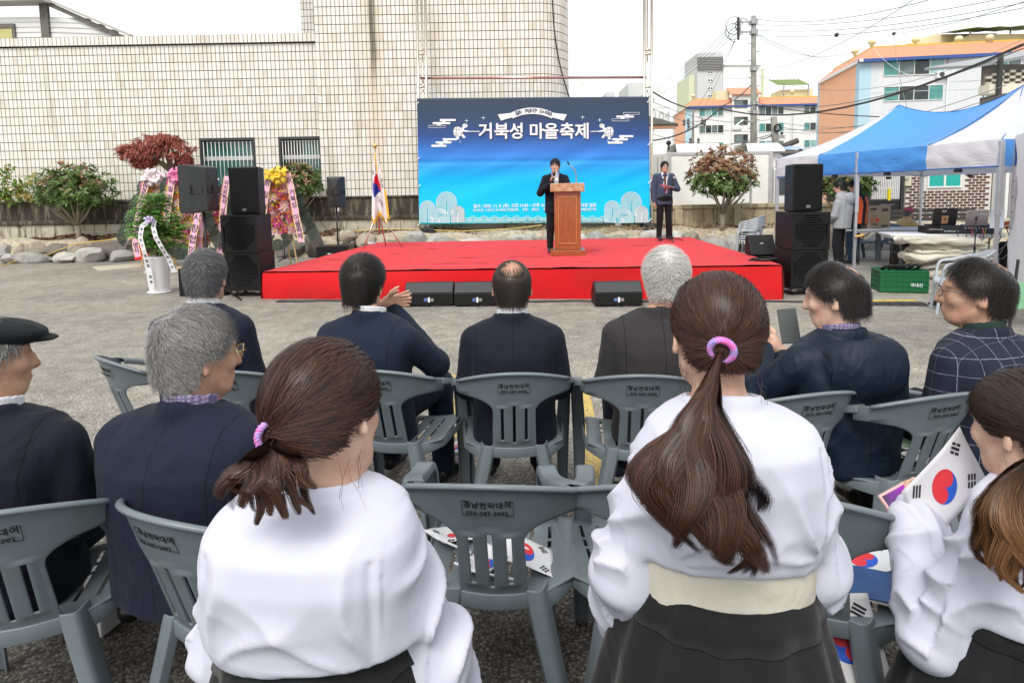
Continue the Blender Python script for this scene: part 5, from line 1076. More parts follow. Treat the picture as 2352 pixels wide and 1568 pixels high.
# ---- national flag on a chrome tripod
fg = thing('flag_stand', 'Korean flag with yellow fringe on a chrome tripod stand', 'flag', (at(872, 560, 13.5).x, 13.5, stage_z(-2.9, 13.5) + .01))
ftop = at(869, 340, 13.5).z - fg.location.z
MB().tube([(0, 0, .3), (-.02, 0, ftop)], .014, 8).build('pole', CHR, fg, smooth=True); MB().sphere((-.02, 0, ftop + .05), .055, 14).build('finial', mat('gold ball', (.75, .55, .2), .25, metal=.8), fg, smooth=True); MB().cyl((0, 0, .78), .03, .1, 10).build('collar', CHR, fg)
for k, (dx, dy) in enumerate(((-.28, -.35), (.52, -.12), (.05, .42))): MB().tube([(0, 0, .85), (dx, dy, .0)], .014, 8).build('leg', CHR, fg, smooth=True)
hf = 1.45; z1 = ftop - .12
def flagpt(u, v):                                                   # u across the drape, v down
 w_ = .05 + .30 * v ** .7; fold = .055 * math.sin(u * 15 + 1.5 * v) * (.3 + v)
 return Vector((-.02 - w_ * .42 + w_ * 1.05 * u + .02 * v, -.04 + fold - .05 * v, z1 - (hf * (.93 + .07 * math.sin(u * 9))) * v))
WCL = mat('white flag cloth', (.78, .78, .78), .7, .1, sheen=.2); FRED = mat('flag red', (.60, .01, .03), .7); FBLU = mat('flag blue', (.012, .03, .30), .7); FBLK = mat('flag black', (.015, .015, .018), .7); FGOLD = mat('gold fringe', (.80, .50, .02), .6, .4, 60)
me = MB().grid(flagpt, 48, 60).mesh('cloth', [WCL, FRED, FBLU, FBLK], True)
for p in me.polygons:
 i, j = p.index % 48, p.index // 48; u, v = (i + .5) / 48, (j + .5) / 60; du, dv = (u - .42) / .36, (v - .52) / .17
 if du * du + dv * dv < 1: p.material_index = 1 if (du * .5 - dv + .28 * math.sin(du * 3.2)) > (.15 * du) else 2
 if u > .45 and abs(v - .80) < .045 and (int((v - .755) / .015) % 2 == 0) and .42 < u < .78: p.material_index = 3
 if abs(v - .28) < .05 and u < .25 and int(v * 66) % 2 == 0: p.material_index = 3
 if abs(v - .45) < .06 and u > .86 and int(v * 50) % 2: p.material_index = 3
link('cloth', me, fg)
fr = MB()
for k in range(60):
 u = k / 59; a = flagpt(u, 1.0); fr.tube([a, a + Vector((rnd.uniform(-.01, .01), 0, -.09))], .006, 4)
for k in range(40):
 v = .55 + .45 * k / 39; a = flagpt(1.0, v); fr.tube([a, a + Vector((.05, 0, -.06))], .006, 4)
for k in range(18): v = k / 60; a = flagpt(.55, v); fr.tube([a + Vector((0, -.03, 0)), a + Vector((0, -.03, -.06))], .014, 5)
fr.build('fringe', FGOLD, fg)['kind'] = 'stuff'
wb2 = tag(MB().lathe([(.03, 0), (.032, .01), (.032, .13), (.012, .17), (.012, .19)], (0, 0, 0), 12).xf(Matrix.Rotation(R(90), 4, 'Y')).build('water_bottle', PLA, smooth=True), 'clear bottle lying beside the flag stand', 'bottle'); wb2.location = at(845, 562, 14.2); wb2.location.z = stage_z(-3.2, 14.2) + .045
# ---- yellow cable along the bed
YC = mat('yellow cable', (.62, .45, .08), .5)
pts = [gp(0, 612), gp(60, 602) + Vector((0, 0, .12))] + [at(x, y, 16.5) for x, y in ((110, 585), (170, 560), (260, 550), (320, 545))]
tag(MB().tube(pts, .014, 6).build('cable', YC), 'yellow cable lying over the stones at the left', 'cable')
tag(MB().tube([at(x, y, 17.05) for x, y in ((790, 533), (870, 526), (960, 527), (1060, 531), (1180, 525), (1245, 517))], .014, 6).build('cable', YC), 'yellow cable running under the banner', 'cable')
pts = [(x, 9.42 - .109 * (x + 3.9) - .1 - .03 * math.sin(x * 5), .012) for x in [-3.6 + .15 * k for k in range(52)]]
for k in range(4): tag(MB().tube([(x, y - .03 * k - .02 * math.sin(x * 2 + k), .012) for x, y, z in pts], .009, 5).build('cable', RUB), f'black cable on the asphalt along the stage front, {ORD[k]} out from the skirt', 'cable')
# ================================================================ plants and flower wreaths
def m_leaf(name, cols, rough=.45):
 m, nt, b = newmat(name); g = nt.nodes.new('ShaderNodeNewGeometry'); oi = nt.nodes.new('ShaderNodeObjectInfo')
 n = len(cols); c = ramp(nt, g.outputs['Random Per Island'], [(i / max(1, n - 1), k) for i, k in enumerate(cols)])
 nt.links.new(c, b.inputs['Base Color']); b.inputs['Roughness'].default_value = rough; b.inputs['Subsurface Weight'].default_value = 0
 b.inputs['Transmission Weight'].default_value = 0
 tl = nt.nodes.new('ShaderNodeBsdfTranslucent'); nt.links.new(c, tl.inputs[0]); mx = nt.nodes.new('ShaderNodeMixShader'); mx.inputs[0].default_value = .25
 out = nt.nodes['Material Output']; nt.links.new(b.outputs[0], mx.inputs[1]); nt.links.new(tl.outputs[0], mx.inputs[2]); nt.links.new(mx.outputs[0], out.inputs[0]); return m
LEAF_G = m_leaf('green leaves', [(.05, .10, .022), (.10, .18, .04), (.17, .26, .07), (.07, .14, .03)]); LEAF_R = m_leaf('bronze young leaves', [(.30, .12, .08), (.36, .20, .10), (.24, .19, .08), (.40, .16, .11)])
LEAF_M = m_leaf('red maple leaves', [(.32, .08, .06), (.44, .13, .095), (.25, .06, .045), (.52, .19, .13)]); LEAF_L = m_leaf('fresh green leaves', [(.05, .15, .03), (.11, .28, .05), (.22, .40, .08), (.07, .20, .035)])
BARK = mat('pale bark', (.30, .25, .19), .85, .4, 6, bs=.4, bscale=30); BARKD = mat('dark bark', (.12, .085, .06), .85, .4, 6, bs=.4, bscale=30)
def leaf(mb, p, d, up, s, w=.42, mi=0):
 d = d.normalized(); sdv = d.cross(up); sdv = sdv.normalized() if sdv.length > 1e-3 else d.orthogonal().normalized(); n = sdv.cross(d)
 mb.add([p, p + d * s * .45 + sdv * s * w * .5 + n * s * .06, p + d * s + n * s * -.08, p + d * s * .45 - sdv * s * w * .5 + n * s * .06, p + d * s * .5], [(0, 1, 4), (1, 2, 4), (2, 3, 4), (3, 0, 4)], mi)
def rvec():
 v = Vector((rnd.gauss(0, 1), rnd.gauss(0, 1), rnd.gauss(0, 1))); return v.normalized()
def shrub(name, label, c, rad, ground, n, mats, cat, red_top=0, size=.13, stems=3, bark=BARK, trunk_r=.05, whorl=7):
 t = thing(name, label, cat, (c.x, c.y, ground)); C = Vector((0, 0, c.z - ground)); mb = MB(); tips = []
 for _ in range(n):
  d = rvec(); r_ = rnd.uniform(.72, 1.03) if rnd.random() < .75 else rnd.uniform(.35, .75)
  r_ *= 1 + .16 * n3(d.x * 2.3 + c.x, d.y * 2.3, d.z * 2.3)
  p = C + Vector((d.x * rad[0], d.y * rad[1], d.z * rad[2])) * r_
  if d.z < -.55 and r_ > .8: continue
  tips.append(p); ax = (d + Vector((0, 0, .8)) + rvec() * .35).normalized(); red = rnd.random() < red_top * max(0, .25 + d.z * 1.1)
  for k in range(whorl):
   a = k * 6.283 / whorl + rnd.random(); e = ax.orthogonal().normalized(); e = Matrix.Rotation(a, 3, ax) @ e
   leaf(mb, p + ax * rnd.uniform(-.03, .02), e + ax * rnd.uniform(.1, .9), ax, size * rnd.uniform(.7, 1.2), .40, 1 if red else 0)
 mb.build('crown', mats, t, fixn=False)
 br = MB(); fork = Vector((0, 0, max(.15, (C.z - rad[2]) * .62)))
 br.tube([(0, 0, -.1), (.02, 0, fork.z * .5), fork], [trunk_r * 1.15, trunk_r, trunk_r * .9], 8)
 for k in range(stems * 4):
  e = rnd.choice(tips); q = fork.lerp(e, .5) + Vector((0, 0, -.08)); br.tube([fork, q, e], [trunk_r * .55, trunk_r * .35, trunk_r * .1], 6)
 br.build('trunk', bark, t, smooth=True); return t
def px_shrub(name, label, x0, x1, y0, y1, Y, gpx, n, mats, cat='shrub', **k):
 a, b_ = at(x0, y1, Y), at(x1, y0, Y); c = (a + b_) / 2; g = at(gpx[0], gpx[1], Y).z
 return shrub(name, label, c, ((b_.x - a.x) / 2, (b_.x - a.x) / 2 * .7, (b_.z - a.z) / 2), g, n, mats, cat, **k)
px_shrub('photinia_shrub', 'round photinia with green and bronze leaves at the far left wall', 92, 252, 375, 500, 17.0, (183, 550), 520, [LEAF_G, LEAF_R], red_top=.35, size=.16, trunk_r=.07)
px_shrub('photinia_tree', 'round photinia with red young leaves before the white truck', 1582, 1738, 338, 470, 16.9, (1650, 528), 560, [LEAF_G, LEAF_R], 'tree', red_top=2.2, size=.15, trunk_r=.07)
px_shrub('photinia_shrub', 'bushy photinia half hidden behind the yellow-bow wreath', 612, 738, 375, 470, 17.2, (665, 545), 420, [LEAF_G, LEAF_R], red_top=.45, size=.15, trunk_r=.06)
px_shrub('photinia_tree', 'photinia tree behind the two young men under the tent', 1880, 2006, 375, 470, 16.4, (1895, 530), 420, [LEAF_G, LEAF_R], 'tree', red_top=.7, size=.15, trunk_r=.07)
# red maple: flat spreading crown with drooping palmate leaves
mp_ = thing('maple_tree', 'red Japanese maple with a flat spreading crown', 'tree', (at(390, 470, 16.9).x, 16.9, .55)); mb = MB()
ml = lambda x, y: at(x, y, 16.9) - mp_.location
pads = [(320, 350, 48, 22), (360, 325, 50, 22), (410, 345, 38, 26), (345, 345, 55, 22), (385, 320, 30, 14), (300, 345, 28, 16), (425, 370, 18, 18), (330, 372, 30, 12)]
for cx, cy, rx, ry in pads:
 for _ in range(150):
  d = rvec(); c = ml(cx, cy); s_ = 16.9 / F_PX; p = c + Vector((d.x * rx * s_, d.y * rx * s_ * .8, d.z * ry * s_)) * rnd.uniform(.5, 1)
  ax = (Vector((d.x, d.y, .2)) + rvec() * .4).normalized()
  for k in range(5):
   e = Matrix.Rotation((k - 2) * .55, 3, ax.orthogonal()) @ (ax * .5 + Vector((0, 0, -.75)) + rvec() * .25); leaf(mb, p, e, Vector((d.x, d.y, .5)), rnd.uniform(.10, .18), .26)
mb.build('crown', LEAF_M, mp_, fixn=False)
br = MB(); f0 = ml(393, 395)
br.tube([(-.02, 0, -.1), ml(398, 440), f0], [.1, .085, .075], 8)
for x, y in ((372, 368), (350, 358), (330, 352), (412, 362), (425, 350), (395, 345), (375, 335)): br.tube([f0, f0.lerp(ml(x, y), .5) + Vector((0, 0, .03)), ml(x, y)], [.055, .035, .012], 6)
br.build('trunk', BARKD, mp_, smooth=True)
# climbing weed at the far left
vn = thing('vine', 'green and yellowing vine growing over the wall at the left edge', 'vine', (at(20, 450, 17.7).x, 17.7, 1.2)); mb = MB(); st_ = MB()
for pts in ([(20, 462), (10, 430), (15, 400), (22, 380)], [(0, 462), (30, 435), (60, 420), (95, 405)], [(10, 455), (-10, 440), (0, 425)], [(25, 460), (60, 452), (90, 458)], [(40, 462), (50, 440), (40, 430)], [(-10, 462), (5, 445), (25, 448)]):
 P = [at(x, y, 17.65) - vn.location for x, y in pts]; st_.tube(P, .012, 5)
 for i in range(len(P) - 1):
  for k in range(22): p = P[i].lerp(P[i + 1], rnd.random()) + rvec() * .1; leaf(mb, p, rvec() + Vector((0, -.4, -.2)), Vector((0, -1, .3)), rnd.uniform(.1, .2), .6)
mb.build('leaves', m_leaf('vine leaves', [(.06, .16, .02), (.16, .26, .03), (.30, .20, .04), (.10, .20, .03)]), vn, fixn=False); st_.build('stems', BARK, vn)
# ---- potted plant with congratulation ribbons
pt = thing('potted_plant', 'leafy green plant in a tall white pot tied with white ribbons', 'plant', gp(367, 672)); px_m = pt.location.y / F_PX
PS = lambda x, y, dy=0: at(x, y, pt.location.y + dy) - pt.location
w1 = (at(393, 0, pt.location.y).x - at(334, 0, pt.location.y).x) / 2; hp = at(363, 588, pt.location.y).z
pot = MB().lathe([(w1 * .70, .03), (w1 * .74, .06), (w1 * .97, hp - .03), (w1 * 1.0, hp - .015), (w1 * 1.0, hp), (w1 * .95, hp), (w1 * .93, hp - .05), (.02, hp - .06)], (0, 0, 0), 32).build('pot', mat('glossy white pot', (.84, .84, .84), .3, .05, coat=.3), pt, smooth=True)
MB().lathe([(w1 * .8, 0), (w1 * .9, .012), (w1 * .9, .03), (w1 * .6, .028)], (0, 0, 0), 28).build('saucer', mat('glossy white pot', (.7, .7, .7)), pot, smooth=True)
mb = MB()
for cx, cy, rx, ry, n in ((350, 470, 28, 28, 90), (372, 500, 38, 30, 120), (350, 530, 42, 26, 120), (378, 545, 36, 26, 110), (395, 520, 26, 26, 80), (335, 500, 26, 30, 80), (360, 455, 16, 16, 50), (385, 565, 28, 14, 50)):
 for _ in range(n):
  d = rvec(); c = PS(cx, cy); p = c + Vector((d.x * rx, d.y * rx * .9, d.z * ry)) * px_m * rnd.uniform(.5, 1.05); ax = (Vector((d.x, d.y * 1.2 - .2, .1)) + rvec() * .5).normalized()
  for k in range(7):                                         # pinnate leaf
   q = p + ax * (.022 * k); side = ax.cross(Vector((0, 0, 1))).normalized() * (1 if k % 2 else -1); leaf(mb, q, side * .8 + ax * .5 + Vector((0, 0, -.35)), Vector((0, 0, 1)), rnd.uniform(.055, .085), .5)
mb.build('leaves', LEAF_L, pt, fixn=False)
MB().tube([(0, 0, hp - .06), PS(360, 540), PS(365, 490)], [.02, .015, .008], 6).tube([(.03, .02, hp - .06), PS(375, 550), PS(385, 520)], [.015, .01, .006], 6).build('stem', BARKD, pt)
RIBW = mat('white satin ribbon', (.78, .77, .80), .35, .1, sheen=.3); RTXT = mat('black ribbon lettering', (.02, .02, .03), .7)
def ribbon(parent, pts, w, m, txt=None, size=.05, frill=None, nm='ribbon', tm=None, normal=Vector((0, -1, 0)), bold=.001):
 """hanging ribbon along pts (local), characters written down it"""
 P = [Vector(p) for p in pts]; n = len(P); mb = MB(); L = []; Rr = []
 for i in range(n):
  d = (P[min(i + 1, n - 1)] - P[max(0, i - 1)]).normalized(); s = d.cross(normal).normalized() * w / 2; L.append(P[i] - s); Rr.append(P[i] + s)
 mb.add(L + Rr, [(i, i + 1, n + i + 1, n + i) for i in range(n - 1)]); rb_ = mb.build(nm, m, parent, fixn=False, solid=.002)
 if frill:
  for E_, sg_ in ((L, -1), (Rr, 1)):
   f_ = MB(); seg = []
   for i in range(n - 1):
    for k in range(4): seg.append(E_[i].lerp(E_[i + 1], k / 4))
   seg.append(E_[-1]); side = (Rr[0] - L[0]).normalized() * sg_
   f_.add([p + normal * .004 - side * .004 for p in seg] + [p + side * w * .14 + normal * (.012 if k % 2 else -.004) for k, p in enumerate(seg)], [(k, k + 1, len(seg) + k + 1, len(seg) + k) for k in range(len(seg) - 1)]); f_.build('frill', frill, rb_, fixn=False)
 if txt:
  tot = [0]
  for i in range(n - 1): tot.append(tot[-1] + (P[i + 1] - P[i]).length)
  for k, ch in enumerate(txt):
   if ch == ' ': continue
   s = tot[-1] * (.06 + .9 * (k + .5) / len(txt)); i = max(j for j in range(n - 1) if tot[j] <= s); f = (s - tot[i]) / (tot[i + 1] - tot[i]); q = P[i].lerp(P[i + 1], f); d = (P[i + 1] - P[i]).normalized()
   text(ch, size, tm or RTXT, rb_, frame_m(q + normal * .006, (-d).cross(normal) * -1 if False else d.cross(normal) * (1 if d.cross(normal).x > 0 else -1), -d), bold=bold)
 return rb_
ribbon(pt, [PS(345, 505, -.33), PS(326, 520, -.36), PS(322, 545, -.38), PS(330, 575, -.36), PS(342, 615, -.26), PS(350, 660, -.22)], .075, RIBW, '구성신RS 위원회 일동', .052)
ribbon(pt, [PS(355, 507, -.35), PS(352, 522, -.40), PS(358, 545, -.42), PS(372, 570, -.38), PS(388, 595, -.28), PS(400, 625, -.24)], .075, RIBW, '주도시재생구성지구', .05)
LAV = mat('lavender satin', (.55, .48, .72), .4, .1, sheen=.3); PKR = mat('pink satin', (.72, .30, .40), .4, .1, sheen=.3)
def bow(parent, c, r, m, m2, nloop=7, nm='bow', sq=.75):
 b_ = MB()
 for k in range(nloop * 2):
  a = 2 * math.pi * k / nloop + rnd.uniform(-.2, .2); rr = r * rnd.uniform(.6, 1.08) * (1 if k < nloop else .7); d = Vector((math.cos(a), -.2 - .5 * (k >= nloop) - .2 * rnd.random(), math.sin(a) * sq)); w_ = Vector((-math.sin(a), rnd.uniform(-.6, .6), math.cos(a))) * r * .17
  loop = [c + d * rr * s + Vector((0, -h_, 0)) * r for s, h_ in ((.05, .0), (.45, .22), (.85, .25), (1.0, .1), (.8, -.05), (.4, -.02), (.05, 0))]
  b_.add([p - w_ * (.4 + .9 * i / 3 if i < 4 else .9) for i, p in enumerate(loop)] + [p + w_ * (.4 + .9 * i / 3 if i < 4 else .9) for i, p in enumerate(loop)], [(i, i + 1, 7 + i + 1, 7 + i) for i in range(6)])
 o = b_.build(nm, m, parent, fixn=False, smooth=True); MB().sphere(c + Vector((0, -.25 * r, 0)), r * .22, 10).build('bow_knot', m2, o, smooth=True)
bow(pt, PS(346, 505, -.38), .11, LAV, PKR)
# ---- flower wreaths
FANM = m_leaf('grey green fan leaf', [(.06, .09, .075), (.09, .125, .10), (.12, .16, .13), (.04, .06, .05)], .5)
FCOL = [mat('flower ' + n_, c_, .6, .3, 20) for n_, c_ in (('magenta', (.72, .06, .30)), ('red', (.70, .03, .04)), ('yellow', (.85, .58, .02)), ('pale pink', (.82, .55, .60)), ('orange', (.80, .18, .06)), ('pink', (.82, .30, .42)))]
CORE = mat('flower core', (.55, .35, .02), .7)
def flower_mesh(m, petals=9, cup=.35, core=CORE):
 mb = MB()
 for layer, (r_, z) in enumerate(((1.0, 0), (.68, .22))):
  for k in range(petals):
   a = 2 * math.pi * (k + .5 * layer) / petals; w_ = 3.0 / petals
   q = lambda rr, da, zz: (rr * math.cos(a + da), -zz - z, rr * math.sin(a + da))
   mb.add([q(.12, 0, .05), q(.6 * r_, -w_ * .5, .25 * cup * 2), q(r_, 0, cup * .6), q(.6 * r_, w_ * .5, .25 * cup * 2)], [(0, 1, 2, 3)])
 mb.sphere((0, -.3, 0), .24, 8, 1); me = mb.mesh('flower', [m, core], True); return me
FLW = [flower_mesh(m, 9) for m in FCOL]; LILY = flower_mesh(FCOL[3], 6, .7); LILYP = flower_mesh(FCOL[0], 6, .7)
PINKR = mat('pink satin ribbon', (.78, .42, .56), .4, .12, sheen=.3); FRILL = mat('yellow printed ribbon edge', (.72, .62, .22), .5, .6, 30, tint=(.75, .35, .45))
def wreath(label, px, ytop, ybot, Y, wpx, bowc, bowm, left, right, seed, lily=True, ntext=None):
 r = random.Random(seed); top = at(px, ytop, Y); bot = at(px, ybot, Y)
 t = thing('flower_wreath', label, 'flower wreath', (bot.x, Y, 0), 0, 'congratulation wreaths'); s = Y / F_PX; hz = top.z; S = lambda x, y, dy=0: at(x, y, Y + dy) - t.location
 for sx in (-1, 1):                                              # wooden easel
  MB().tube([S(px + sx * 12, ytop + 40, .1), (sx * .42, .05, .0)], .018, 4).build('easel_leg', mat('raw pine', (.55, .36, .17), .7, .3, 8), t)
 MB().tube([S(px, ytop + 40, .12), (0, .75, .0)], .018, 4).build('easel_leg', mat('raw pine', (.5, .3, .15)), t)
 fans = [(px + sx * wpx * (.62 + .34 * k), ytop + 30 + (ybot - ytop) * (.06 + .2 * k), sx) for sx in (-1, 1) for k in range(4)] + [(px - wpx * .4, ybot - 18, -1), (px + wpx * .4, ybot - 18, 1), (px, ybot - 12, 0)]
 for fx, fy, sx in fans:
  c = S(fx - sx * 12, fy, .04); mb = MB(); a0 = math.atan2(.15 if sx else -1, sx * 1.0 if sx else 0); rad = wpx * .62 * s
  for k in range(19):
   a = a0 + (k - 9) * .13; tip = Vector((math.cos(a), -.05, math.sin(a))) * rad; w_ = Vector((-math.sin(a), 0, math.cos(a))) * rad * .055
   mb.add([c, c + tip * .96 - w_ + Vector((0, -.012, 0)), c + tip + Vector((0, .012, 0)), c + tip * .96 + w_ + Vector((0, -.012, 0))], [(0, 1, 2), (0, 2, 3)])
  mb.build('fan_leaf', FANM, t, fixn=False)
 n = 0; yy = ytop + 26
 while yy < ybot - 22:
  f = (yy - ytop) / (ybot - ytop); half = wpx * (.48 + .46 * min(1, f * 1.3))
  x = px - half + r.uniform(0, 3)
  while x < px + half:
   big = lily and r.random() < .12; m_ = r.choice([LILY, LILYP]) if big else FLW[r.choices(range(6), (4, 4, 4, 3, 3, 4))[0]]
   o = link('flower', m_, t); q = S(x + r.uniform(-2, 2), yy + r.uniform(-2, 2), -.08 - r.uniform(0, .07)); sc = (r.uniform(5.8, 8.0) if not big else 12) * s
   o.matrix_local = Matrix.Translation(q) @ Matrix.Rotation(r.uniform(-.5, .5), 4, 'X') @ Matrix.Rotation(r.uniform(-.5, .5), 4, 'Z') @ Matrix.Rotation(r.uniform(0, 6), 4, 'Y') @ Matrix.Scale(sc, 4); n += 1
   x += r.uniform(7.5, 9.5)
  yy += 8.5
 MB().box(-wpx * .5 * s, wpx * .5 * s, .0, .05, S(px, ybot - 25).z, S(px, ytop + 30).z).build('backing', mat('green foam backing', (.03, .07, .03), .9), t)
 bow(t, S(px, ytop + 14, -.16), wpx * .62 * s, bowm, bowm, 9)
 if left: ribbon(t, [S(p[0] - 5, p[1], -.2 - .02 * i) for i, p in enumerate(left[0])], 12 * s, PINKR, left[1], left[2] * s, FRILL, bold=.0015)
 if right: ribbon(t, [S(p[0] + 5, p[1], -.2 - .02 * i) for i, p in enumerate(right[0])], 12 * s, PINKR, right[1], right[2] * s, FRILL, bold=.0015)
 return t
OG = mat('white organza', (.80, .66, .70), .5, .15, sheen=.4); OP = mat('pink organza', (.80, .20, .42), .5, .2, sheen=.4); OY = mat('yellow organza', (.82, .60, .03), .5, .2, sheen=.4)
wreath('flower wreath with a pale pink bow behind the potted plant', 360, 392, 575, 14.6, 46, None, OG, ([(345, 400), (338, 430), (328, 470), (320, 520), (316, 560), (322, 590)], '함안군의회의원 ○○○ 영식', 13), ([(375, 400), (384, 440), (394, 490)], None, 12), 1)
wreath('flower wreath with a bright pink bow behind the pole speaker', 414, 391, 580, 14.0, 48, None, OP, ([(402, 402), (396, 440), (390, 480), (386, 520)], '시칠원기업인', 13), ([(452, 480), (446, 510), (438, 545), (434, 585), (436, 620)], '시장협의회', 20), 2)
wreath('small flower wreath between the pole speaker and the speaker stack', 486, 410, 580, 14.4, 44, None, OG, ([(470, 480), (466, 520), (462, 560), (470, 590)], None, 12), ([(518, 405), (512, 440), (508, 480), (504, 530), (500, 582)], '자치회회장 안병호외 위원일동', 11), 3)
wreath('flower wreath with a yellow bow right of the speaker stack', 638, 387, 560, 13.9, 46, None, OY, ([(622, 400), (617, 430), (612, 465), (610, 495)], '함칠원', 17), ([(655, 398), (663, 430), (670, 465), (676, 500), (683, 530), (687, 556)], '祝 거북성 마을축제', 15), 4)
q = gp(340, 598); tag(MB().box(-.3, .3, 0, .05, .12, .55).build('red_panel', mat('red plastic', (.6, .02, .02), .4), bev=.01), 'small red panel behind the potted plant', 'panel').location = (at(335, 580, 15.2).x, 15.2, 0)
# ================================================================ tent and what stands under it
TA, TB = Vector((6.17, 14.2, 0)), Vector((7.72, 9.68, 0)); Tu = (TB - TA).normalized(); TLn = (TB - TA).length; Tn = Vector((-Tu.y, Tu.x, 0)); Tn = Tn if Tn.x > 0 else -Tn; TD = 4.6
EZ, VZ = 2.30, 1.88                                               # eave and valance bottom
def m_tent(name, col):
 m, nt, b = newmat(name); v = coord(nt); nt.links.new(mixc(nt, mnode(nt, 'MULTIPLY', noise(nt, v, 2, 4), .3), col, tuple(c * .8 for c in col)), b.inputs['Base Color']); b.inputs['Roughness'].default_value = .38
 tl = nt.nodes.new('ShaderNodeBsdfTranslucent'); tl.inputs[0].default_value = (*col, 1); mx = nt.nodes.new('ShaderNodeMixShader'); mx.inputs[0].default_value = .3
 out = nt.nodes['Material Output']; nt.links.new(b.outputs[0], mx.inputs[1]); nt.links.new(tl.outputs[0], mx.inputs[2]); nt.links.new(mx.outputs[0], out.inputs[0]); bump(nt, b, noise(nt, coord(nt, 'Object', (1, 1, 2.5)), 5, 4, .6, .8), .35, .05); return m
TBL = m_tent('blue tent cloth', (.09, .36, .85)); TWT = m_tent('white tent cloth', (.74, .74, .77)); TEDGE = mat('blue piping', (.03, .12, .38), .6)
tn = thing('canopy_tent', 'blue and white pop-up canopy tent over the sound desk', 'tent')
def TP(a, n, z): return TA + Tu * a + Tn * n + Vector((0, 0, z))
ap1 = TP(1.15, 2.3, 3.42); ap2 = TP(TLn - 1.15, 2.3, 3.42)
def sag(P, Q, t, s): p = P.lerp(Q, t); p.z -= s * 4 * t * (1 - t); return p
def panel(fa, fb, ta, tb, n1, m, name, sg=.16, rsag=0):
 """cloth from eave points fa..fb up to ridge points ta..tb"""
 MB().grid(lambda u, v: sag(fa.lerp(fb, u), sag(ta, tb, u, rsag), v, sg * (1 if ta != tb else .9) * (.35 + .65 * math.sin(math.pi * u) if ta != tb else .8)) + Vector((0, 0, .012 * n3(u * 9, v * 6))), 16, 14).build(name, m, tn, smooth=True, fixn=False)
q = lambda t, n=0: TP(TLn * t, n, EZ)
panel(q(0), q(.25), ap1, ap1, 0, TWT, 'roof_panel'); panel(q(.25), q(.75), ap1, ap2, 0, TBL, 'roof_panel', .22, .30); panel(q(.75), q(1), ap2, ap2, 0, TWT, 'roof_panel')
panel(q(0, TD), q(0), ap1, ap1, 0, TWT, 'roof_panel'); panel(q(1), q(1, TD), ap2, ap2, 0, TWT, 'roof_panel'); panel(q(1, TD), q(0, TD), ap2, ap1, 0, TBL, 'roof_panel', .22, .3)
def valance(t0, t1, m, n=0):
 MB().grid(lambda u, v: TP(TLn * (t0 + (t1 - t0) * u), n, EZ - (EZ - VZ) * v) - Tn * (.012 + .022 * n3((t0 + u * (t1 - t0)) * 22, v * 2.5) + .02 * math.sin(v * 3)), 26, 8).build('valance', m, tn, smooth=True, fixn=False)
valance(0, .25, TWT); valance(.25, .75, TBL); valance(.75, 1, TWT); valance(0, .5, TWT, TD); valance(.5, 1, TBL, TD)
MB().grid(lambda u, v: TA + Tn * (TD * u) + Vector((0, 0, EZ - (EZ - VZ) * v)) - Tu * .015, 10, 3).build('valance', TWT, tn, fixn=False); MB().grid(lambda u, v: TB + Tn * (TD * u) + Vector((0, 0, EZ - (EZ - VZ) * v)) + Tu * .015, 10, 3).build('valance', TBL, tn, fixn=False)
for a, c in ((q(.25), ap1), (q(.75), ap2), (q(0), ap1), (q(1), ap2)): MB().tube([sag(a, c, t, .155) + Vector((0, 0, .012)) for t in [i / 10 for i in range(11)]], .008, 5).build('seam', TEDGE, tn)
MB().tube([sag(ap1, ap2, i / 12, .3) for i in range(13)], .01, 5).build('seam', TEDGE, tn)
MB().tube([TP(0, -.03, VZ), TP(TLn, -.03, VZ)], .012, 5).build('hem', TEDGE, tn)
LEGM = mat('white aluminium leg', (.58, .58, .60), .35, .15, 4, metal=.5)
def leg(p, w=.035):
 l = MB().box(p.x - w, p.x + w, p.y - w, p.y + w, 1.1, EZ - .02).build('leg', LEGM, tn, bev=.006); MB().box(p.x - w * .7, p.x + w * .7, p.y - w * .7, p.y + w * .7, .02, 1.12).build('inner_leg', LEGM, l, bev=.005); MB().box(p.x - .07, p.x + .07, p.y - .07, p.y + .07, .0, .018).build('foot_plate', LEGM, l); return l
mid = TA.lerp(TB, .45)
for p in (TA, mid, TB, TA + Tn * TD, TB + Tn * TD, mid + Tn * TD): leg(p)
MB().tube([mid + Vector((-.03, -.05, .62)), mid + Vector((.12, -.08, .66))], [.02, .03], 8).build('leg_knob', mat('orange knob', (.6, .35, .1), .5), tn)
for z in (EZ - .05, VZ + .02):                                    # scissor trusses
 pass
for P, Q in ((TA, mid), (mid, TB), (TA, TA + Tn * TD), (TB, TB + Tn * TD), (TA + Tn * TD, TB + Tn * TD)):
 for s in range(2):
  a, c = P.lerp(Q, .5 * s), P.lerp(Q, .5 * s + .5)
  for z0, z1 in ((EZ - .06, VZ - .02), (VZ - .02, EZ - .06)): MB().tube([a + Vector((0, 0, z0)) + Tn * .03, c + Vector((0, 0, z1)) + Tn * .03], .014, 4).build('truss_bar', LEGM, tn)
  k = P.lerp(Q, .5 * s + .25) + Vector((0, 0, (EZ + VZ) / 2 - .18)); MB().box(k.x - .05, k.x + .05, k.y - .03, k.y + .03, k.z - .1, k.z - .04).build('truss_joint', RUB, tn)
for p in (ap1, ap2): MB().tube([p + Vector((0, 0, -.75)), p + Vector((0, 0, -.02))], .02, 6).build('mast', LEGM, tn)
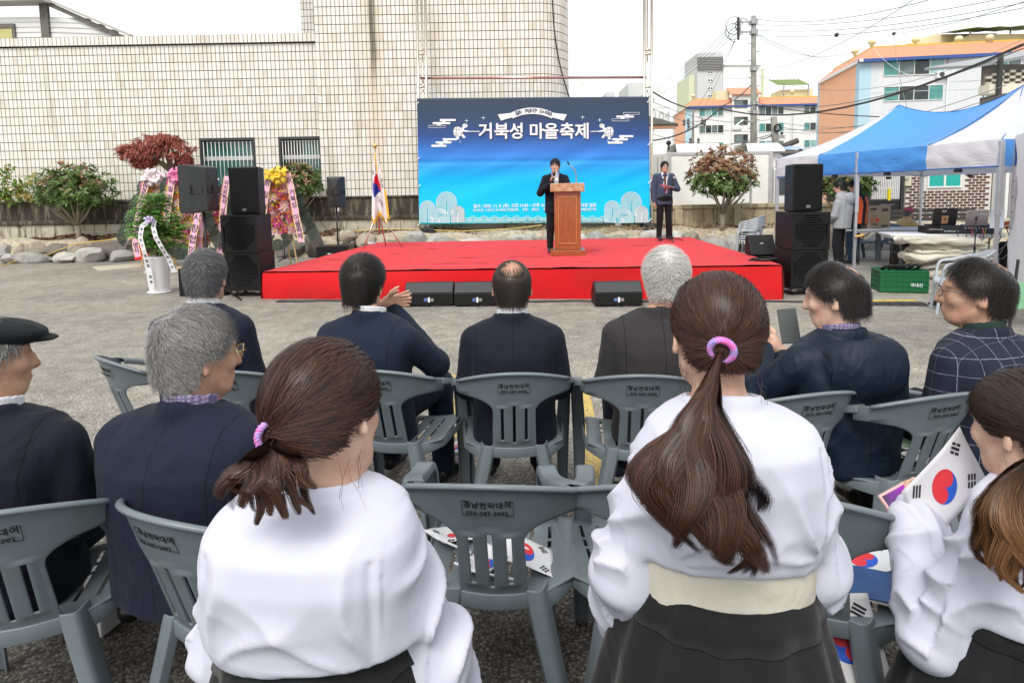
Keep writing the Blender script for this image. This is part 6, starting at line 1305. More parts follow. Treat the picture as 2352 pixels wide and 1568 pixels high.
# second tent at the right edge, with a white side wall
t2 = thing('side_tent', 'white side wall of a second tent at the right edge', 'tent')
W0, W1 = Vector((7.86, 9.55, 0)), Vector((5.55, 6.15, 0)); wu = (W1 - W0).normalized(); wn = Vector((wu.y, -wu.x, 0)); wl = (W1 - W0).length
MB().grid(lambda u, v: W0 + wu * (wl * u) + wn * (.05 * n3(u * 7, v * 5) + .03 * math.sin(v * 8 + u * 3)) + Vector((0, 0, EZ * v + .02)), 40, 26).build('side_wall', TWT, t2, smooth=True, fixn=False)
eye = MB().tube([(0, -.006, 0), (0, .006, 0)], .014, 10).mesh('eyelet', RUB)
for k in range(9): o = link('eyelet', eye, t2); o.location = W0 + wu * .12 + wn * .03 + Vector((0, 0, .2 + .24 * k)); o.rotation_euler = (0, 0, math.atan2(wu.y, wu.x))
MB().grid(lambda u, v: W0 + Vector((.04 + 2.6 * u, -1.2 * u, EZ - .0 - .44 * v)) + Vector((0, .015 * n3(u * 12, v * 3), 0)), 20, 6).build('valance', TWT, t2, smooth=True, fixn=False)
MB().grid(lambda u, v: Vector((W0.x + .06 + 2.6 * u, W0.y - 1.2 * u, EZ + .01)).lerp(Vector((W0.x + 2.2, W0.y + .4, 3.45)), v), 8, 8).build('roof_panel', TBL, t2, smooth=True, fixn=False)
l = MB().box(W0.x - .03, W0.x + .03, W0.y - .03, W0.y + .03, 0, EZ).build('leg', LEGM, t2, bev=.005); MB().tube([W0 + Vector((-.05, -.05, EZ + .02)), W0 + Vector((-.05, -.05, VZ))], .02, 6).build('blue_strap', TEDGE, t2)
# ---- folding tables
TTOP = mat('white table top', (.66, .67, .68), .4, .1); TLEG = mat('dark grey table leg', (.09, .09, .095), .4, .2, metal=.4)
def ftable(c, u, L, W, h, label):
 t = thing('folding_table', label, 'table', c, math.atan2(u[1], u[0])); MB().box(-L / 2, L / 2, -W / 2, W / 2, h - .04, h).build('table_top', TTOP, t, bev=.012); MB().box(-L / 2 + .03, L / 2 - .03, -W / 2 + .03, W / 2 - .03, h - .075, h - .042).build('apron', TTOP, t)
 for sx in (-1, 1):
  x = sx * (L / 2 - .22)
  for sy in (-1, 1):
   y = sy * (W / 2 - .1); MB().tube([(x, y, h - .07), (x, y * 1.0, h * .45), (x - sx * .03, y * 1.02, h * .3), (x - sx * .02, y * 1.3, .0)], .014, 8).build('leg', TLEG, t, smooth=True)
  MB().tube([(x, -W / 2 + .1, h * .5), (x, W / 2 - .1, h * .5)], .011, 6).build('leg_bar', TLEG, t); MB().tube([(x, 0, h * .5), (x - sx * .4, 0, h - .08)], .011, 6).build('brace', TLEG, t)
 return t
def z4b(x, y): return (1435.5 + .3897 * x, 344.5 + .3897 * y)
tb1c = (at(*z4b(1545, 530), 12.7)); tb1 = ftable((tb1c.x + .05, 12.9, 0), (1, -.1), 1.75, .7, .74, 'white folding table with cardboard boxes under the tent')
tb2c = at(*z4b(1905, 590), 10.9); tb2 = ftable((tb2c.x + .0, 11.15, 0), (1, -.28), 1.8, .72, .74, 'white folding table carrying the mixer and laptops')
# papers on first table
tag(MB().box(-.16, .14, -.1, .12, .001, .006).box(.2, .42, -.14, .02, .001, .004).build('papers', PWH), 'white papers lying on the folding table before the cardboard box', 'papers').location = (tb1c.x + .1, 12.8, .741)
CARD = mat('brown cardboard', (.42, .30, .19), .85, .2, 5); CRED = mat('red carton print', (.62, .07, .03), .7); CBLK = mat('black carton print', (.05, .04, .035), .7)
def carton(x, y, z, w, d, h, label, rz, full=True):
 t = thing('cardboard_box', label, 'box', (x, y, z), rz); MB().box(-w / 2, w / 2, -d / 2, d / 2, 0, h).build('carton', CARD, t, bev=.004)
 f = lambda x_, z_: frame_m((x_, -d / 2 - .002, z_), (1, 0, 0), (0, 0, 1))
 text('三養', .105, CRED, t, f(-w * .18, h * .36), bold=.002); text('1963', .078, CBLK, t, f(-w * .18, h * .18), bold=.002); text('Samyang', .028, CBLK, t, f(-w * .2, h * .55))
 for a, b_, c, e in ((.12, .4, .76, .88), (.12, .4, .06, .16)):
  bar = MB(); k = 0; xx = w * a
  while xx < w * b_: bar.box(xx, xx + .004 + .003 * (k % 3), -d / 2 - .003, -d / 2 - .0005, h * c, h * e); xx += .011; k += 1
  bar.build('bar_code', CBLK, t)['kind'] = 'stuff'
 MB().box(-w * .4, -w * .12, -d / 2 - .002, -d / 2 - .0005, h * .82, h * .9).build('print_block', CBLK, t)
 for sx in (-1, 1): MB().add([(sx * w / 2, -d / 2, h), (sx * w / 2, d / 2, h), (sx * (w / 2 + .09), d / 2, h + .03), (sx * (w / 2 + .09), -d / 2, h + .03)], [(0, 1, 2, 3)]).build('flap', CARD, t, solid=.005)
 return t
cb = at(*z4b(1474, 500), 12.85); carton(cb.x, 12.95, .742, .50, .38, .47, 'tall printed cardboard carton on the folding table', R(4)); cb = at(*z4b(1405, 500), 13.3); carton(cb.x - .05, 13.2, .742, .36, .3, .34, 'smaller cardboard carton behind the tent leg', R(12))
# ---- laptops, mixer, cases
def laptop(c, w, d, h, rz, label, m, screen_back, logo=None, tilt=12):
 t = thing('laptop', label, 'laptop', c, rz); MB().box(-w / 2, w / 2, 0, d, 0, .022).build('base', m, t, bev=.006)
 M = Matrix.Translation((0, 0.0, .022)) @ Matrix.Rotation(R(tilt), 4, 'X'); lid = MB().box(-w / 2, w / 2, -.012, 0, 0, h).xf(M).build('lid', screen_back, t, bev=.006)
 if logo: logo(lid, M, h)
 MB().box(-w / 2 + .03, w / 2 - .03, .03, d - .08, .0225, .026).build('keyboard', RUB, t); return t
LB1 = mat('black laptop lid', (.02, .018, .018), .35, .2); LB2 = mat('silver pink laptop lid', (.55, .47, .46), .35, .1, metal=.4)
def logo1(lid, M, h):
 text('ELP', .045, PWH, lid, M @ frame_m((-.02, -.014, h * .82), (1, 0, 0), (0, 0, 1)), bold=.001); MB().box(-.05, .06, -.0145, -.0125, .02, h * .55).xf(M).build('sticker', mat('brown sticker', (.45, .26, .13), .6), lid); MB().box(-.01, .02, -.016, -.0147, h * .3, h * .38).xf(M).build('sticker_emblem', RUB, lid)
lc = at(*z4b(1820, 475), 11.35)
case1 = thing('equipment_case', 'black and copper equipment case under the black laptop', 'case', (at(*z4b(1870, 500), 11.2).x, 11.15, .742), R(-14)); MB().box(-.36, .36, -.18, .22, 0, .13).build('shell', SPK, case1, bev=.02); MB().box(-.34, .02, -.192, -.181, .04, .09).build('front_trim', mat('copper trim', (.45, .22, .16), .35, metal=.5), case1, bev=.004)
case2 = thing('rack_unit', 'low black silver-edged rack unit on the sound desk', 'rack unit', (at(*z4b(1770, 540), 11.2).x + .22, 11.1, .742), R(-16)); MB().box(-.3, .22, -.3, -.19, 0, .09).build('housing', SPK, case2, bev=.006); MB().box(-.3, .22, -.304, -.301, .075, .088).build('trim', METAL, case2)
laptop((lc.x, 11.1, .742 + .131), .40, .28, .30, R(-10), 'black laptop with a brown sticker on its lid', LB1, LB1, logo1, tilt=9)
def logo2(lid, M, h): text('STORY', .035, PWH, lid, M @ frame_m((.08, -.014, h * .72), (1, 0, -.1), (.1, 0, 1)), bold=.001)
l2 = at(*z4b(2065, 520), 10.9); laptop((l2.x, 10.9, .742 + .13), .34, .24, .27, R(-20), 'silver laptop at the right end of the sound desk', LB2, LB2, logo2, tilt=14)
mx = thing('mixer', 'black audio mixer with a row of rear sockets and cables', 'mixer', (at(*z4b(2010, 560), 10.75).x, 10.72, .742), R(-17)); MB().prism([(-.42, 0, 0), (-.42, .42, 0), (-.42, .42, .08), (-.42, 0, .15)], (.84, 0, 0)).build('housing', mat('blue black mixer', (.012, .016, .022), .4), mx, bev=.01)
for k in range(14): MB().tube([(-.36 + .052 * k, -.012, .105), (-.36 + .052 * k, .0, .105)], .014, 8).build('socket', METAL if k > 5 else RUB, mx)
text('SOUNDCRAFT 2', .03, PWH, mx, frame_m((-.25, -.004, .05), (1, 0, 0), (0, 0, 1)))
for k in range(12):
 x = .0 + .035 * k; cc = [mat('cable ' + n_, c_, .5) for n_, c_ in (('red', (.5, .05, .08)), ('pink', (.6, .2, .3)), ('yellow', (.55, .4, .05)), ('blue', (.05, .12, .4)), ('black', (.01, .01, .01)))][k % 5]
 MB().tube([(x, -.01, .105), (x + rnd.uniform(-.02, .02), -.08, .1), (x + rnd.uniform(-.04, .04), -.11, .0), (x + rnd.uniform(-.08, .08), -.1, -.08)], .005, 5).build('patch_cable', cc, mx)
MB().box(.42, .5, -.02, .42, 0, .17).build('metal_end', METAL, mx, bev=.01)
for k in range(9):
 x0 = -.25 + .12 * k; a = Vector((mx.location.x + x0, 10.6 - .28 * x0, .85)); g = Vector((mx.location.x - .25 + rnd.uniform(-.25, .2), 10.35 + rnd.uniform(-.2, .2), .02))
 tag(MB().tube([a, a + Vector((-.02, -.1, -.15)), a.lerp(g, .5) + Vector((rnd.uniform(-.12, .12), -.05, -.08)), g + Vector((.03, 0, .2)), g, g + Vector((rnd.uniform(-.3, .3), rnd.uniform(-.25, .1), 0))], .008, 6).build('cable', RUB), f'black cable hanging from the sound desk, {ORD[k]} of nine from the left', 'cable')
# coils of cable lying on the ground
def coil(c, r, n, label):
 mb = MB(); pts = []
 for i in range(n * 18): a = i / 18 * 6.283; rr = r * (1 + .18 * math.sin(i * .37)); pts.append((c[0] + rr * math.cos(a) * 1.5, c[1] + rr * math.sin(a), c[2] + .008 + .006 * (i // 18) + .008 * math.sin(i * .9)))
 tag(mb.tube(pts, .009, 5).build('cable_coil', RUB), label, 'cable')
coil((*gp(2230, 690)[:2], 0), .22, 9, 'heap of black cables beside the grey chair'); coil((*gp(2180, 700)[:2], 0), .16, 6, 'small coil of black cables near the rubber cable ramp'); p = at(*z4b(835, 665), 9.2); coil((p.x - .05, 9.25, stage_z(3.8, 9.2) + .015), .13, 6, 'coil of black cable on the stage corner')
# green crate with cables
cr = thing('crate', 'green slatted plastic crate filled with black cables', 'crate', gp(2064, 668), R(-14)); GC = mat('green plastic', (.010, .13, .045), .4, .15)
cw, cd, ch = .62, .42, .34
fl = MB().box(-cw / 2, cw / 2, -cd / 2, cd / 2, 0, .015).build('floor', GC, cr)
for sy in (-1, 1):
 MB().box(-cw / 2, cw / 2, sy * cd / 2 - .006, sy * cd / 2 + .006, .016, ch).build('side', GC, cr)
 for k in range(9): x = -cw / 2 + cw * k / 8; MB().box(x - .008, x + .008, sy * cd / 2 + sy * .006 - .008, sy * cd / 2 + sy * .006 + .008, .02, ch - .012).build('rib', GC, cr)
 for z in (.02, .1, .18, .26, ch - .025): MB().box(-cw / 2, cw / 2, sy * cd / 2 + sy * .008 - .009, sy * cd / 2 + sy * .008 + .009, z, z + .012).build('rail', GC, cr)
for sx in (-1, 1):
 MB().box(sx * cw / 2 - .006, sx * cw / 2 + .006, -cd / 2, cd / 2, .016, ch).build('side', GC, cr)
 for k in range(7): y = -cd / 2 + cd * k / 6; MB().box(sx * cw / 2 + sx * .006 - .008, sx * cw / 2 + sx * .006 + .008, y - .008, y + .008, .02, ch - .012).build('rib', GC, cr)
 for z in (.02, .1, .18, .26, ch - .025): MB().box(sx * cw / 2 + sx * .008 - .009, sx * cw / 2 + sx * .008 + .009, -cd / 2, cd / 2, z, z + .012).build('rail', GC, cr)
 MB().box(sx * cw / 2 + sx * .012 - .003, sx * cw / 2 + sx * .012 + .003, -.07, .07, ch - .09, ch - .05).build('hand_hole', RUB, cr)
text('국내산', .06, PWH, cr, frame_m((.16, -cd / 2 - .018, .12), (1, 0, 0), (0, 0, 1)), bold=.001)
for k in range(5):
 mb = MB(); cx = -.22 + .11 * k; pts = [(cx + .02 * math.sin(i), -.04 + .13 * math.cos(i * .42) + .01 * (i % 5), ch - .06 + .12 * abs(math.sin(i * .42 / 2 + .1 * k)) + .006 * (i // 15)) for i in range(60)]
 tag(mb.tube(pts, .011, 5).build('cable_bundle', RUB, None), f'loop of black cable inside the green crate, {ORD[k]} from the left', 'cable').location = cr.location
# folded canvas under the desk
CV = mat('off white canvas', (.62, .58, .48), .8, .25, 3, bs=.4, bscale=12, bdist=.03)
zc_ = .01
for k in range(8):
 hk = rnd.uniform(.05, .12); c = at(*z4b(1880, 700), 10.5); sx, sy, ox = rnd.uniform(.5, .72), rnd.uniform(.28, .4), rnd.uniform(-.1, .06)
 def fn(u, v, k=k, z0=zc_, sx=sx, sy=sy, hk=hk):
  a = 2 * math.pi * u; r_ = (abs(math.cos(a)) ** 6 + abs(math.sin(a)) ** 6) ** (-1 / 6); e = .8 + .2 * math.sin(math.pi * (.12 + .8 * v)) ** .5
  return Vector((sx * r_ * math.cos(a) * e + .10 * n3(u * 7, v, k), sy * r_ * math.sin(a) * e + .09 * n3(u * 9, v, k + 3), z0 + hk * v + .05 * n3(u * 8, v * .5, k * .3) + .03 * n3(u * 22, v, k)))
 mb = MB().grid(fn, 64, 5); mb.add([fn(i / 32, 1) for i in range(32)], [tuple(range(32))]); zc_ += hk * .92
 o = tag(mb.build('folded_canvas', CV, None), f'folded off-white canvas under the sound desk, {ORD[k]} from the bottom', 'canvas', 'folded canvas pile'); o.location = (c.x + ox, 10.6, 0); o.rotation_euler = (0, 0, rnd.uniform(-.35, .15))
ac_ = thing('flight_case', 'aluminium-edged flight case behind the folded canvas', 'case', (at(*z4b(1690, 640), 11.9).x, 11.9, 0), R(-10)); MB().box(-.3, .5, -.25, .25, .02, .5).build('shell', SPK, ac_);
for x in (-.3, .5):
 for z in (.02, .5): MB().box(x - .02, x + .02, -.27, .27, z - .02, z + .02).build('edge', METAL, ac_)
 MB().box(x - .02, x + .02, -.27, -.235, .04, .48).build('edge', METAL, ac_)
# microphone stand on round base before the desk; rubber cable ramp
ms = at(*z4b(2065, 500), 9.9); mic_stand(ms.x, 9.9, .0, 1.02, 'short black microphone stand before the silver laptop', mic=False, tripod=False)
rp = thing('cable_ramp', 'black rubber cable ramp with yellow stripe on the asphalt', 'cable ramp', (0, 0, 0))
a, c = gp(1960, 702), gp(2136, 704); n_ = 6
for k in range(n_):
 p, q_ = a.lerp(c, k / n_), a.lerp(c, (k + 1) / n_ - .01); MB().prism([p + Vector((0, -.0, .0)), p + Vector((0, .06, .035)), p + Vector((0, .17, .035)), p + Vector((0, .24, 0))], q_ - p).build('segment', RUB, rp, bev=.003)
MB().box(a.x, c.x, a.y + .065 + .0, a.y + .16, .036, .042).build('lid', mat('yellow ramp lid', (.65, .45, .05), .6, .5, 8), rp)
# bench behind the tent, paper notice
bn_ = thing('bench', 'dark slatted park bench before the brick house', 'bench', (at(*z4b(1850, 450), 17.2).x, 17.2, 0))
for k in range(4): MB().box(-1.2, 1.2, -.25 + .13 * k, -.15 + .13 * k, .5, .54).build('slat', DFR, bn_)
for k in range(3): MB().box(-1.2, 1.2, .26, .29, .65 + .12 * k, .74 + .12 * k).build('back_slat', DFR, bn_)
for x in (-1, 1): MB().box(x - .04, x + .04, -.25, .3, 0, .5).build('leg', DFR, bn_)
tag(MB().box(-.12, .12, -.004, .0, 0, .32).build('notice', mat('pale notice paper', (.66, .68, .75), .7)), 'pale paper notice hanging by the tent leg', 'notice').location = at(*z4b(2190, 460), 10.4)
sg_ = thing('sign_board', 'green and white standing sign at the right edge', 'sign', (gp(2352, 752).x - .06, gp(2352, 752).y, 0), R(10)); MB().tube([(-.12, 0, 0), (.0, .05, .75)], .016, 6).build('leg', RUB, sg_); MB().box(-.06, .35, .02, .035, .2, .5).build('panel', mat('green print', (.30, .62, .36), .5), sg_, bev=.004); MB().tube([(.3, 0, 0), (.1, .05, .75)], .016, 6).build('leg', RUB, sg_)
# monitor on the stage edge
mo = thing('stage_monitor', 'black monitor wedge by the right speaker stack', 'monitor speaker', (at(*z4b(818, 640), 9.9).x, 9.9, 0)); MB().prism([(-.2, 0, .52), (-.2, .3, .52), (-.2, .3, .80), (-.2, .18, .84)], (.42, 0, 0)).build('cabinet', SPK, mo, bev=.01); MB().box(-.17, .19, .05, .28, 0, .52).build('stand', SPK, mo)
text('AGE', .03, PWH, mo, frame_m((.0, .1, .7), (1, 0, 0), (0, .45, 1)))
# ================================================================ plastic stacking chairs
PLG = mat('grey plastic', (.150, .180, .198), .40, .35, 7, spec=.5, bs=.10, bscale=90, bdist=.003, tint=(.105, .122, .128), island=.05); PLP = mat('pale grey plastic', (.42, .46, .50), .36, .1, 5)
INK = mat('black stencil ink', (.012, .013, .014), .6)
def c_edge(z):                                                     # half width of the backrest at height z
 if z < .60: return .098 - .006 * (z - .40) / .2
 if z < .672: t = (z - .60) / .072; return .092 + .143 * (1 - math.sqrt(max(0, 1 - t ** 2.2)))
 return .235 + .006 * (z - .672) / .1
def c_back(x, z): return Vector((x, -.205 - (z - .40) * .30 + 1.55 * x * x, z))
def c_top(x): return .79 - .95 * x * x
SLOT = [(-.052, .462, .622), (0, .450, .636), (.052, .462, .622)]; SW = .0065
def chair_meshes(m):
 out = {}
 mb = MB(); zs = [.40, .425, .45, .456, .462, .47, .50, .54, .58, .60, .616, .622, .63, .636, .645, .655, .664, .672, .70, .73, .76, .79]
 # rows of quads between column boundaries, leaving the three slots open
 def cols(z):
  e = c_edge(z); base = [-e]
  for sx, _, _ in SLOT: base += [sx - SW - .012, sx - SW, sx + SW, sx + SW + .012]
  base += [e]; out_ = []
  ext = [-e + (base[1] + e) * t for t in (0, .33, .66)]; ext2 = [base[-2] + (e - base[-2]) * t for t in (.33, .66, 1)]
  return ext + base[1:-1] + ext2
 idx = {}; rows = []
 for z in zs:
  row = []
  for x in cols(z):
   zz_ = z if z < .672 else .672 + (c_top(x) - .672) * (z - .672) / (.79 - .672)
   p = c_back(x, zz_); d = min(abs(abs(x - s[0]) - SW - .006) for s in SLOT)
   inside = any(abs(x - s[0]) < SW + .014 and s[1] - .012 < z < s[2] + .012 for s in SLOT)
   if inside: p.y -= .004
   row.append(len(mb.v)); mb.v.append(tuple(p))
  rows.append(row)
 nc = len(rows[0])
 for j in range(len(zs) - 1):
  zm = (zs[j] + zs[j + 1]) / 2
  for i in range(nc - 1):
   xm = (mb.v[rows[j][i]][0] + mb.v[rows[j][i + 1]][0]) / 2
   if any(abs(xm - s[0]) < SW and s[1] < zm < s[2] for s in SLOT): continue
   mb.f.append((rows[j][i], rows[j][i + 1], rows[j + 1][i + 1], rows[j + 1][i])); mb.m.append(0)
 out['backrest'] = (mb, .007)
 # rolled top rim
 pts = [c_back(x, c_top(x)) + Vector((0, -.006, .0)) for x in [-.246 + .0246 * k for k in range(21)]]
 out['rim'] = (MB().tube(pts, .0105, 8, flat=.8), 0)
 # bottom band below the panel
 pts = [c_back(x, .405) + Vector((0, -.006, 0)) for x in [-.11 + .011 * k for k in range(21)]]
 mb = MB().add([p + Vector((0, -.004, .018)) for p in pts] + [p + Vector((0, -.002, -.03)) for p in pts], [(k, k + 1, 21 + k + 1, 21 + k) for k in range(20)]); out['lumbar_band'] = (mb, .008)
 # seat with slots, turned-down skirt
 mb = MB(); ys = [-.20, -.15, -.10, -.09, -.02, .05, .06, .10, .11, .18, .185, .21, .235, .25]; xb = [-.225, -.20] ; sl = [-.15, -.09, -.03, .03, .09, .15]
 for s in sl: xb += [s - .006, s + .006]
 xb += [.20, .225]; R0 = []
 for y in ys:
  f = 1 if y > -.1 else .55 + .45 * (y + .2) / .1
  R0.append([]);
  for x in xb:
   z = .405 + .012 * (y / .25) ** 2 * (1 if y > 0 else .3) - .018 * (1 - min(1, abs(x) / .2) ** 2) - (.03 if y > .24 else 0) - (.012 if y > .23 else 0)
   R0[-1].append(len(mb.v)); mb.v.append((x * f, y, z))
 for j in range(len(ys) - 1):
  for i in range(len(xb) - 1):
   xm = (xb[i] + xb[i + 1]) / 2; ym = (ys[j] + ys[j + 1]) / 2
   if any(abs(xm - s) < .006 for s in sl) and (-.09 < ym < .05 or .06 < ym < .10 or .11 < ym < .18): continue
   mb.f.append((R0[j][i], R0[j][i + 1], R0[j + 1][i + 1], R0[j + 1][i])); mb.m.append(0)
 out['seat'] = (mb, .007)
 for sx in (-1, 1):
  # armrest band sweeping down into the front leg: cross-section is a shallow channel
  path = [(.232, -.155, .716, .030), (.250, -.10, .700, .030), (.262, -.04, .676, .029), (.267, .03, .655, .029), (.268, .09, .645, .029), (.268, .135, .640, .029), (.268, .172, .625, .029), (.268, .198, .595, .028), (.267, .212, .55, .027), (.264, .218, .48, .029), (.258, .222, .40, .031), (.256, .235, .25, .028), (.256, .262, .0, .023)]
  P = [Vector((sx * a, b_, c)) for a, b_, c, _ in path]; mb = MB(); n = len(P); ring = []
  for i in range(n):
   t = (P[min(i + 1, n - 1)] - P[max(0, i - 1)]).normalized(); w = path[i][3]; s = Vector((1, 0, 0)); s = (s - t * s.dot(t)).normalized(); u = s.cross(t); u = -u if (u.z < 0 and abs(t.z) < .8) or (abs(t.z) >= .8 and u.y < 0) else u
   dep = .020 if c_ < 0 else .0
   ring.append([P[i] - s * w - u * .022, P[i] - s * w - u * .004, P[i] - s * w * .82 + u * .003, P[i] + s * w * .82 + u * .003, P[i] + s * w - u * .004, P[i] + s * w - u * .022])
  for r_ in ring: mb.v.extend(tuple(p) for p in r_)
  for i in range(n - 1):
   for k in range(5): mb.f.append((i * 6 + k, i * 6 + k + 1, (i + 1) * 6 + k + 1, (i + 1) * 6 + k)); mb.m.append(0)
  out['arm%d' % sx] = (mb, .005)
  # link from the backrest end to the arm
  mb = MB(); A_ = [c_back(sx * .235, .672 + (c_top(.235) - .672) * t) for t in (0, .5, 1)]; B_2 = [Vector((sx * .252, -.14, .66)), Vector((sx * .262, -.15, .69)), Vector((sx * .258, -.15, .719))]
  mb.add(A_ + B_2, [(0, 1, 4, 3), (1, 2, 5, 4)]); out['side%d' % sx] = (mb, .007)
  # rear leg: bent plate, narrow at the seat
  mb = MB(); L_ = []
  for t in [i / 8 for i in range(9)]:
   z = .43 * (1 - t); c = Vector((sx * (.118 + .098 * t ** 1.1), -.195 - .062 * t, z)); w0 = .020 + .006 * (1 - t)
   L_.append([c + Vector((-sx * (w0 + .008), .012, 0)), c + Vector((-sx * w0 * .9, -.010, 0)), c + Vector((sx * w0 * .35, -.014, 0)), c + Vector((sx * w0 * .75, -.006, 0)), c + Vector((sx * w0 * 1.15, .045, 0))])
  for r_ in L_: mb.v.extend(tuple(p) for p in r_)
  for i in range(8):
   for k in range(4): mb.f.append((i * 5 + k, i * 5 + k + 1, (i + 1) * 5 + k + 1, (i + 1) * 5 + k)); mb.m.append(0)
  out['rear%d' % sx] = (mb, .006)
  # seat side rail joining seat, rear leg and front leg
  mb = MB(); q = [(.115, -.2), (.17, -.15), (.222, -.08), (.236, .05), (.246, .19)]
  mb.add([(sx * x, y, .408) for x, y in q] + [(sx * (x + .008), y, .35 + .01 * k) for k, (x, y) in enumerate(q)], [(k, k + 1, 5 + k + 1, 5 + k) for k in range(4)]); out['rail%d' % sx] = (mb, .006)
 return out
c_ = 0
NM = {'backrest': 'backrest', 'rim': 'top_rim', 'lumbar_band': 'lumbar_band', 'seat': 'seat', 'arm1': 'armrest', 'arm-1': 'armrest', 'side1': 'arm_joint', 'side-1': 'arm_joint', 'rear1': 'rear_leg', 'rear-1': 'rear_leg', 'rail1': 'seat_rail', 'rail-1': 'seat_rail'}
def make_chair(m, label, letters=True):
 t = thing('plastic_chair', label, 'chair', (0, 0, 0), 0, 'grey plastic armchairs')
 for k, (mb, th) in chair_meshes(m).items():
  me = mb.mesh(NM[k], m, True); b = bmesh.new(); b.from_mesh(me); bmesh.ops.remove_doubles(b, verts=b.verts[:], dist=1e-5); bmesh.ops.recalc_face_normals(b, faces=b.faces[:]); b.to_mesh(me); b.free()
  o = link(NM[k], me, t)
  if th:
   q = o.modifiers.new('solid', 'SOLIDIFY'); q.thickness = th; q.offset = 0; q.use_rim = True
   q = o.modifiers.new('bevel', 'BEVEL'); q.width = th * .3; q.segments = 2; q.limit_method = 'ANGLE'; q.angle_limit = R(50)
  if k.startswith(('arm', 'rear', 'side')): q = o.modifiers.new('sub', 'SUBSURF'); q.levels = 1; q.render_levels = 1
 if letters:
  br_ = [o for o in t.children if o.name.startswith('backrest')][0]
  nz = Vector((0, -.30, 1)).normalized(); M = frame_m(c_back(0, .717) + Vector((0, -.0065, .012)), (1, 0, 0), nz); N = frame_m(c_back(0, .717) + Vector((0, -.0065, -.010)), (1, 0, 0), nz)
  text('경남천막대여', .0225, INK, br_, M, bold=.0005, space=1.08, ext=.0004); text('055-587-2002', .0175, INK, br_, N, bold=.0006, space=1.12, ext=.0004)
  F_ = frame_m(c_back(0, .717) + Vector((0, -.0062, .002)), (1, 0, 0), nz); fr = MB(); a, h = .069, .0235
  for x0, x1, y0, y1 in ((-a, a, h, h + .0014), (-a, a, -h, -h + .0014), (-a, -a + .0014, -h + .0014, h), (a - .0014, a, -h + .0014, h)): fr.box(x0, x1, y0, y1, 0, .0008)
  fr.xf(F_).build('label_frame', INK, br_)
  for o in br_.children:                                     # wrap the print round the curved back
   for v in o.data.vertices: v.co.y += 1.55 * v.co.x ** 2 - .0015
 return t
CH0 = make_chair(PLG, 'proto'); _first = True
def chair(x, y, rz, label, z=0):
 global _first
 o = CH0 if _first else clone(CH0); _first = False
 o.location = (x, y, z); o.rotation_euler = (0, 0, R(rz)); o['label'] = label; return o
CHAIRS = {}
def chair_px(key, px, py, Y, rz, label, zref=.79):
 """place a chair so the middle of its back rim shows at pixel px; Y = distance of the rim"""
 p = at(px, py, Y); off = Matrix.Rotation(R(rz), 3, 'Z') @ Vector((0, -.33, 0)); CHAIRS[key] = chair(p.x - off.x, Y - off.y, rz, label); return CHAIRS[key]
chair_px('m3', 1180, 850, 2.50, 1, 'grey plastic chair under the balding man in the middle of the front row')
chair_px('m2', 856, 845, 2.58, -12, 'grey plastic chair under the clapping man in the front row')
chair_px('m1', 500, 850, 2.62, -6, 'grey plastic chair under the man in the navy suit at the front left')
chair_px('e0', 225, 815, 2.88, -38, 'empty grey plastic chair with a paper flag, front row far left')
chair_px('m4', 1480, 868, 2.44, -5, 'grey plastic chair under the white-haired man in the charcoal jacket')
chair_px('m5', 1895, 912, 2.18, 12, 'grey plastic chair under the man in the hooded navy parka')
chair_px('m6', 2190, 915, 2.14, 14, 'grey plastic chair under the man in the checked jacket')
chair_px('cap', -45, 1205, 1.40, 18, 'grey plastic chair under the man in the flat cap')
chair_px('gm', 330, 1222, 1.38, -24, 'grey plastic chair under the grey-haired man with glasses')
chair_px('e1', 1115, 1140, 1.50, -5, 'empty grey plastic chair between the two standing girls')
chair_px('e2', 1545, 1160, 1.50, 4, 'grey plastic chair hidden behind the tall ponytail girl')
chair_px('e3', 1850, 1235, 1.42, -32, 'grey plastic chair holding paper flags before the girl with the phone')
p = gp(2205, 725); chair(p.x + .12, p.y + .2, 62, 'pale grey plastic chair beside the sound desk')
for o in [c for c in scene.objects if c.get('label') == 'pale grey plastic chair beside the sound desk'][0].children:
 o.data = o.data.copy(); o.data.materials[0] = PLP
def stack(px, py, Y, n, rz):
 p = gp(px, py)
 for k in range(n):
  o = chair(p.x + .006 * k, p.y + .01, rz, f'pale grey plastic chair in the stack right of the stage, {ORD[k]} from the bottom', .055 * k); o['group'] = 'stacked pale chairs'
  for ch in o.children:
   if ch.name.split('.')[0] in PALE: ch.data = PALE[ch.name.split('.')[0]][ch.data.name]
PALE = {}
for ch in CH0.children:
 d = ch.data.copy(); d.materials[0] = PLP; PALE.setdefault(ch.name.split('.')[0], {})[ch.data.name] = d
stack(1722, 590, 0, 5, 55)
for k, (px, Y, rz) in enumerate(((2005, 13.3, 175), (2080, 12.9, 160))):
 x = at(px, 560, Y).x; chair(x, Y + .5, rz, ('dark grey plastic chair behind the folding table with the boxes', 'grey plastic chair behind the sound desk')[k])
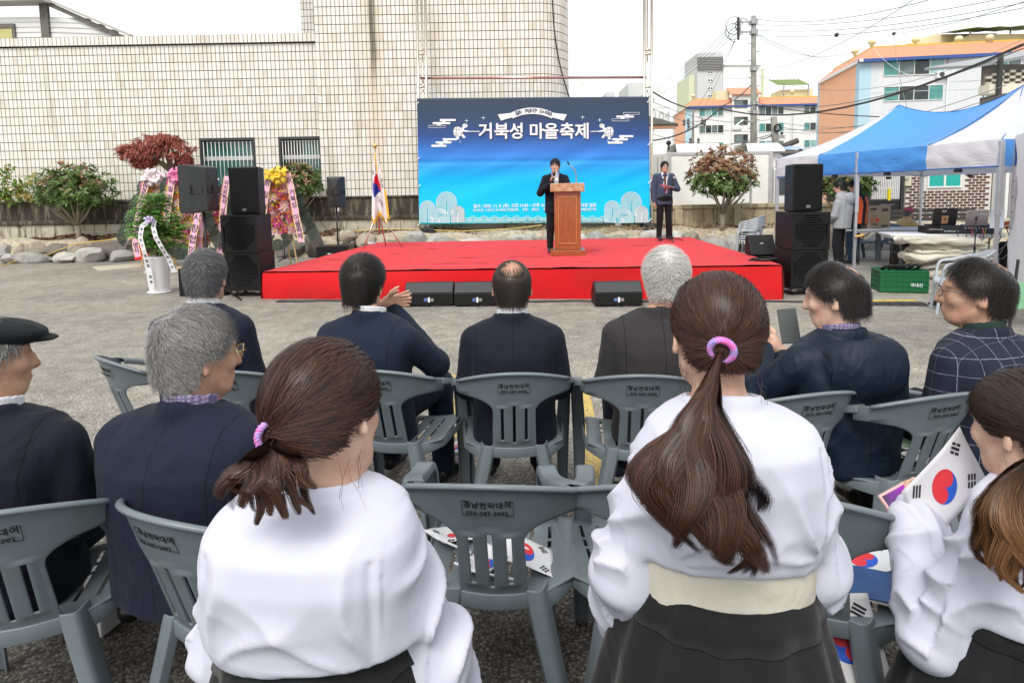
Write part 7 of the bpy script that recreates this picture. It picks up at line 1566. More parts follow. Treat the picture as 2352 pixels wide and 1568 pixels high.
# ================================================================ people
def m_skin(name, col):
 m, nt, b = newmat(name); v = coord(nt); n = noise(nt, v, 26, 4, .6); n2 = noise(nt, v, 130, 3)
 c = mixc(nt, ramp(nt, n, [(.35, (0, 0, 0)), (.68, (.75, .75, .75))]), col, (col[0] * .82, col[1] * .6, col[2] * .55)); c = mixc(nt, ramp(nt, n2, [(.66, (0, 0, 0)), (.75, (.35, .35, .35))]), c, (col[0] * .6, col[1] * .45, col[2] * .38))
 nt.links.new(c, b.inputs['Base Color']); b.inputs['Roughness'].default_value = .58; b.inputs['Specular IOR Level'].default_value = .35; b.inputs['Subsurface Weight'].default_value = .06; b.inputs['Subsurface Radius'].default_value = (.012, .005, .003); b.inputs['Subsurface Scale'].default_value = 1
 bump(nt, b, mnode(nt, 'ADD', n2, noise(nt, v, 40, 3)), .18, .004); return m
SKIN = m_skin('skin', (.56, .36, .26)); SKIN2 = m_skin('tanned skin', (.50, .31, .215)); SKIN3 = m_skin('pale skin', (.62, .42, .32))
def m_cloth(name, col, weave=260, var=.15, sheen=.03, fold=.35, rough=.85, check=None, crease=.25, cs=4.5, seam=True):
 m, nt, b = newmat(name); v = coord(nt); n = noise(nt, v, 7, 4, .6, .5)
 c = mixc(nt, mnode(nt, 'MULTIPLY', n, var), col, tuple(x * .55 for x in col))
 if check:                                                       # window-pane check in thin pale lines
  sp = nt.nodes.new('ShaderNodeSeparateXYZ'); nt.links.new(v, sp.inputs[0]); f = None
  for ax, per in (('X', check[0]), ('Z', check[0]), ('Y', check[0])):
   w = mnode(nt, 'ABSOLUTE', mnode(nt, 'SUBTRACT', mnode(nt, 'FRACT', mnode(nt, 'DIVIDE', mnode(nt, 'ADD', sp.outputs[ax], mnode(nt, 'MULTIPLY', n, .012)), per)), .5))
   l = mnode(nt, 'LESS_THAN', w, check[1] / per); l = mnode(nt, 'MULTIPLY', l, .28 if ax == 'Y' else 1)
   f = l if f is None else mnode(nt, 'MAXIMUM', f, l)
  f = mnode(nt, 'MULTIPLY', f, ramp(nt, noise(nt, v, 300, 2), [(.35, (.2, .2, .2)), (.6, (1, 1, 1))])); c = mixc(nt, f, c, check[2])
 if seam:                                                        # stitched centre-back and armhole seams
  sq = nt.nodes.new('ShaderNodeSeparateXYZ'); nt.links.new(v, sq.inputs[0]); ab = mnode(nt, 'ABSOLUTE', sq.outputs['X']); c = mixc(nt, mnode(nt, 'MAXIMUM', mnode(nt, 'LESS_THAN', ab, .0016), mnode(nt, 'LESS_THAN', mnode(nt, 'ABSOLUTE', mnode(nt, 'SUBTRACT', ab, mnode(nt, 'ADD', mnode(nt, 'MULTIPLY', n, .02), .158))), .0016)), c, tuple(x * .25 for x in col))
 nt.links.new(c, b.inputs['Base Color']); b.inputs['Roughness'].default_value = rough; b.inputs['Sheen Weight'].default_value = sheen; b.inputs['Specular IOR Level'].default_value = .25
 h = mnode(nt, 'ADD', mnode(nt, 'MULTIPLY', noise(nt, v, weave, 2), .12), noise(nt, coord(nt, 'Object', (1, 1, .45)), 11, 3, .5, 1.2))
 rg = mnode(nt, 'ABSOLUTE', mnode(nt, 'SUBTRACT', noise(nt, coord(nt, 'Object', (1, 1, .7)), cs, 2, .4, 1.6), .5)); h = mnode(nt, 'SUBTRACT', h, mnode(nt, 'MULTIPLY', mnode(nt, 'POWER', rg, .7), crease * 6)); bump(nt, b, h, fold, .02); return m
NAVY = m_cloth('navy suiting', (.0075, .0105, .025)); NAVY2 = m_cloth('blue navy suiting', (.007, .0135, .029)); NAVY3 = m_cloth('dark navy suiting', (.006, .0075, .016)); CHAR = m_cloth('charcoal wool', (.028, .0265, .028), 160); PARKA = m_cloth('navy parka', (.005, .013, .027), 400, rough=.55, sheen=0, fold=.45)
CHECK = m_cloth('checked navy wool', (.013, .016, .032), 200, check=(.066, .0011, (.24, .26, .32))); BLACK = m_cloth('black trousers', (.008, .008, .010), seam=False); SUITB = m_cloth('slate blue jacket', (.045, .060, .105)); SHIRT = m_cloth('white shirt', (.62, .62, .64), 300, .05)
BLOUSE = m_cloth('white hanbok blouse', (.54, .545, .635), 500, .05, .03, .12, .7, crease=0, seam=False); CREAMC = m_cloth('cream undershirt', (.58, .56, .47), 300, .1, seam=False); SKIRT = m_cloth('black pleated skirt', (.010, .010, .011), 300, .2, .1, seam=False); HOOD = m_cloth('grey hoodie', (.30, .31, .33), 200); TEEB = m_cloth('black tee shirt', (.010, .010, .011)); VEST = m_cloth('orange safety vest', (.80, .12, .04)); FLEECE = m_cloth('yellow fleece', (.60, .40, .16), 90, .3, .4, .8); JEAN = m_cloth('dark jeans', (.012, .03, .06), seam=False); FLORAL = m_cloth('brown floral trousers', (.16, .08, .06), 200, .9, fold=.5); ORANGEC = m_cloth('orange jacket', (.55, .10, .02)); PLAIDS = m_cloth('checked shirt', (.30, .25, .36), 200, check=(.012, .0022, (.05, .05, .14))); GREENK = m_cloth('green knit', (.018, .04, .03), 120, fold=.6); PINKCAP = m_cloth('pink cap', (.50, .10, .12)); CAPM = m_cloth('black tweed cap', (.010, .013, .014), 150); PINKSH = m_cloth('pink shirt', (.55, .25, .38)); BLUESH = m_cloth('blue check shirt', (.12, .12, .3), 200, check=(.02, .003, (.6, .6, .7)))
SHOE = mat('black leather shoe', (.012, .011, .011), .25, .2, 10); SNEAK = mat('white sneaker sole', (.6, .58, .52), .5); SHOEB = mat('dark blue sneaker', (.02, .025, .05), .6)
def m_hair(name, c1, c2, rough=.38, tip=None):
 m, nt, b = newmat(name); g = nt.nodes.new('ShaderNodeNewGeometry'); v = coord(nt); r_ = g.outputs['Random Per Island']
 c = mixc(nt, r_, c1, c2); c = mixc(nt, mnode(nt, 'MULTIPLY', noise(nt, v, 40, 3), .45), c, tuple(x * .5 for x in c1))
 if tip:
  a = nt.nodes.new('ShaderNodeAttribute'); a.attribute_name = 'tipf'; c = mixc(nt, mnode(nt, 'MULTIPLY', a.outputs['Fac'], mnode(nt, 'ADD', mnode(nt, 'MULTIPLY', r_, .7), .4), True), c, tip)
 nt.links.new(c, b.inputs['Base Color']); b.inputs['Roughness'].default_value = rough; b.inputs['Specular IOR Level'].default_value = .3; b.inputs['Anisotropic'].default_value = .4; return m
H_BLK = m_hair('black hair', (.008, .007, .007), (.022, .018, .016)); H_SALT = m_hair('salt and pepper hair', (.035, .035, .037), (.22, .22, .225), .5); H_GREY = m_hair('grey hair', (.13, .13, .13), (.46, .45, .43), .55); H_WHITE = m_hair('white hair', (.42, .41, .39), (.66, .64, .60), .55); H_BRN = m_hair('dark brown hair', (.020, .0105, .0078), (.105, .047, .031), .42); H_BRN2 = m_hair('brown hair with lighter ends', (.016, .010, .008), (.07, .04, .026), .44, (.27, .13, .055)); H_THIN = m_hair('thin black hair', (.012, .010, .009), (.05, .036, .026))
V3 = lambda *a: np.array(a, np.float32)
def rotm(yaw=0, pitch=0, roll=0):                                  # columns are the local axes; yaw left +, pitch up +, roll = tilt to the right +
 return np.array((Matrix.Rotation(R(yaw), 3, 'Z') @ Matrix.Rotation(R(pitch), 3, 'X') @ Matrix.Rotation(R(roll), 3, 'Y')), np.float32)
SK_C, SK_R = V3(0, -.012, .025), V3(.0765, .097, .090)
def s_head(P, ear=1, child=0):
 d = s_ell(P, SK_C, SK_R); d = smin(d, s_ell(P, (0, .034, -.038), (.061 + .004 * child, .062, .078)), .03); d = smin(d, s_ell(P, (0, .058, -.090), (.035, .032, .026)), .03)
 d = smin(d, s_ell(P, (0, .074, .030), (.052, .022, .014)), .015)
 for s in (-1, 1):
  d = smax(d, -s_ell(P, (s * .031, .108, .010), (.018, .016, .012)), .012); d = smin(d, s_ell(P, (s * .045, .066, -.022), (.018, .020, .018)), .02); d = smin(d, s_cap(P, (s * .052, .0, -.06), (s * .035, .06, -.09), .014, .012), .03)
 d = smin(d, s_cap(P, (0, .095, .012), (0, .112, -.028), .008, .0125), .012); d = smin(d, s_ell(P, (0, .100, -.031), (.017, .012, .008)), .008)
 d = smin(d, s_ell(P, (0, .094, -.057), (.021, .010, .006)), .006); d = smin(d, s_ell(P, (0, .092, -.068), (.019, .010, .006)), .006)
 if ear:
  for s in (-1, 1):
   q = P - V3(s * .079, -.006, -.012); a = R(-14 * s); M = np.array(Matrix.Rotation(R(28 * s), 3, 'Z') @ Matrix.Rotation(R(-12), 3, 'X'), np.float32); q = q @ M
   e = s_ell(q, (0, 0, 0), (.0095, .021, .034)); e = smin(e, s_ell(q, (s * .004, -.002, -.026), (.008, .012, .011)), .008); e = smax(e, -s_ell(q, (s * .010, .004, .002), (.008, .011, .019)), .006); d = smin(d, e, .007)
 return d
def hand_field(P, w, d, n, thumb, curl=.5, s=1.0, spread=.05):
 """hand from wrist w along d, palm facing n; thumb = +1/-1 side; curl 0 flat .. 1 fist"""
 d = Vector(d).normalized(); n = Vector(n); n = (n - d * n.dot(d)).normalized(); sd = d.cross(n) * thumb; w = Vector(w)
 f = None; M = np.array([sd[:], d[:], n[:]], np.float32).T
 q = (P - V3(*(w + d * .048 * s))) @ M; f = s_box(q, (0, 0, 0), (.039 * s, .048 * s, .013 * s), .012 * s); f = smin(f, s_cap(P, w - d * .03, w + d * .02, .027 * s, .028 * s), .02)
 for k in range(4):
  o = .030 - .020 * k; L = (.072, .080, .074, .058)[k] * s; p = w + d * .092 * s + sd * o * s; a = spread * (o / .03); pts = [p]; ang = 0; dirv = (d + sd * a * .5).normalized()
  for seg, fr in enumerate((.42, .32, .26)):
   ang += curl * (.75, 1.1, .8)[seg]; v = dirv * math.cos(ang) + n * math.sin(ang); pts.append(pts[-1] + v * L * fr)
  f = smin(f, s_chain(P, pts, [.0095 * s, .009 * s, .0082 * s, .007 * s], .004), .006)
 p = w + d * .03 * s + sd * .03 * s; v1 = (sd * .75 + d * .6 + n * .25).normalized(); v2 = (sd * (.35 - .3 * curl) + d * .85 + n * (.2 + .6 * curl)).normalized(); p1 = p + v1 * .036 * s; p2 = p1 + v2 * .032 * s; p3 = p2 + v2 * .024 * s
 return smin(f, s_chain(P, [p, p1, p2, p3], [.014 * s, .0115 * s, .010 * s, .008 * s], .006), .01)
def join(parts):
 V, Q, o = [], [], 0
 for v, q in parts: V.append(v); Q.append(q + o); o += len(v)
 return np.concatenate(V), np.concatenate(Q)
def folds(V, Q, amp, freq, aniso=(1, 1, .5), seed=0, mask=None):
 N = vnormals(V, Q); p = V * np.array(aniso) * freq + seed * 7.3; w = np.stack([pnoise(p * .6 + 5), pnoise(p * .6 + 11), pnoise(p * .6 + 17)], 1)
 r = 1 - np.abs(pnoise(p + w * 1.2)) * 2.2; r2 = 1 - np.abs(pnoise(p * 2.1 + w * 1.5 + 9)) * 2.2; h = (np.clip(r, -1, 1) + .4 * np.clip(r2, -1, 1)) * amp
 if mask is not None: h = h * mask(V)
 return V + N * h[:, None]
class Person:
 def __init__(s, label, loc, rz, group=None):
  s.t = thing('person', label, 'person', loc, R(rz), group); s.M = None
 def head(s, c, yaw=0, pitch=0, roll=0, sc=1.0): s.hc = V3(*c); s.hR = rotm(yaw, pitch, roll); s.hs = sc
 def to_head(s, P): return ((P - s.hc) @ s.hR) / s.hs
 def from_head(s, Q): return (Q * s.hs) @ s.hR.T + s.hc
 def add(s, name, V, Q, m, smooth=True): return link(name, np_mesh(name, V, Q, m, smooth), s.t)
 def body(s, skin, trunk, limbs, neck, hands, res=.0085, ear=1, child=0):
  nb, nr = neck
  def f(P):
   d = s_head(s.to_head(P), ear, child) * s.hs
   top = s.from_head(V3(0, -.022, -.055)[None])[0]; d = smin(d, s_cap(P, top, nb, nr, nr * 1.12), .025 * s.hs)
   d = smin(d, s_loft(P, *trunk), .03)
   for pts, rad in limbs: d = smin(d, s_chain(P, pts, rad), .015)
   return d
  allp = np.concatenate([np.array([p for p in pts], float) for pts, _ in limbs] + [np.array([s.hc])]); lo = np.minimum(allp.min(0) - .16, [trunk[1][0] - max(trunk[3]) - .03, -9, trunk[0][0]]); hi = allp.max(0) + .16
  lo = np.minimum(allp.min(0) - .14, [-max(trunk[3]) - .04, min(trunk[2]) - max(trunk[4]) - .04, trunk[0][0] - .02]); hi = np.maximum(allp.max(0) + .14, [max(trunk[3]) + .04, max(trunk[2]) + max(trunk[4]) + .04, trunk[0][-1] + .02])
  parts = [sdf_mesh(f, lo, hi, res)]
  for (w, d, n, th, cu, hs_) in hands:
   c = Vector(w) + Vector(d).normalized() * .07 * hs_; e = .15 * hs_; parts.append(sdf_mesh(lambda P: hand_field(P, w, d, n, th, cu, hs_), [c.x - e, c.y - e, c.z - e], [c.x + e, c.y + e, c.z + e], min(res * .6, .0045)))
  V, Q = join(parts); return s.add('body', V, Q, skin)
 def cloth(s, name, fn, lo, hi, m, res=.011, amp=.004, freq=9, aniso=(1, 1, .45), seed=0, mask=None, rel=1):
  V, Q = sdf_mesh(fn, lo, hi, res); V = relax(V, Q, rel, .5)
  if amp: V = folds(V, Q, amp, freq, aniso, seed, mask)
  return s.add(name, V, Q, m)
# ---- hair
def skull_proj(p, off, sc=(1, 1, 1)):
 zc = np.clip(p[:, 2], -.085, SK_C[2]); f = 1 - .30 * ((SK_C[2] - zc) / .11) ** 1.3; c = np.stack([np.zeros(len(p)), np.full(len(p), SK_C[1]) - .012 * (1 - f) * 3, zc], 1); r = np.stack([SK_R[0] * f, SK_R[1] * f, np.full(len(p), SK_R[2])], 1)
 q = (p - c) / r; q = q / (np.linalg.norm(q, axis=1)[:, None] + 1e-9); n = q / r; n /= np.linalg.norm(n, axis=1)[:, None]; return c + q * r + n * np.asarray(off).reshape(-1, 1), n
def in_hair(p, front=.055, nape=-.085, ear=.008):
 y, z = p[:, 1], p[:, 2]; lowz = np.interp(y, [-.06, -.036, -.026, .022, .032, .06], [nape, nape * .75, ear, ear, -.012, .0]); return ((y - front) - (z - .03) * .85 < 0) & (z > lowz)
def ribbons(P, N, w, tipf=None, taper=.35):
 """P (n,k,3) strand points, N (n,k,3) normals, w (n,) widths -> V, Q"""
 n, k, _ = P.shape; T = np.gradient(P, axis=1); T /= np.linalg.norm(T, axis=2)[..., None] + 1e-9; S = np.cross(T, N); S /= np.linalg.norm(S, axis=2)[..., None] + 1e-9
 prof = np.interp(np.linspace(0, 1, k), [0, .25, .7, 1], [.8, 1, .9, taper])[None, :, None]; h = S * w[:, None, None] * .5 * prof; V = np.stack([P - h, P + h], 2).reshape(-1, 3)
 b = (np.arange(n) * k * 2)[:, None] + np.arange(k - 1)[None] * 2; b = b.reshape(-1); return V, np.stack([b, b + 1, b + 3, b + 2], 1)
def hair_base(s, m, t=.012, front=.055, nape=-.085, ear=.008, bald=None, res=.0055, top=0.0, name='hair'):
 def f(P):
  Z = np.clip(P[:, 2], -.085, SK_C[2]); k = 1 - .30 * ((SK_C[2] - Z) / .11) ** 1.3
  q = P - np.stack([np.zeros(len(P)), np.full(len(P), SK_C[1]) - .036 * (1 - k), Z], 1); r = np.stack([SK_R[0] * k, SK_R[1] * k, np.full(len(P), SK_R[2])], 1).astype(np.float32)
  k0 = np.linalg.norm(q / r, axis=1); k1 = np.linalg.norm(q / (r * r), axis=1) + 1e-9; th = np.full(len(P), t) + top * np.clip((P[:, 2] - .03) / .08, 0, 1)
  if bald is not None: th = th - bald[1] * np.exp(-((P - V3(*bald[0])) ** 2).sum(1) / bald[2] ** 2)
  d = k0 * (k0 - 1) / k1 - th
  y, z = P[:, 1], P[:, 2]; lowz = np.interp(y, [-.06, -.036, -.026, .022, .032, .06], [nape, nape * .75, ear, ear, -.012, .0]); d = smax(d, lowz - z, .012); return smax(d, ((y - front) - (z - .03) * .85) * .75, .014)
 V, Q = sdf_mesh(f, (-.13, -.15, -.12), (.13, .14, .16), res); return s.from_head(V.astype(np.float32)), Q
def short_hair(s, m, n=2600, L=.035, t=.012, whorl=(.0, -.075, .095), front=.055, nape=-.085, ear=.008, bald=None, w=.0021, top=0.0, seed=1, lift=.004, fwd=.35, part=None, base_m=None):
 Vb, Qb = hair_base(s, m, t, front, nape, ear, bald, top=top); r = np.random.RandomState(seed)
 d = r.normal(size=(n * 2, 3)); d /= np.linalg.norm(d, axis=1)[:, None]; p = SK_C + d * SK_R; p[:, 2] = np.where(r.rand(len(p)) < .25, p[:, 2] - .05, p[:, 2]); p, _ = skull_proj(p, np.zeros(len(p))); p = p[in_hair(p, front, nape, ear)]
 if bald is not None: p = p[r.rand(len(p)) > (bald[3] if len(bald) > 3 else .5) * np.exp(-((p - V3(*bald[0])) ** 2).sum(1) / (bald[2] * .9) ** 2)]
 p = p[:n]; K = 5; pts = [p]; nm = []; off0 = t + top * np.clip((p[:, 2] - .03) / .08, 0, 1) + r.rand(len(p)) * lift; wh = V3(*whorl); LL = L * (.6 + .7 * r.rand(len(p)))
 if bald is not None: off0 = np.maximum(.001, off0 - bald[1] * np.exp(-((p - V3(*bald[0])) ** 2).sum(1) / bald[2] ** 2))
 q = p; _, nn = skull_proj(q, off0); jit = r.normal(size=p.shape) * .35; P0, nn = skull_proj(q, off0 * .7); pts = [P0]; nm = [nn]
 for k in range(K):
  fl = (q - wh); fl /= np.linalg.norm(fl, axis=1)[:, None] + 1e-6; fl = fl + V3(0, 0, -.55) + V3(0, fwd, 0) * (q[:, 1:2] > 0) + jit
  if part is not None: fl = fl + V3(part, 0, 0) * np.clip((q[:, 2:3] - .04) / .06, 0, 1)
  fl = fl - nn * (fl * nn).sum(1)[:, None]; fl /= np.linalg.norm(fl, axis=1)[:, None] + 1e-6; q = q + fl * (LL / K)[:, None]; pp, nn = skull_proj(q, off0 * (.85 + .1 * k) + .001 * k * lift / .004); q = pp; pts.append(pp); nm.append(nn)
 P = np.stack(pts, 1); N = np.stack(nm, 1); V, Q = ribbons(P, N, np.full(len(P), w) * (.7 + .6 * r.rand(len(P)))); V = s.from_head(V.astype(np.float32)); V2, Q2 = join([(Vb, Qb), (V, Q)]); return s.add('hair', V2, Q2, m)
# ---- tailoring
def torso(z0, z1, s=1.0, cy=0.0, wide=1.0, deep=1.0, lean=0.0):
 """suit torso between hem z0 and neck z1"""
 t = np.array([0, .10, .32, .56, .73, .84, .91, .955, 1.0]); a = np.array([.195, .195, .188, .190, .200, .206, .196, .156, .084]) * wide * s; b = np.array([.150, .145, .135, .135, .130, .115, .095, .080, .066]) * deep * s; y = np.array([-.035, -.04, -.06, -.07, -.065, -.05, -.035, -.022, -.012]) * s + cy + lean * t
 return (list(z0 + (z1 - z0) * t), [0] * 9, list(y), list(a), list(b), 2.5)
def collar_ring(P, c, a, b, z0, z1, th=.006, flare=.15, tilt=.25):
 z = P[:, 2] + tilt * (P[:, 1] - c[1]); f = 1 + flare * (z1 - z) / (z1 - z0 + 1e-6); e = np.sqrt(((P[:, 0] - c[0]) / (a * f)) ** 2 + ((P[:, 1] - c[1]) / (b * f)) ** 2); d = np.abs((e - 1) * min(a, b)) - th
 return np.maximum(d, np.maximum(z - z1, z0 - z))
def shoe(s, ankle, toe, m, sole=None, w=.045):
 a = V3(*ankle); t = V3(*toe); g = min(a[2], t[2]) - .03
 def f(P):
  d = s_chain(P, [(a[0], a[1] - .03, .045 + g), (*(a + (t - a) * .5)[:2], .042 + g), (t[0], t[1], .032 + g)], [w * .9, w, w * .8], .02); d = smin(d, s_cap(P, (a[0], a[1] - .01, .06 + g), (a[0], a[1] - .005, .10 + g), .04, .042), .02); return smax(d, (.004 + g) - P[:, 2], .008)
 V, Q = sdf_mesh(f, np.minimum(a, t) - .11, np.maximum(a, t) + .11, .009); o = s.add('shoe', V, Q, m)
 if sole is not None:
  V, Q = sdf_mesh(lambda P: np.maximum(s_chain(P, [(a[0], a[1] - .035, .02 + g), (*(a + (t - a) * .5)[:2], .02 + g), (t[0], t[1] + .005, .02 + g)], [w, w * 1.08, w * .92], .02), np.maximum(P[:, 2] - .028 - g, .002 + g - P[:, 2])), np.minimum(a, t) - .11, np.maximum(a, t) + .11, .008); link('sole', np_mesh('sole', V, Q, sole), o)
def glasses(s, m, half=False):
 g = MB();
 for sx in (-1, 1):
  g.tube([V(sx * (.033 + .024 * math.cos(t)), .112 - .012 * abs(math.cos(t) + sx * 0), .008 + .019 * math.sin(t)) for t in [i * 2 * math.pi / 16 for i in range(17)]], .0014, 5, caps=False); g.tube([V(sx * .057, .105, .012), V(sx * .074, .085, .012), V(sx * .083, .0, .006), V(sx * .084, -.012, -.004), V(sx * .083, -.022, -.022)], .0017, 5)
 g.tube([V(-.009, .113, .012), V(.009, .113, .012)], .0015, 5); g.v = [tuple(p) for p in s.from_head(np.array(g.v, np.float32))]; o = g.build('glasses', m, s.t)
 for sx in (-1, 1):
  l = MB(); l.add([V(sx * (.033 + .023 * math.cos(t)), .111 - .012 * abs(math.cos(t)), .008 + .018 * math.sin(t)) for t in [i * 2 * math.pi / 16 for i in range(16)]], [tuple(range(16))])
  l.v = [tuple(p) for p in s.from_head(np.array(l.v, np.float32))]; l.build('lens', mat('spectacle lens', (.8, .82, .84), .03, .02, trans=.9), o, fixn=False)
V = lambda *a: Vector(a)
GOLD = mat('gold wire', (.6, .42, .15), .3, metal=.8); DWIRE = mat('dark wire', (.05, .04, .04), .35, metal=.5)
EYEM = mat('dark eye', (.02, .015, .012), .3); LIPM = mat('lip', (.36, .13, .11), .5)
def face_marks(s, brow=H_BLK, closed=False):
 e = MB()
 for sx in (-1, 1): e.tube([V(sx * (.018 + .026 * t), .0985 - .012 * t * t, .0085 - .003 * (2 * t - 1) ** 2 + (.0 if closed else .001)) for t in (0, .33, .66, 1)], [.0015, .0035, .0035, .0015], 6, flat=.5)
 e.v = [tuple(p) for p in s.from_head(np.array(e.v, np.float32))]; e.build('eyes', EYEM, s.t)
 e = MB()
 for sx in (-1, 1): e.tube([V(sx * (.012 + .036 * t), .1005 - .016 * t * t, .029 + .004 * math.sin(math.pi * t)) for t in (0, .33, .66, 1)], [.002, .004, .0035, .0015], 6, flat=.7)
 e.v = [tuple(p) for p in s.from_head(np.array(e.v, np.float32))]; e.build('eyebrows', brow, s.t)
 e = MB().tube([V(-.02, .0985, -.0625), V(-.008, .1045, -.0618), V(.008, .1045, -.0618), V(.02, .0985, -.0625)], [.001, .0022, .0022, .001], 6); e.v = [tuple(p) for p in s.from_head(np.array(e.v, np.float32))]; e.build('mouth', LIPM, s.t)
# ---- seated man in a jacket, seen from behind
def seated(label, px, Y, rz, top_px, jacket, trousers, skin, hairfn, yaw=0, pitch=-6, roll=0, hsc=1.02, wide=1.0, arms=None, collar='suit', shirt=SHIRT, shoes=(SHOE, None), legs=None, res=.0105, lean=0.0, hands=None, seed=1, hem=.40, amp=.005, shz=-.022, hx=0, hipz=.5, zg=0.0, hood=False, front=None, cat=None):
 base = at(px, top_px, Y); ztop = base.z - zg; dz = hipz - .5
 s = Person(label, (base.x, Y, zg), rz); hz = ztop - .118 * hsc; zn = hz - .125 * hsc + shz           # head centre and neck height
 s.head((hx, .03 + lean, hz), yaw, pitch, roll, hsc); sh = zn - .022
 A = arms or {}
 aL = A.get('L', [(-.176, -.045 + lean * .9, sh - .068), (-.212, -.03 + lean * .5, sh - .29), (-.16, .22, .60)]); aR = A.get('R', [(.176, -.045 + lean * .9, sh - .068), (.212, -.03 + lean * .5, sh - .29), (.16, .22, .60)])
 aL = [(p[0] * wide if i < 2 else p[0], p[1], p[2]) for i, p in enumerate(aL)]; aR = [(p[0] * wide if i < 2 else p[0], p[1], p[2]) for i, p in enumerate(aR)]
 Lg = legs or ([[(-.09, .0, .50), (-.14, .40, .50), (-.14, .36, .09)], [(.09, .0, .50), (.14, .40, .50), (.14, .36, .09)]] if dz < .2 else [[(-.085, 0, hipz), (-.10, .02, hipz * .54), (-.11, -.02, .09)], [(.085, 0, hipz), (.10, .02, hipz * .54), (.11, -.01, .09)]])
 tr = torso(hem, zn + .015, 1, 0, wide, 1, lean); tb = (tr[0], tr[1], tr[2], [a * .86 for a in tr[3]], [b * .84 for b in tr[4]], 2.3)
 Hd = hands if hands is not None else [(aL[2], (.3, .8, -.25), (0, 0, -1), 1, .35, .95), (aR[2], (-.3, .8, -.25), (0, 0, -1), -1, .35, .95)]
 s.body(skin, tb, [(aL, [.042, .033, .026]), (aR, [.042, .033, .026])] + [(l, [.075, .055, .04]) for l in Lg], ((0, -.02 + lean, zn - .03), .056), Hd, res)
 hairfn(s)
 def jk(P):
  d = s_loft(P, *tr)
  for a in (aL, aR): d = smin(d, s_chain(P, a, [.067, .061, .046], .02), .015)
  if collar in ('suit', 'polo'): d = smin(d, collar_ring(P, (0, -.014 + lean, 0), .078, .072, zn - .035, zn + .028, .0075), .008)
  d = smax(d, -s_cap(P, (0, .0 + lean, zn - .02), (0, .02 + lean, zn + .12), .062), .008)
  if hood: h = s_ell(P, (0, -.14 + lean, zn - .10), (.175, .105, .145)); h = smax(h, -s_ell(P, (0, -.085 + lean, zn + .035), (.125, .10, .125)), .015); d = smin(d, h, .012)
  return d
 lo = [min(aL[1][0], aL[2][0], -.27) - .09, min(-.32 if hood else -.24, aL[1][1] - .1, aR[1][1] - .1) + min(0, lean), min(hem, aL[2][2] - .06, aR[2][2] - .06) - .03]; hi = [max(aR[1][0], aR[2][0], .27) + .09, max(aL[2][1], aR[2][1], aL[1][1], aR[1][1], .1) + .08, max(zn + .08, aL[2][2] + .06, aR[2][2] + .06)]
 jo = s.cloth('jacket', jk, lo, hi, jacket, .0115, amp, 7, (1, 1, .55), seed)
 if front:                                                       # shirt and tie in the opening of the jacket
  for nm_, m_, e, w0, w1, zv in front:
   V_, Q_ = sdf_mesh(lambda P: np.maximum(np.maximum(s_loft(P, *tr) - e, np.abs(P[:, 0]) - (w0 + w1 * np.clip(P[:, 2] - (zn - zv), 0, 1))), np.maximum(-P[:, 1] - .01, (zn - zv) - P[:, 2])), (-.15, -.03, zn - zv - .03), (.15, .18, zn + .03), .009); s.add(nm_, V_, Q_, m_)
 if shirt is not None:
  V_, Q_ = sdf_mesh(lambda P: collar_ring(P, (0, -.010 + lean, 0), .069, .066, zn - .03, zn + .054, .004, .05), (-.12, -.12 + lean, zn - .06), (.12, .12 + lean, zn + .09), .006); s.add('shirt_collar', V_, Q_, shirt)
 def tf(P):
  d = s_ell(P, (0, -.0, hipz), (.165, .15 - .03 * (dz > .2), .10))
  for l in Lg: d = smin(d, s_chain(P, l, [.088, .072, .055], .02), .03)
  return d
 pts = np.array([p for l in Lg for p in l]); s.cloth('trousers', tf, pts.min(0) - .14, pts.max(0) + .14, trousers, .016, .004, 8, (1, 1, .6), seed + 3)
 for l in Lg: a = l[2]; shoe(s, (a[0], a[1], .05), (a[0] * 1.06, a[1] + .17, .05), *shoes)
 s.zn = zn; s.hz = hz; s.aL = aL; s.aR = aR; return s
FAST = False
def man(*a, **k): return seated(*a, **k)
man('man in a navy suit with salt and pepper hair, front row left', 463, 2.95, 2, 581, NAVY, NAVY, SKIN2, lambda s: short_hair(s, H_SALT, 6000, .03, .011, seed=2, top=.004, w=.0011), yaw=2, pitch=-8, seed=1, hsc=1.05)
man('man in a blue navy suit clapping, second in the front row', 850, 2.93, -18, 592, NAVY2, NAVY2, SKIN, lambda s: short_hair(s, H_BLK, 8000, .045, .013, seed=3, top=.006, nape=-.095, w=.001), yaw=6, pitch=-4, roll=4, hsc=1.1, wide=1.14, hx=-.06, hem=.36,
 arms={'R': [(.178, -.045, .865), (.25, .10, .72), (.0, .22, .94)], 'L': [(-.178, -.045, .865), (-.24, .06, .70), (-.05, .25, .93)]}, hands=[((-.07, .25, .985), (.9, .36, .22), (-.35, .9, .1), 1, .25, .84), ((-.05, .21, .985), (.9, .36, .16), (.35, -.9, -.1), -1, .2, .84)], seed=2, legs=[[(-.09, .0, .50), (-.13, .40, .50), (-.13, .36, .09)], [(.09, .0, .50), (.16, .40, .52), (.22, .30, .09)]])
man('balding man in a dark navy suit in the middle of the front row', 1175, 2.86, 0, 600, NAVY3, NAVY3, SKIN2, lambda s: short_hair(s, H_THIN, 6000, .04, .009, bald=((.0, -.07, .093), .03, .050, .8), seed=4, nape=-.08, w=.0009), yaw=0, pitch=-4, seed=3, hsc=1.05)
man('white-haired man in a charcoal jacket in the front row', 1510, 2.80, -2, 577, CHAR, NAVY3, SKIN2, lambda s: short_hair(s, H_WHITE, 9000, .02, .011, bald=((.0, -.07, .095), .004, .03), seed=5, lift=.008, top=.003, w=.001), yaw=-4, pitch=-4, seed=4, shirt=None, shoes=(SHOEB, SNEAK), hsc=1.1, wide=1.08, hx=.045)
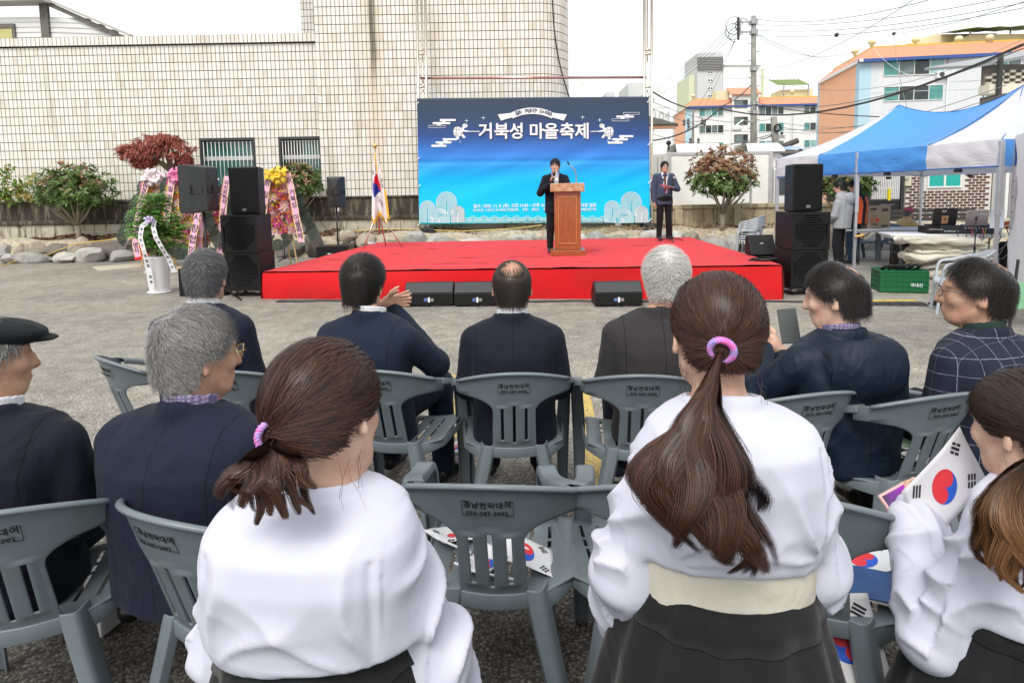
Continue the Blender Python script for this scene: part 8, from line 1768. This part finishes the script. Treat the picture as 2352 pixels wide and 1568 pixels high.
man('man in a hooded navy parka looking down at a phone', 1932, 2.50, 10, 610, PARKA, NAVY3, SKIN3, lambda s: short_hair(s, H_BLK, 8000, .032, .011, front=.035, bald=((.01, -.085, .085), .05, .036, .86), seed=6, top=.004, w=.001), yaw=42, pitch=-12, roll=0, hsc=1.12, wide=1.12, shirt=PLAIDS, hood=True, amp=.010, seed=5,
 arms={'L': [(-.178, -.045, .835), (-.28, .10, .66), (-.16, .30, .80)], 'R': [(.178, -.045, .835), (.27, .05, .62), (-.04, .32, .76)]}, hands=[((-.17, .31, .82), (-.1, .5, .6), (.9, .3, .2), 1, .45, 1.0), ((-.06, .33, .80), (-.8, .3, .5), (-.2, .8, .3), -1, .45, 1.0)])
man('man with glasses in a checked wool jacket at the right', 2262, 2.44, 14, 597, CHECK, BLACK, SKIN2, lambda s: (short_hair(s, H_BLK, 8000, .03, .011, front=.035, bald=((.01, -.075, .093), .05, .042, .86), seed=7, top=.002, w=.001), glasses(s, DWIRE)), yaw=46, pitch=-2, hsc=1.16, wide=1.12, shirt=GREENK, seed=6, amp=.006)
def cap_fn(s):
 short_hair(s, H_GREY, 1500, .03, .008, seed=8, nape=-.07)
 def f(P):
  d = s_ell(P, (0, -.005, .072), (.092, .117, .046)); d = smin(d, s_ell(P, (0, .055, .068), (.085, .085, .032)), .02); d = smin(d, s_ell(P, (0, .115, .05), (.062, .050, .009)), .008); return smax(d, .032 - P[:, 2] - .12 * np.abs(P[:, 1]), .012)
 V_, Q_ = sdf_mesh(f, (-.13, -.16, .0), (.13, .20, .15), .007); s.add('flat_cap', s.from_head(V_.astype(np.float32)), Q_, CAPM)
man('elderly man in a black flat cap at the left edge', -30, 1.74, 4, 733, NAVY3, NAVY3, SKIN2, cap_fn, yaw=-46, pitch=-4, hsc=1.06, wide=1.1, seed=7, amp=.008, hx=-.035)
man('grey-haired man with gold glasses in the second row', 432, 1.74, -12, 724, NAVY, NAVY, SKIN2, lambda s: (short_hair(s, H_GREY, 15000, .024, .012, front=.045, seed=9, top=.006, lift=.006, w=.0008), glasses(s, GOLD)), yaw=-30, pitch=-6, roll=-2, hsc=1.06, wide=1.16, seed=8, amp=.008, shirt=PLAIDS)
# ---- standing people
zsp = stage_z(.8, 11.35) + .014
sp = man('man in a dark jacket speaking into a microphone behind the lectern', 1275, 11.35, 176, 366, NAVY3, BLACK, SKIN3, lambda s: (short_hair(s, H_BLK, 900, .05, .010, seed=10, top=.006, w=.004, part=.5), face_marks(s, closed=True)), yaw=-8, pitch=-6, hipz=.88, hem=.74, zg=zsp, shirt=BLUESH, front=[('shirt', BLUESH, .006, .008, .2, .34)], res=.011,
 arms={'R': [(.178, -.02, 1.38), (.28, .06, 1.12), (.07, .22, 1.30)], 'L': [(-.178, -.02, 1.38), (-.25, .10, 1.14), (-.13, .33, 1.18)]}, hands=[((-.13, .33, 1.18), (.2, .9, -.2), (0, 0, -1), 1, .3, 1.0), ((.07, .22, 1.31), (-.3, .2, .9), (-.6, .5, 0), -1, .9, 1.0)])
_p = Vector(sp.t.location) + Matrix.Rotation(R(176), 3, 'Z') @ Vector((.04, .27, 1.36)); tag(MB().tube([_p + Vector((-.02, .02, -.13)), _p, _p + Vector((.01, .0, .06))], [.012, .016, .018], 10).sphere(_p + Vector((.015, .0, .09)), .03, 10).build('microphone', RUB, smooth=True), 'black hand microphone held by the speaker', 'microphone')
zmc = stage_z(2.9, 13.6) + .014
mc = man('man in a slate blue jacket and brown tie holding a paper', 1526, 13.6, 182, 371, SUITB, BLACK, SKIN, lambda s: (short_hair(s, H_BLK, 900, .05, .009, seed=11, front=.04, w=.004), face_marks(s), glasses(s, DWIRE)), pitch=-2, hipz=.92, hem=.80, zg=zmc, res=.011, front=[('shirt', SHIRT, .005, .012, .17, .42), ('tie', m_cloth('brown tie', (.10, .035, .02)), .011, .022, .0, .40), ('shirt_tail', PINKSH, .004, .05, .0, .58)],
 arms={'R': [(.178, -.02, 1.42), (.24, -.03, 1.13), (.23, .03, .88)], 'L': [(-.178, -.02, 1.42), (-.29, .02, 1.14), (-.05, .26, 1.16)]}, hands=[((-.05, .26, 1.16), (.9, .3, .05), (0, .2, 1), 1, .4, 1.0), ((.23, .03, .88), (0, .1, -1), (-1, 0, 0), -1, .5, 1.0)])
_p = Vector(mc.t.location) + Matrix.Rotation(R(182), 3, 'Z') @ Vector((.03, .30, 1.19)); tag(MB().add([_p + Vector(q) for q in ((-.15, .05, .02), (.12, .04, -.03), (.13, -.12, -.02), (-.13, -.14, .05))], [(0, 1, 2, 3)]).build('paper', PWH, fixn=False, solid=.002), 'white script paper held by the man in slate blue', 'paper')
man('young man in a grey hoodie standing by the right speaker stack', 1932, 12.2, 42, 414, HOOD, BLACK, SKIN3, lambda s: short_hair(s, H_BLK, 1200, .05, .016, seed=12, top=.008, w=.004), yaw=8, pitch=-14, hipz=.86, hem=.80, hood=True, shirt=None, res=.011, amp=.009, arms={'R': [(.178, -.02, 1.30), (.23, .02, 1.05), (.12, .22, .92)], 'L': [(-.178, -.02, 1.30), (-.23, .02, 1.05), (-.10, .22, .92)]})
yv = man('young man in a black tee and orange vest behind the hoodie', 1966, 12.75, 30, 414, TEEB, JEAN, SKIN, lambda s: short_hair(s, H_BLK, 1200, .05, .014, seed=13, top=.006, w=.004), yaw=10, pitch=-12, hipz=.88, hem=.84, shirt=None, res=.011, arms={'R': [(.178, -.02, 1.33), (.235, .0, 1.12), (.24, .02, 1.10)], 'L': [(-.178, -.02, 1.33), (-.235, .0, 1.12), (-.24, .02, 1.10)]}, hands=[])
tv = torso(.86, yv.zn, 1, 0, 1.02, 1.06); yv.cloth('safety_vest', lambda P: smax(s_loft(P, *tv) - .006, np.abs(np.abs(P[:, 0]) - .12) - .062, .01), (-.25, -.26, .83), (.25, .2, yv.zn + .02), VEST, .012, .002)
fa_ = [(.235, .0, 1.14), (.245, .03, .98), (.225, .10, .86)]; Vv, Qq = join([sdf_mesh(lambda P: s_chain(P, fa_, [.042, .036, .028]), (.12, -.1, .75), (.35, .2, 1.25), .009), sdf_mesh(lambda P: hand_field(P, fa_[2], (-.05, .2, -1), (-1, 0, 0), -1, .5), (.05, .0, .6), (.38, .3, .95), .006)]); yv.add('forearm', Vv, Qq, SKIN)
ow = man('old woman in a yellow fleece and pink cap squatting before the brick house', z4b(1668, 330)[0], 14.2, -70, z4b(1668, 338)[1], FLEECE, FLORAL, SKIN, lambda s: (short_hair(s, H_SALT, 500, .03, .008, seed=14, w=.004), face_marks(s)), pitch=-4, hem=.32, hipz=.30, shirt=None, res=.012, wide=.95, legs=[[(-.10, .0, .28), (-.14, .34, .50), (-.13, .16, .09)], [(.10, .0, .28), (.14, .34, .50), (.13, .16, .09)]], arms={'R': [(.16, -.03, .78), (.24, .15, .60), (.12, .40, .52)], 'L': [(-.16, -.03, .78), (-.24, .15, .60), (-.12, .40, .52)]})
Vv, Qq = sdf_mesh(lambda P: smax(smin(s_ell(P, (0, -.012, .05), (.094, .112, .085)), s_ell(P, (0, .115, .045), (.07, .06, .01)), .01), .02 - P[:, 2], .01), (-.13, -.16, .0), (.13, .20, .16), .008); ow.add('pink_cap', ow.from_head(Vv.astype(np.float32)), Qq, PINKCAP)
man('person in an orange jacket reaching to the silver laptop', 2372, 10.9, 100, 440, ORANGEC, BLACK, SKIN, lambda s: short_hair(s, H_BLK, 500, .04, .012, seed=15, w=.004), res=.012, arms={'R': [(.178, -.02, .95), (.25, .2, .86), (.12, .52, .90)], 'L': [(-.178, -.02, .95), (-.2, .25, .86), (-.1, .52, .9)]})
# ---- three girls in white hanbok blouses standing near the camera
TIEM = mat('pink hair tie', (.75, .12, .42), .6, .9, 60, tint=(.20, .35, .75)); TIER = mat('coral hair tie', (.75, .12, .12), .5)
def drape(V, Q, zn, aL, aR, z0, seed):
 """cotton folds: pulls from the armpits, wrinkled sleeves, armhole seams and a stitched hem"""
 N = vnormals(V, Q); h = np.zeros(len(V)); ns = pnoise(V * 7 + seed); n2 = pnoise(V * 3.1 + seed * 3)
 for sg, a in ((-1, aL), (1, aR)):
  A = np.array([sg * .125, -.08, zn - .22]); d = V - A; r = np.linalg.norm(d[:, [0, 2]], axis=1) + 1e-4; ph = np.arctan2(d[:, 2], -sg * d[:, 0]); f = 1 - np.abs(np.sin(ph * 4.2 + ns * 1.3 + n2 * 2 + seed)); ins = np.clip(1 - (sg * V[:, 0] - .10) / .05, 0, 1)
  h += .028 * (f ** 1.6 - .35) * np.exp(-r / .13) * np.clip(r / .03, 0, 1) * ins
  for p, q, ln in ((a[0], a[1], 1), (a[1], a[2], 1)):                # rings and spirals along the sleeve
   p, q = np.array(p), np.array(q); ax = q - p; L = np.linalg.norm(ax); ax = ax / L; w = V - p; t = w @ ax; rad = np.linalg.norm(w - np.outer(t, ax), axis=1); on = np.clip((.115 - rad) / .03, 0, 1) * np.clip((t + .02) / .05, 0, 1) * np.clip((L + .03 - t) / .04, 0, 1) * np.clip((sg * V[:, 0] - .10) / .04, 0, 1); an = np.arctan2((w @ np.array([0, 1, 0])), (w @ np.array([1, 0, 0])))
   h += on * .018 * ((1 - np.abs(np.sin(t * 26 + an * 1.2 + ns * 2.4 + n2 * 3))) ** 1.5 - .35)
  e = np.abs(sg * V[:, 0] - .128 - .03 * (zn - .1 - V[:, 2])); h -= .0045 * np.exp(-(e / .006) ** 2) * (V[:, 2] > zn - .24) * (V[:, 2] < zn - .04)
 h += .006 * n2 + .004 * (1 - np.abs(pnoise(V * np.array([5, 5, 9]) + 40 + seed)) * 2.5) * (np.abs(V[:, 0]) < .14)
 h -= .003 * np.exp(-((V[:, 2] - z0 - .035) / .005) ** 2) * (np.abs(V[:, 0]) < .15)
 h *= np.where(np.abs(V[:, 0]) < .19, np.clip((V[:, 2] - z0 - .02) / .07, .1, 1), 1)
 return V + N * h[:, None]
def girl(label, px, Y, top_px, rz, arms, hemz, yaw=0, pitch=-6, roll=0, hsc=1.0, tie=(0, -.105, -.02), tail=None, tail_r=(.016, .03, .05, .03), hairm=H_BRN, tiem=TIEM, n_tail=1500, wave=.02, cream=0.0, seed=1, wide=1.0, flick=0.0, front=.06, skew=0, drop=0.0, mess=1.0):
 b = at(px, top_px, Y); s = Person(label, (b.x, Y, 0), rz, 'girls in white blouses'); hz = b.z - .122 * hsc; zn = hz - .118 * hsc - drop; s.head((0, .02, hz), yaw, pitch, roll, hsc)
 aL, aR = arms(zn); t = np.array([0, .12, .35, .6, .78, .88, .94, .975, 1.0]); z0 = hemz
 tr = (list(z0 + (zn + .015 - z0) * t), [0] * 9, list(np.array([-.02, -.03, -.045, -.055, -.055, -.045, -.03, -.02, -.012])), list(np.array([.170, .175, .170, .163, .155, .142, .112, .082, .058]) * wide), list(np.array([.135, .135, .125, .12, .112, .10, .085, .07, .055]) * wide), 2.3)
 tb = ([.45] + tr[0][1:], tr[1], tr[2], [.14] + [a * .8 for a in tr[3]][1:], [.10] + [a * .75 for a in tr[4]][1:], 2.3)
 s.body(SKIN3, tb, [(aL, [.036, .032, .024]), (aR, [.036, .032, .024]), ([(-.07, 0, .6), (-.07, .02, .34), (-.07, -.01, .08)], [.06, .045, .035]), ([(.07, 0, .6), (.07, .02, .34), (.07, -.01, .08)], [.06, .045, .035])], ((0, -.015, zn - .03), .046 * hsc), [(aL[2], Vector(aL[2]) - Vector(aL[1]), (1, .3, 0), 1, .5, .85), (aR[2], Vector(aR[2]) - Vector(aR[1]), (-1, .3, 0), -1, .5, .85)], .0105, child=1)
 def f(P):
  d = smax(s_loft(P, *tr), (z0 + .016 + skew * P[:, 0] - .38 * P[:, 0] ** 2) - P[:, 2], .006)
  for a in (aL, aR): d = smin(d, s_chain(P, a, [.054, .069, .062], .03), .02)
  d = smin(d, collar_ring(P, (0, -.012, 0), .066, .062, zn - .03, zn + .022, .006, .25), .008); return smax(d, -s_cap(P, (0, 0, zn - .02), (0, .01, zn + .12), .052), .008)
 lo = [min(aL[1][0], aL[2][0]) - .11, -.24, min(z0, aL[2][2] - .08, aR[2][2] - .08) - .02]; hi = [max(aR[1][0], aR[2][0]) + .11, max(.16, aL[2][1] + .1, aR[2][1] + .1), max(zn + .07, aL[2][2] + .1)]
 V_, Q_ = sdf_mesh(f, lo, hi, .0062); V_ = relax(V_, Q_, 2); V_ = drape(V_, Q_, zn, aL, aR, z0, seed); s.add('blouse', V_, Q_, BLOUSE)
 if cream: V_, Q_ = sdf_mesh(lambda P: s_loft(P, [z0 - cream, z0, z0 + .1], [0] * 3, [-.02, -.02, -.03], [.155, .163, .16], [.125, .128, .12], 2.3), (-.2, -.2, z0 - cream - .02), (.2, .2, z0 + .13), .01); V_ = folds(relax(V_, Q_, 2), Q_, .004, 8, (1, 1, .5), 3); s.add('undershirt', V_, Q_, CREAMC)
 zw = z0 - cream * .75 + .03
 def sk(u, v):
  a = 2 * math.pi * u; r_ = .148 + .17 * v ** .85; pl = .016 * v ** .5 * math.sin(a * 13 + .8 * math.sin(a * 3)); return ((r_ + pl) * 1.05 * math.cos(a), -.02 + (r_ + pl) * .88 * math.sin(a), zw + (skew * .9) * r_ * math.cos(a) * (1 - v) - (zw - .14) * v)
 g_ = MB().grid(sk, 156, 18); link('skirt', g_.mesh('skirt', SKIRT, True), s.t, solid=.003)
 w_ = MB().grid(lambda u, v: tuple(np.array(sk(u, v * .09)) + np.array([math.cos(6.2832 * u), math.sin(6.2832 * u), 0]) * .004), 80, 2); link('waistband', w_.mesh('waistband', SKIRT, True), s.t, solid=.004)
 for x in (-.07, .07): shoe(s, (x, -.01, .05), (x, .14, .05), SNEAK, None, .04)
 # hair: strands combed over the scalp to the tie, then the tail
 r = np.random.RandomState(seed); T = V3(*tie); n = 13000; d = r.normal(size=(n * 3, 3)); d /= np.linalg.norm(d, axis=1)[:, None]; p = SK_C + d * SK_R; p[:, 2] -= np.where(r.rand(len(p)) < .3, .045, 0); p, _ = skull_proj(p, np.zeros(len(p))); p = p[in_hair(p, front, -.075, -.012)][:n]; K = 7; pts, nm = [], []
 off = .009 + .006 * mess * r.rand(len(p)) + .007 * np.abs(pnoise(p * 45)); jit = r.normal(size=p.shape) * .003 * mess + .005 * mess * np.stack([pnoise(p * 50), pnoise(p * 50 + 9), pnoise(p * 50 + 19)], 1)
 for k in range(K + 1):
  t_ = (k / K) ** 1.1; q = p * (1 - t_) + T * t_ + jit * math.sin(math.pi * t_); pp, nn = skull_proj(q, off * (1 - .35 * t_) + .012 * math.sin(math.pi * t_) * (.4 + pnoise(p * 35))); e = max(0, (t_ - .72) / .28) ** 1.5; pp = pp * (1 - e) + (T + jit * 1.2) * e; pts.append(pp); nm.append(nn)
 P = np.stack(pts, 1); N = np.stack(nm, 1); Va, Qa = ribbons(P, N, .0007 + .0006 * r.rand(len(P)), taper=.8); Va = s.from_head(Va.astype(np.float32)); Vb, Qb = hair_base(s, hairm, .0085, front - .005, -.07, -.008)
 inv = s.t.matrix_basis.inverted(); Tw = s.from_head(T[None].astype(np.float32))[0]
 path = [Tw] + [np.array(inv @ Vector(q)) for q in tail]; path = np.array(path); m_ = len(path); tt = np.linspace(0, 1, m_); KT = 15; ts = np.linspace(0, 1, KT)
 C = np.stack([np.interp(ts, tt, path[:, i]) for i in range(3)], 1);
 for _ in range(2): C[1:-1] = (C[:-2] + 2 * C[1:-1] + C[2:]) / 4
 rad = np.interp(ts, np.linspace(0, 1, len(tail_r)), tail_r); nc = 30; ca = r.rand(nc) * 6.283; cr = .25 + .75 * r.rand(nc) ** .5; ph = r.rand(nc) * 6.283; cl = r.randint(0, nc, n_tail); ln = .72 + .28 * r.rand(nc)[cl] - .06 * r.rand(n_tail)
 ja = r.normal(size=n_tail) * .30; jr = r.normal(size=n_tail) * .16; P = np.zeros((n_tail, KT, 3)); N = np.zeros_like(P)
 for k in range(KT):
  sh_ = 1 - .75 * ts[k] ** 1.5; ang = ca[cl] + ja * sh_; rr = np.clip(cr[cl] + jr * sh_, .05, 1.1); tk = ts[k] * ln; c = np.stack([np.interp(tk, ts, C[:, i]) for i in range(3)], 1); rk = np.interp(tk, ts, rad); sp_ = np.clip(ts[k] * 1.6, .25, 1); wv = wave * np.sin(tk * 13 + ph[cl]) * ts[k]; wv2 = wave * np.cos(tk * 12 + ph[cl] * 1.7) * ts[k]; o = np.stack([np.cos(ang) * rr * rk * sp_ + wv, np.sin(ang) * rr * rk * sp_ * .7 + wv2 * .5, np.zeros(n_tail)], 1); fl = flick * np.maximum(0, ts[k] - .75) ** 1.2 * np.stack([np.cos(ph[cl]), -np.abs(np.sin(ph[cl])) * .4, np.sin(ph[cl] * 2) * .6], 1)
  P[:, k] = c + o + fl; N[:, k] = np.stack([np.cos(ang), np.sin(ang) - .3, np.full(n_tail, .1)], 1)
 N /= np.linalg.norm(N, axis=2)[..., None]; Vc, Qc = ribbons(P, N, .0007 + .0008 * r.rand(n_tail), taper=.2)
 V_, Q_ = join([(Vb, Qb), (Va, Qa), (Vc, Qc)]); o = s.add('hair', V_, Q_, hairm); at_ = o.data.attributes.new('tipf', 'FLOAT', 'POINT'); tv_ = np.zeros(len(V_), np.float32); tv_[len(Vb) + len(Va):] = np.repeat(np.tile(np.clip((ts - .3) / .5, 0, 1), n_tail), 2); at_.data.foreach_set('value', tv_)
 # a few loose strands
 nl = 16; q0 = s.from_head(np.stack([np.where(r.rand(nl) < .5, -1, 1) * (.06 + .02 * r.rand(nl)), .03 - .12 * r.rand(nl), -.05 - .05 * r.rand(nl)], 1).astype(np.float32)); dx = r.normal(size=nl) * .022; dl = .04 + .07 * r.rand(nl); P = np.stack([q0 + np.stack([dx * (k / 6) ** 2 + .004 * np.sin(k + dx * 300), -.03 * k / 6 * np.ones(nl), -dl * k / 6], 1) for k in range(7)], 1); V_, Q_ = ribbons(P, np.tile(V3(0, -1, 0), (nl, 7, 1)), np.full(nl, .0006)); s.add('loose_hair', V_, Q_, hairm)['kind'] = 'stuff'
 ax = (C[1] - C[0]); ax = Vector(ax).normalized(); e1 = ax.orthogonal().normalized(); e2 = ax.cross(e1); rt = tail_r[0] * 1.15; c0 = Vector(C[0]) + ax * .008
 mb = MB()
 for j in range(3): mb.tube([c0 + e1 * (rt + .003 * math.sin(a * 9 + j * 2)) * math.cos(a) + e2 * (rt + .003 * math.sin(a * 9 + j * 2)) * math.sin(a) + ax * (.0035 * math.cos(a * 9 + j * 2)) for a in [i * 6.2832 / 60 for i in range(61)]], .0038, 6)
 mb.build('hair_tie', tiem, s.t, smooth=True); s.zn = zn; return s
down = lambda ex, ey, wx, wy, dz=.27, wz=.47: (lambda zn: ([(-.118, -.035, zn - .085), (-ex, ey, zn - dz), (-wx, wy, zn - wz)], [(.118, -.035, zn - .085), (ex, ey, zn - dz), (wx, wy, zn - wz)]))
def W(px, py, Y): return at(px, py, Y)
girl('girl with a messy low ponytail and pink hair tie, left of centre', 732, 1.0, 800, -6, down(.176, -.01, .185, .06, .29), at(750, 1545, .86).z, yaw=-14, pitch=-14, roll=-8, hsc=.95, tie=(-.028, -.104, -.028), tail=[W(620, 1040, .84), W(600, 1095, .82), W(632, 1150, .82)], tail_r=(.02, .05, .052, .03), n_tail=7000, wave=.008, flick=.2, seed=3, wide=1.1, skew=.10, drop=.012, mess=1.9)
girl('tall girl with a long wavy brown ponytail right of centre', 1655, 1.10, 636, 2, down(.172, -.01, .150, .10, .31, .49), at(1660, 1350, .95).z, yaw=-3, pitch=-8, roll=3, hsc=.90, tie=(-.020, -.108, -.018), tail=[W(1622, 900, .91), W(1600, 1010, .89), W(1603, 1110, .885), W(1630, 1210, .885), W(1672, 1300, .89)], tail_r=(.017, .034, .058, .085, .085, .055), n_tail=12000, wave=.026, cream=.10, seed=5, wide=1.0, skew=-.06, flick=.1, drop=.022)
girl('girl at the right edge with lighter ponytail ends holding a phone', 2380, 1.22, 864, 8, lambda zn: ([(-.118, -.03, zn - .085), (-.185, .02, zn - .33), (-.105, .17, zn - .17)], [(.135, -.03, zn - .07), (.2, .0, zn - .30), (.12, .2, zn - .30)]), at(2300, 1490, 1.1).z, yaw=12, pitch=-14, hsc=.92, tie=(-.035, -.102, -.012), tail=[W(2325, 1080, 1.04), W(2305, 1180, 1.03), W(2312, 1290, 1.03), W(2318, 1345, 1.04)], tail_r=(.015, .03, .05, .05, .03), n_tail=7000, hairm=H_BRN2, tiem=TIER, wave=.018, seed=7, wide=1.0, skew=-.1, flick=.1, drop=.01)
# ================================================================ paper flags, phones, bags, booklets
PAPER = mat('white paper', (.70, .70, .72), .6, .05); KR, KB, KK = mat('printed red', (.70, .035, .05), .55), mat('printed blue', (.02, .10, .55), .55), mat('printed black', (.02, .02, .024), .6)
def paper_flag(label, o, ux, uy, w, curl=.1, stick=True, seed=0):
 """small paper flag: o = corner, ux / uy edge directions"""
 ux = Vector(ux).normalized() * w; uy = Vector(uy).normalized() * w * .66; n = ux.cross(uy).normalized(); n = n if n.dot(Vector((0, 0, CAM_H)) - Vector(o)) > 0 else -n; o = Vector(o)
 S = lambda u, v, e=0: o + ux * u + uy * v + n * (curl * w * (math.sin(u * 2.6 + seed) * .5 + (v - .5) ** 2 * .6 + .25 * n3(u * 2.2, v * 2.2, seed)) + e)
 t = thing('paper_flag', label, 'flag', (0, 0, 0), 0, 'small paper flags'); MB().grid(S, 14, 10).build('sheet', PAPER, t, fixn=False, smooth=True, solid=.0008)
 c, r_ = (.5, .5), .17; th = .55; ca, sa = math.cos(th), math.sin(th); Q = lambda x, y: (c[0] + (x * ca - y * sa) * .66, c[1] + (x * sa + y * ca))
 def half(sg, m):
  R2 = .26; pts = [(R2 * math.cos(a), sg * R2 * math.sin(a)) for a in [i * math.pi / 16 for i in range(17)]]
  pts += [(-R2 / 2 + R2 / 2 * math.cos(math.pi + i * math.pi / 8) * 1, -R2 / 2 * math.sin(math.pi + i * math.pi / 8) * -1 * 1) for i in range(1, 9)] + [(R2 / 2 - R2 / 2 * math.cos(i * math.pi / 8), -R2 / 2 * math.sin(i * math.pi / 8)) for i in range(1, 8)]
  MB().add([S(*Q(*p), .0016 + .0004 * (sg < 0)) for p in pts], [tuple(range(len(pts)))]).build('emblem', m, t, fixn=False)
 half(1, KR); half(-1, KB)
 for k, (x, y, a, br) in enumerate(((.17, .80, .95, 0), (.83, .80, -.95, 5), (.17, .2, -.95, 3), (.83, .2, .95, 7))):
  mb = MB()
  for j in range(3):
   for h in ((-1, 1) if br >> j & 1 else (0,)):
    d = Vector((math.cos(a) * .66, math.sin(a))) * .1; e = Vector((-math.sin(a) * .66, math.cos(a))) * .05; cc = Vector((x, y)) + e * (j - 1) * 1.3; L0, L1 = (-1, 1) if h == 0 else ((-1, -.12) if h < 0 else (.12, 1))
    mb.add([S(*(cc + d * p + e * q), .0018) for p, q in ((L0, -.4), (L1, -.4), (L1, .4), (L0, .4))], [(0, 1, 2, 3)])
  mb.build('trigram', KK, t, fixn=False)
 if stick: MB().tube([S(0, 1.05, -.002), S(0, .5, -.002), S(0, 0, -.003) - uy * .8], .0035, 6).build('stick', PAPER, t)
 return t
def on_chair(k, x, y, z=.012): return CHAIRS[k].matrix_basis @ Vector((x, y, .41 + z))
def dirc(k, x, y, z=0): return CHAIRS[k].matrix_basis.to_3x3() @ Vector((x, y, z))
paper_flag('paper flag lying on the empty chair at the far left', on_chair('e0', -.02, -.02), dirc('e0', 1, -.35), dirc('e0', .2, 1), .22, .1)
paper_flag('paper flag hanging over the seat edge of the empty centre chair', on_chair('e1', -.02, -.12, .03), dirc('e1', .9, .1, -.18), dirc('e1', -.1, .9, .1), .20, .25, False, 1)
paper_flag('paper flag on the empty centre chair under the first slot', on_chair('e1', -.16, -.02, .01), dirc('e1', .6, .9), dirc('e1', -.9, .6), .17, .35, True, 2)
paper_flag('paper flag on the empty centre chair under the last slot', on_chair('e1', -.02, -.14, .016), dirc('e1', .35, 1), dirc('e1', -1, .35), .17, .35, True, 3)
paper_flag('paper flag standing in the chair beside the tall girl', on_chair('e3', -.02, -.17, .02), dirc('e3', .3, -.2, -.9), dirc('e3', .9, .3, .2), .25, .12, False, 4)
paper_flag('paper flag on the chair behind the standing paper flag', on_chair('e3', .06, .0, .015), dirc('e3', .8, .5), dirc('e3', -.5, .8), .22, .12, True, 5)
p = gp(1012, 1052, .01); paper_flag('crumpled paper flag on the ground by the clapping man', p, (1, .25, .12), (.2, 1, .25), .17, .22, True, 6)
paper_flag('paper flag held up by the girl at the right edge', at(2128, 1245, 1.36), at(2250, 1118, 1.34) - at(2128, 1245, 1.36), at(2070, 1130, 1.38) - at(2128, 1245, 1.36), .20, .10, False, 7)
def phone(label, c, x, y, w, h, m, scr=None):
 M = frame_m(c, x, y); t = thing('phone', label, 'phone', (0, 0, 0)); MB().box(-w / 2, w / 2, -h / 2, h / 2, -.005, .005).xf(M).build('case', m, t, bev=.004)
 if scr: MB().box(-w / 2 + .006, w / 2 - .006, -h / 2 + .006, h / 2 - .006, .0052, .006).xf(M).build('screen', scr, t)
SCR = mat('phone screen', (.05, .05, .07), .15, .95, 14, tint=(.30, .02, .45)); PKC = mat('pink clear case', (.62, .38, .36), .3, .1)
phone('pink-cased phone held by the girl at the right edge', at(2100, 1200, 1.40), at(2143, 1175, 1.42) - at(2100, 1200, 1.40), at(2074, 1135, 1.44) - at(2100, 1200, 1.40), .085, .17, PKC, SCR)
phone('dark phone held by the man in the parka', at(1812, 748, 2.82), (1, -.2, .1), (.1, .35, 1), .085, .165, mat('dark phone back', (.05, .06, .06), .4))
bg = thing('paper_bag', 'white paper shopping bag standing under the parka man', 'bag', gp(2002, 1105), R(20)); PBAG = mat('white bag paper', (.60, .58, .58), .6, .1, bs=.3, bscale=9, bdist=.02)
MB().add([(-.075, -.045, 0), (.075, -.045, 0), (.075, .045, 0), (-.075, .045, 0), (-.08, -.04, .22), (.08, -.04, .22), (.08, .04, .22), (-.08, .04, .22)], [(3, 2, 1, 0), (0, 1, 5, 4), (1, 2, 6, 5), (2, 3, 7, 6), (3, 0, 4, 7)]).build('bag', PBAG, bg, solid=.001)
MB().tube([(-.03, -.04, .22), (-.03, -.045, .29), (.03, -.045, .29), (.03, -.04, .22)], .0025, 5).build('handle', PBAG, bg); MB().lathe([(.018, 0), (.018, .001)], (.05, 0, 0), 16).xf(Matrix.Translation((0, -.043, .16)) @ Matrix.Rotation(R(90), 4, 'X')).build('round_logo', mat('gold logo', (.55, .42, .15), .5), bg)
bg = thing('paper_bag', 'white paper bag between the two men at the left', 'bag', gp(245, 1440), R(-12)); MB().box(-.03, .03, -.05, .05, 0, .25).build('bag', PBAG, bg, bev=.004)
BK = mat('green booklet cover', (.05, .24, .09), .5, .6, 9, tint=(.55, .6, .55)); BK2 = mat('teal booklet cover', (.25, .52, .50), .5, .4, 14)
def booklet(label, c, rz, m, w=.15, h=.21, n=3):
 t = thing('booklet', label, 'booklet', c, rz)
 for k in range(n): MB().box(-w / 2, w / 2, -h / 2, h / 2, .004 * k, .004 * k + .0035).xf(Matrix.Rotation(.05 * k, 4, 'Z')).build('leaflet', m if k == n - 1 else PAPER, t)
booklet('green booklets on the seat of the parka man', on_chair('m5', .19, .02, .02), R(30), BK); booklet('green booklet on the seat of the checked-jacket man', on_chair('m6', .2, .0, .04), R(50), BK); booklet('white leaflets on the seat beside the checked jacket', on_chair('m6', .18, -.12, .02), R(20), PAPER)
booklet('teal booklet on the asphalt under the middle chair', gp(1132, 1022), R(10), BK2, .12, .16); booklet('white papers on the far side of the empty front chair', on_chair('e0', .12, .12, .01), R(30), PAPER, .2, .28); booklet('blue booklet on the chair beside the tall girl', on_chair('e3', .17, -.02, .02), R(60), mat('blue booklet cover', (.03, .10, .28), .4, .5, 12))
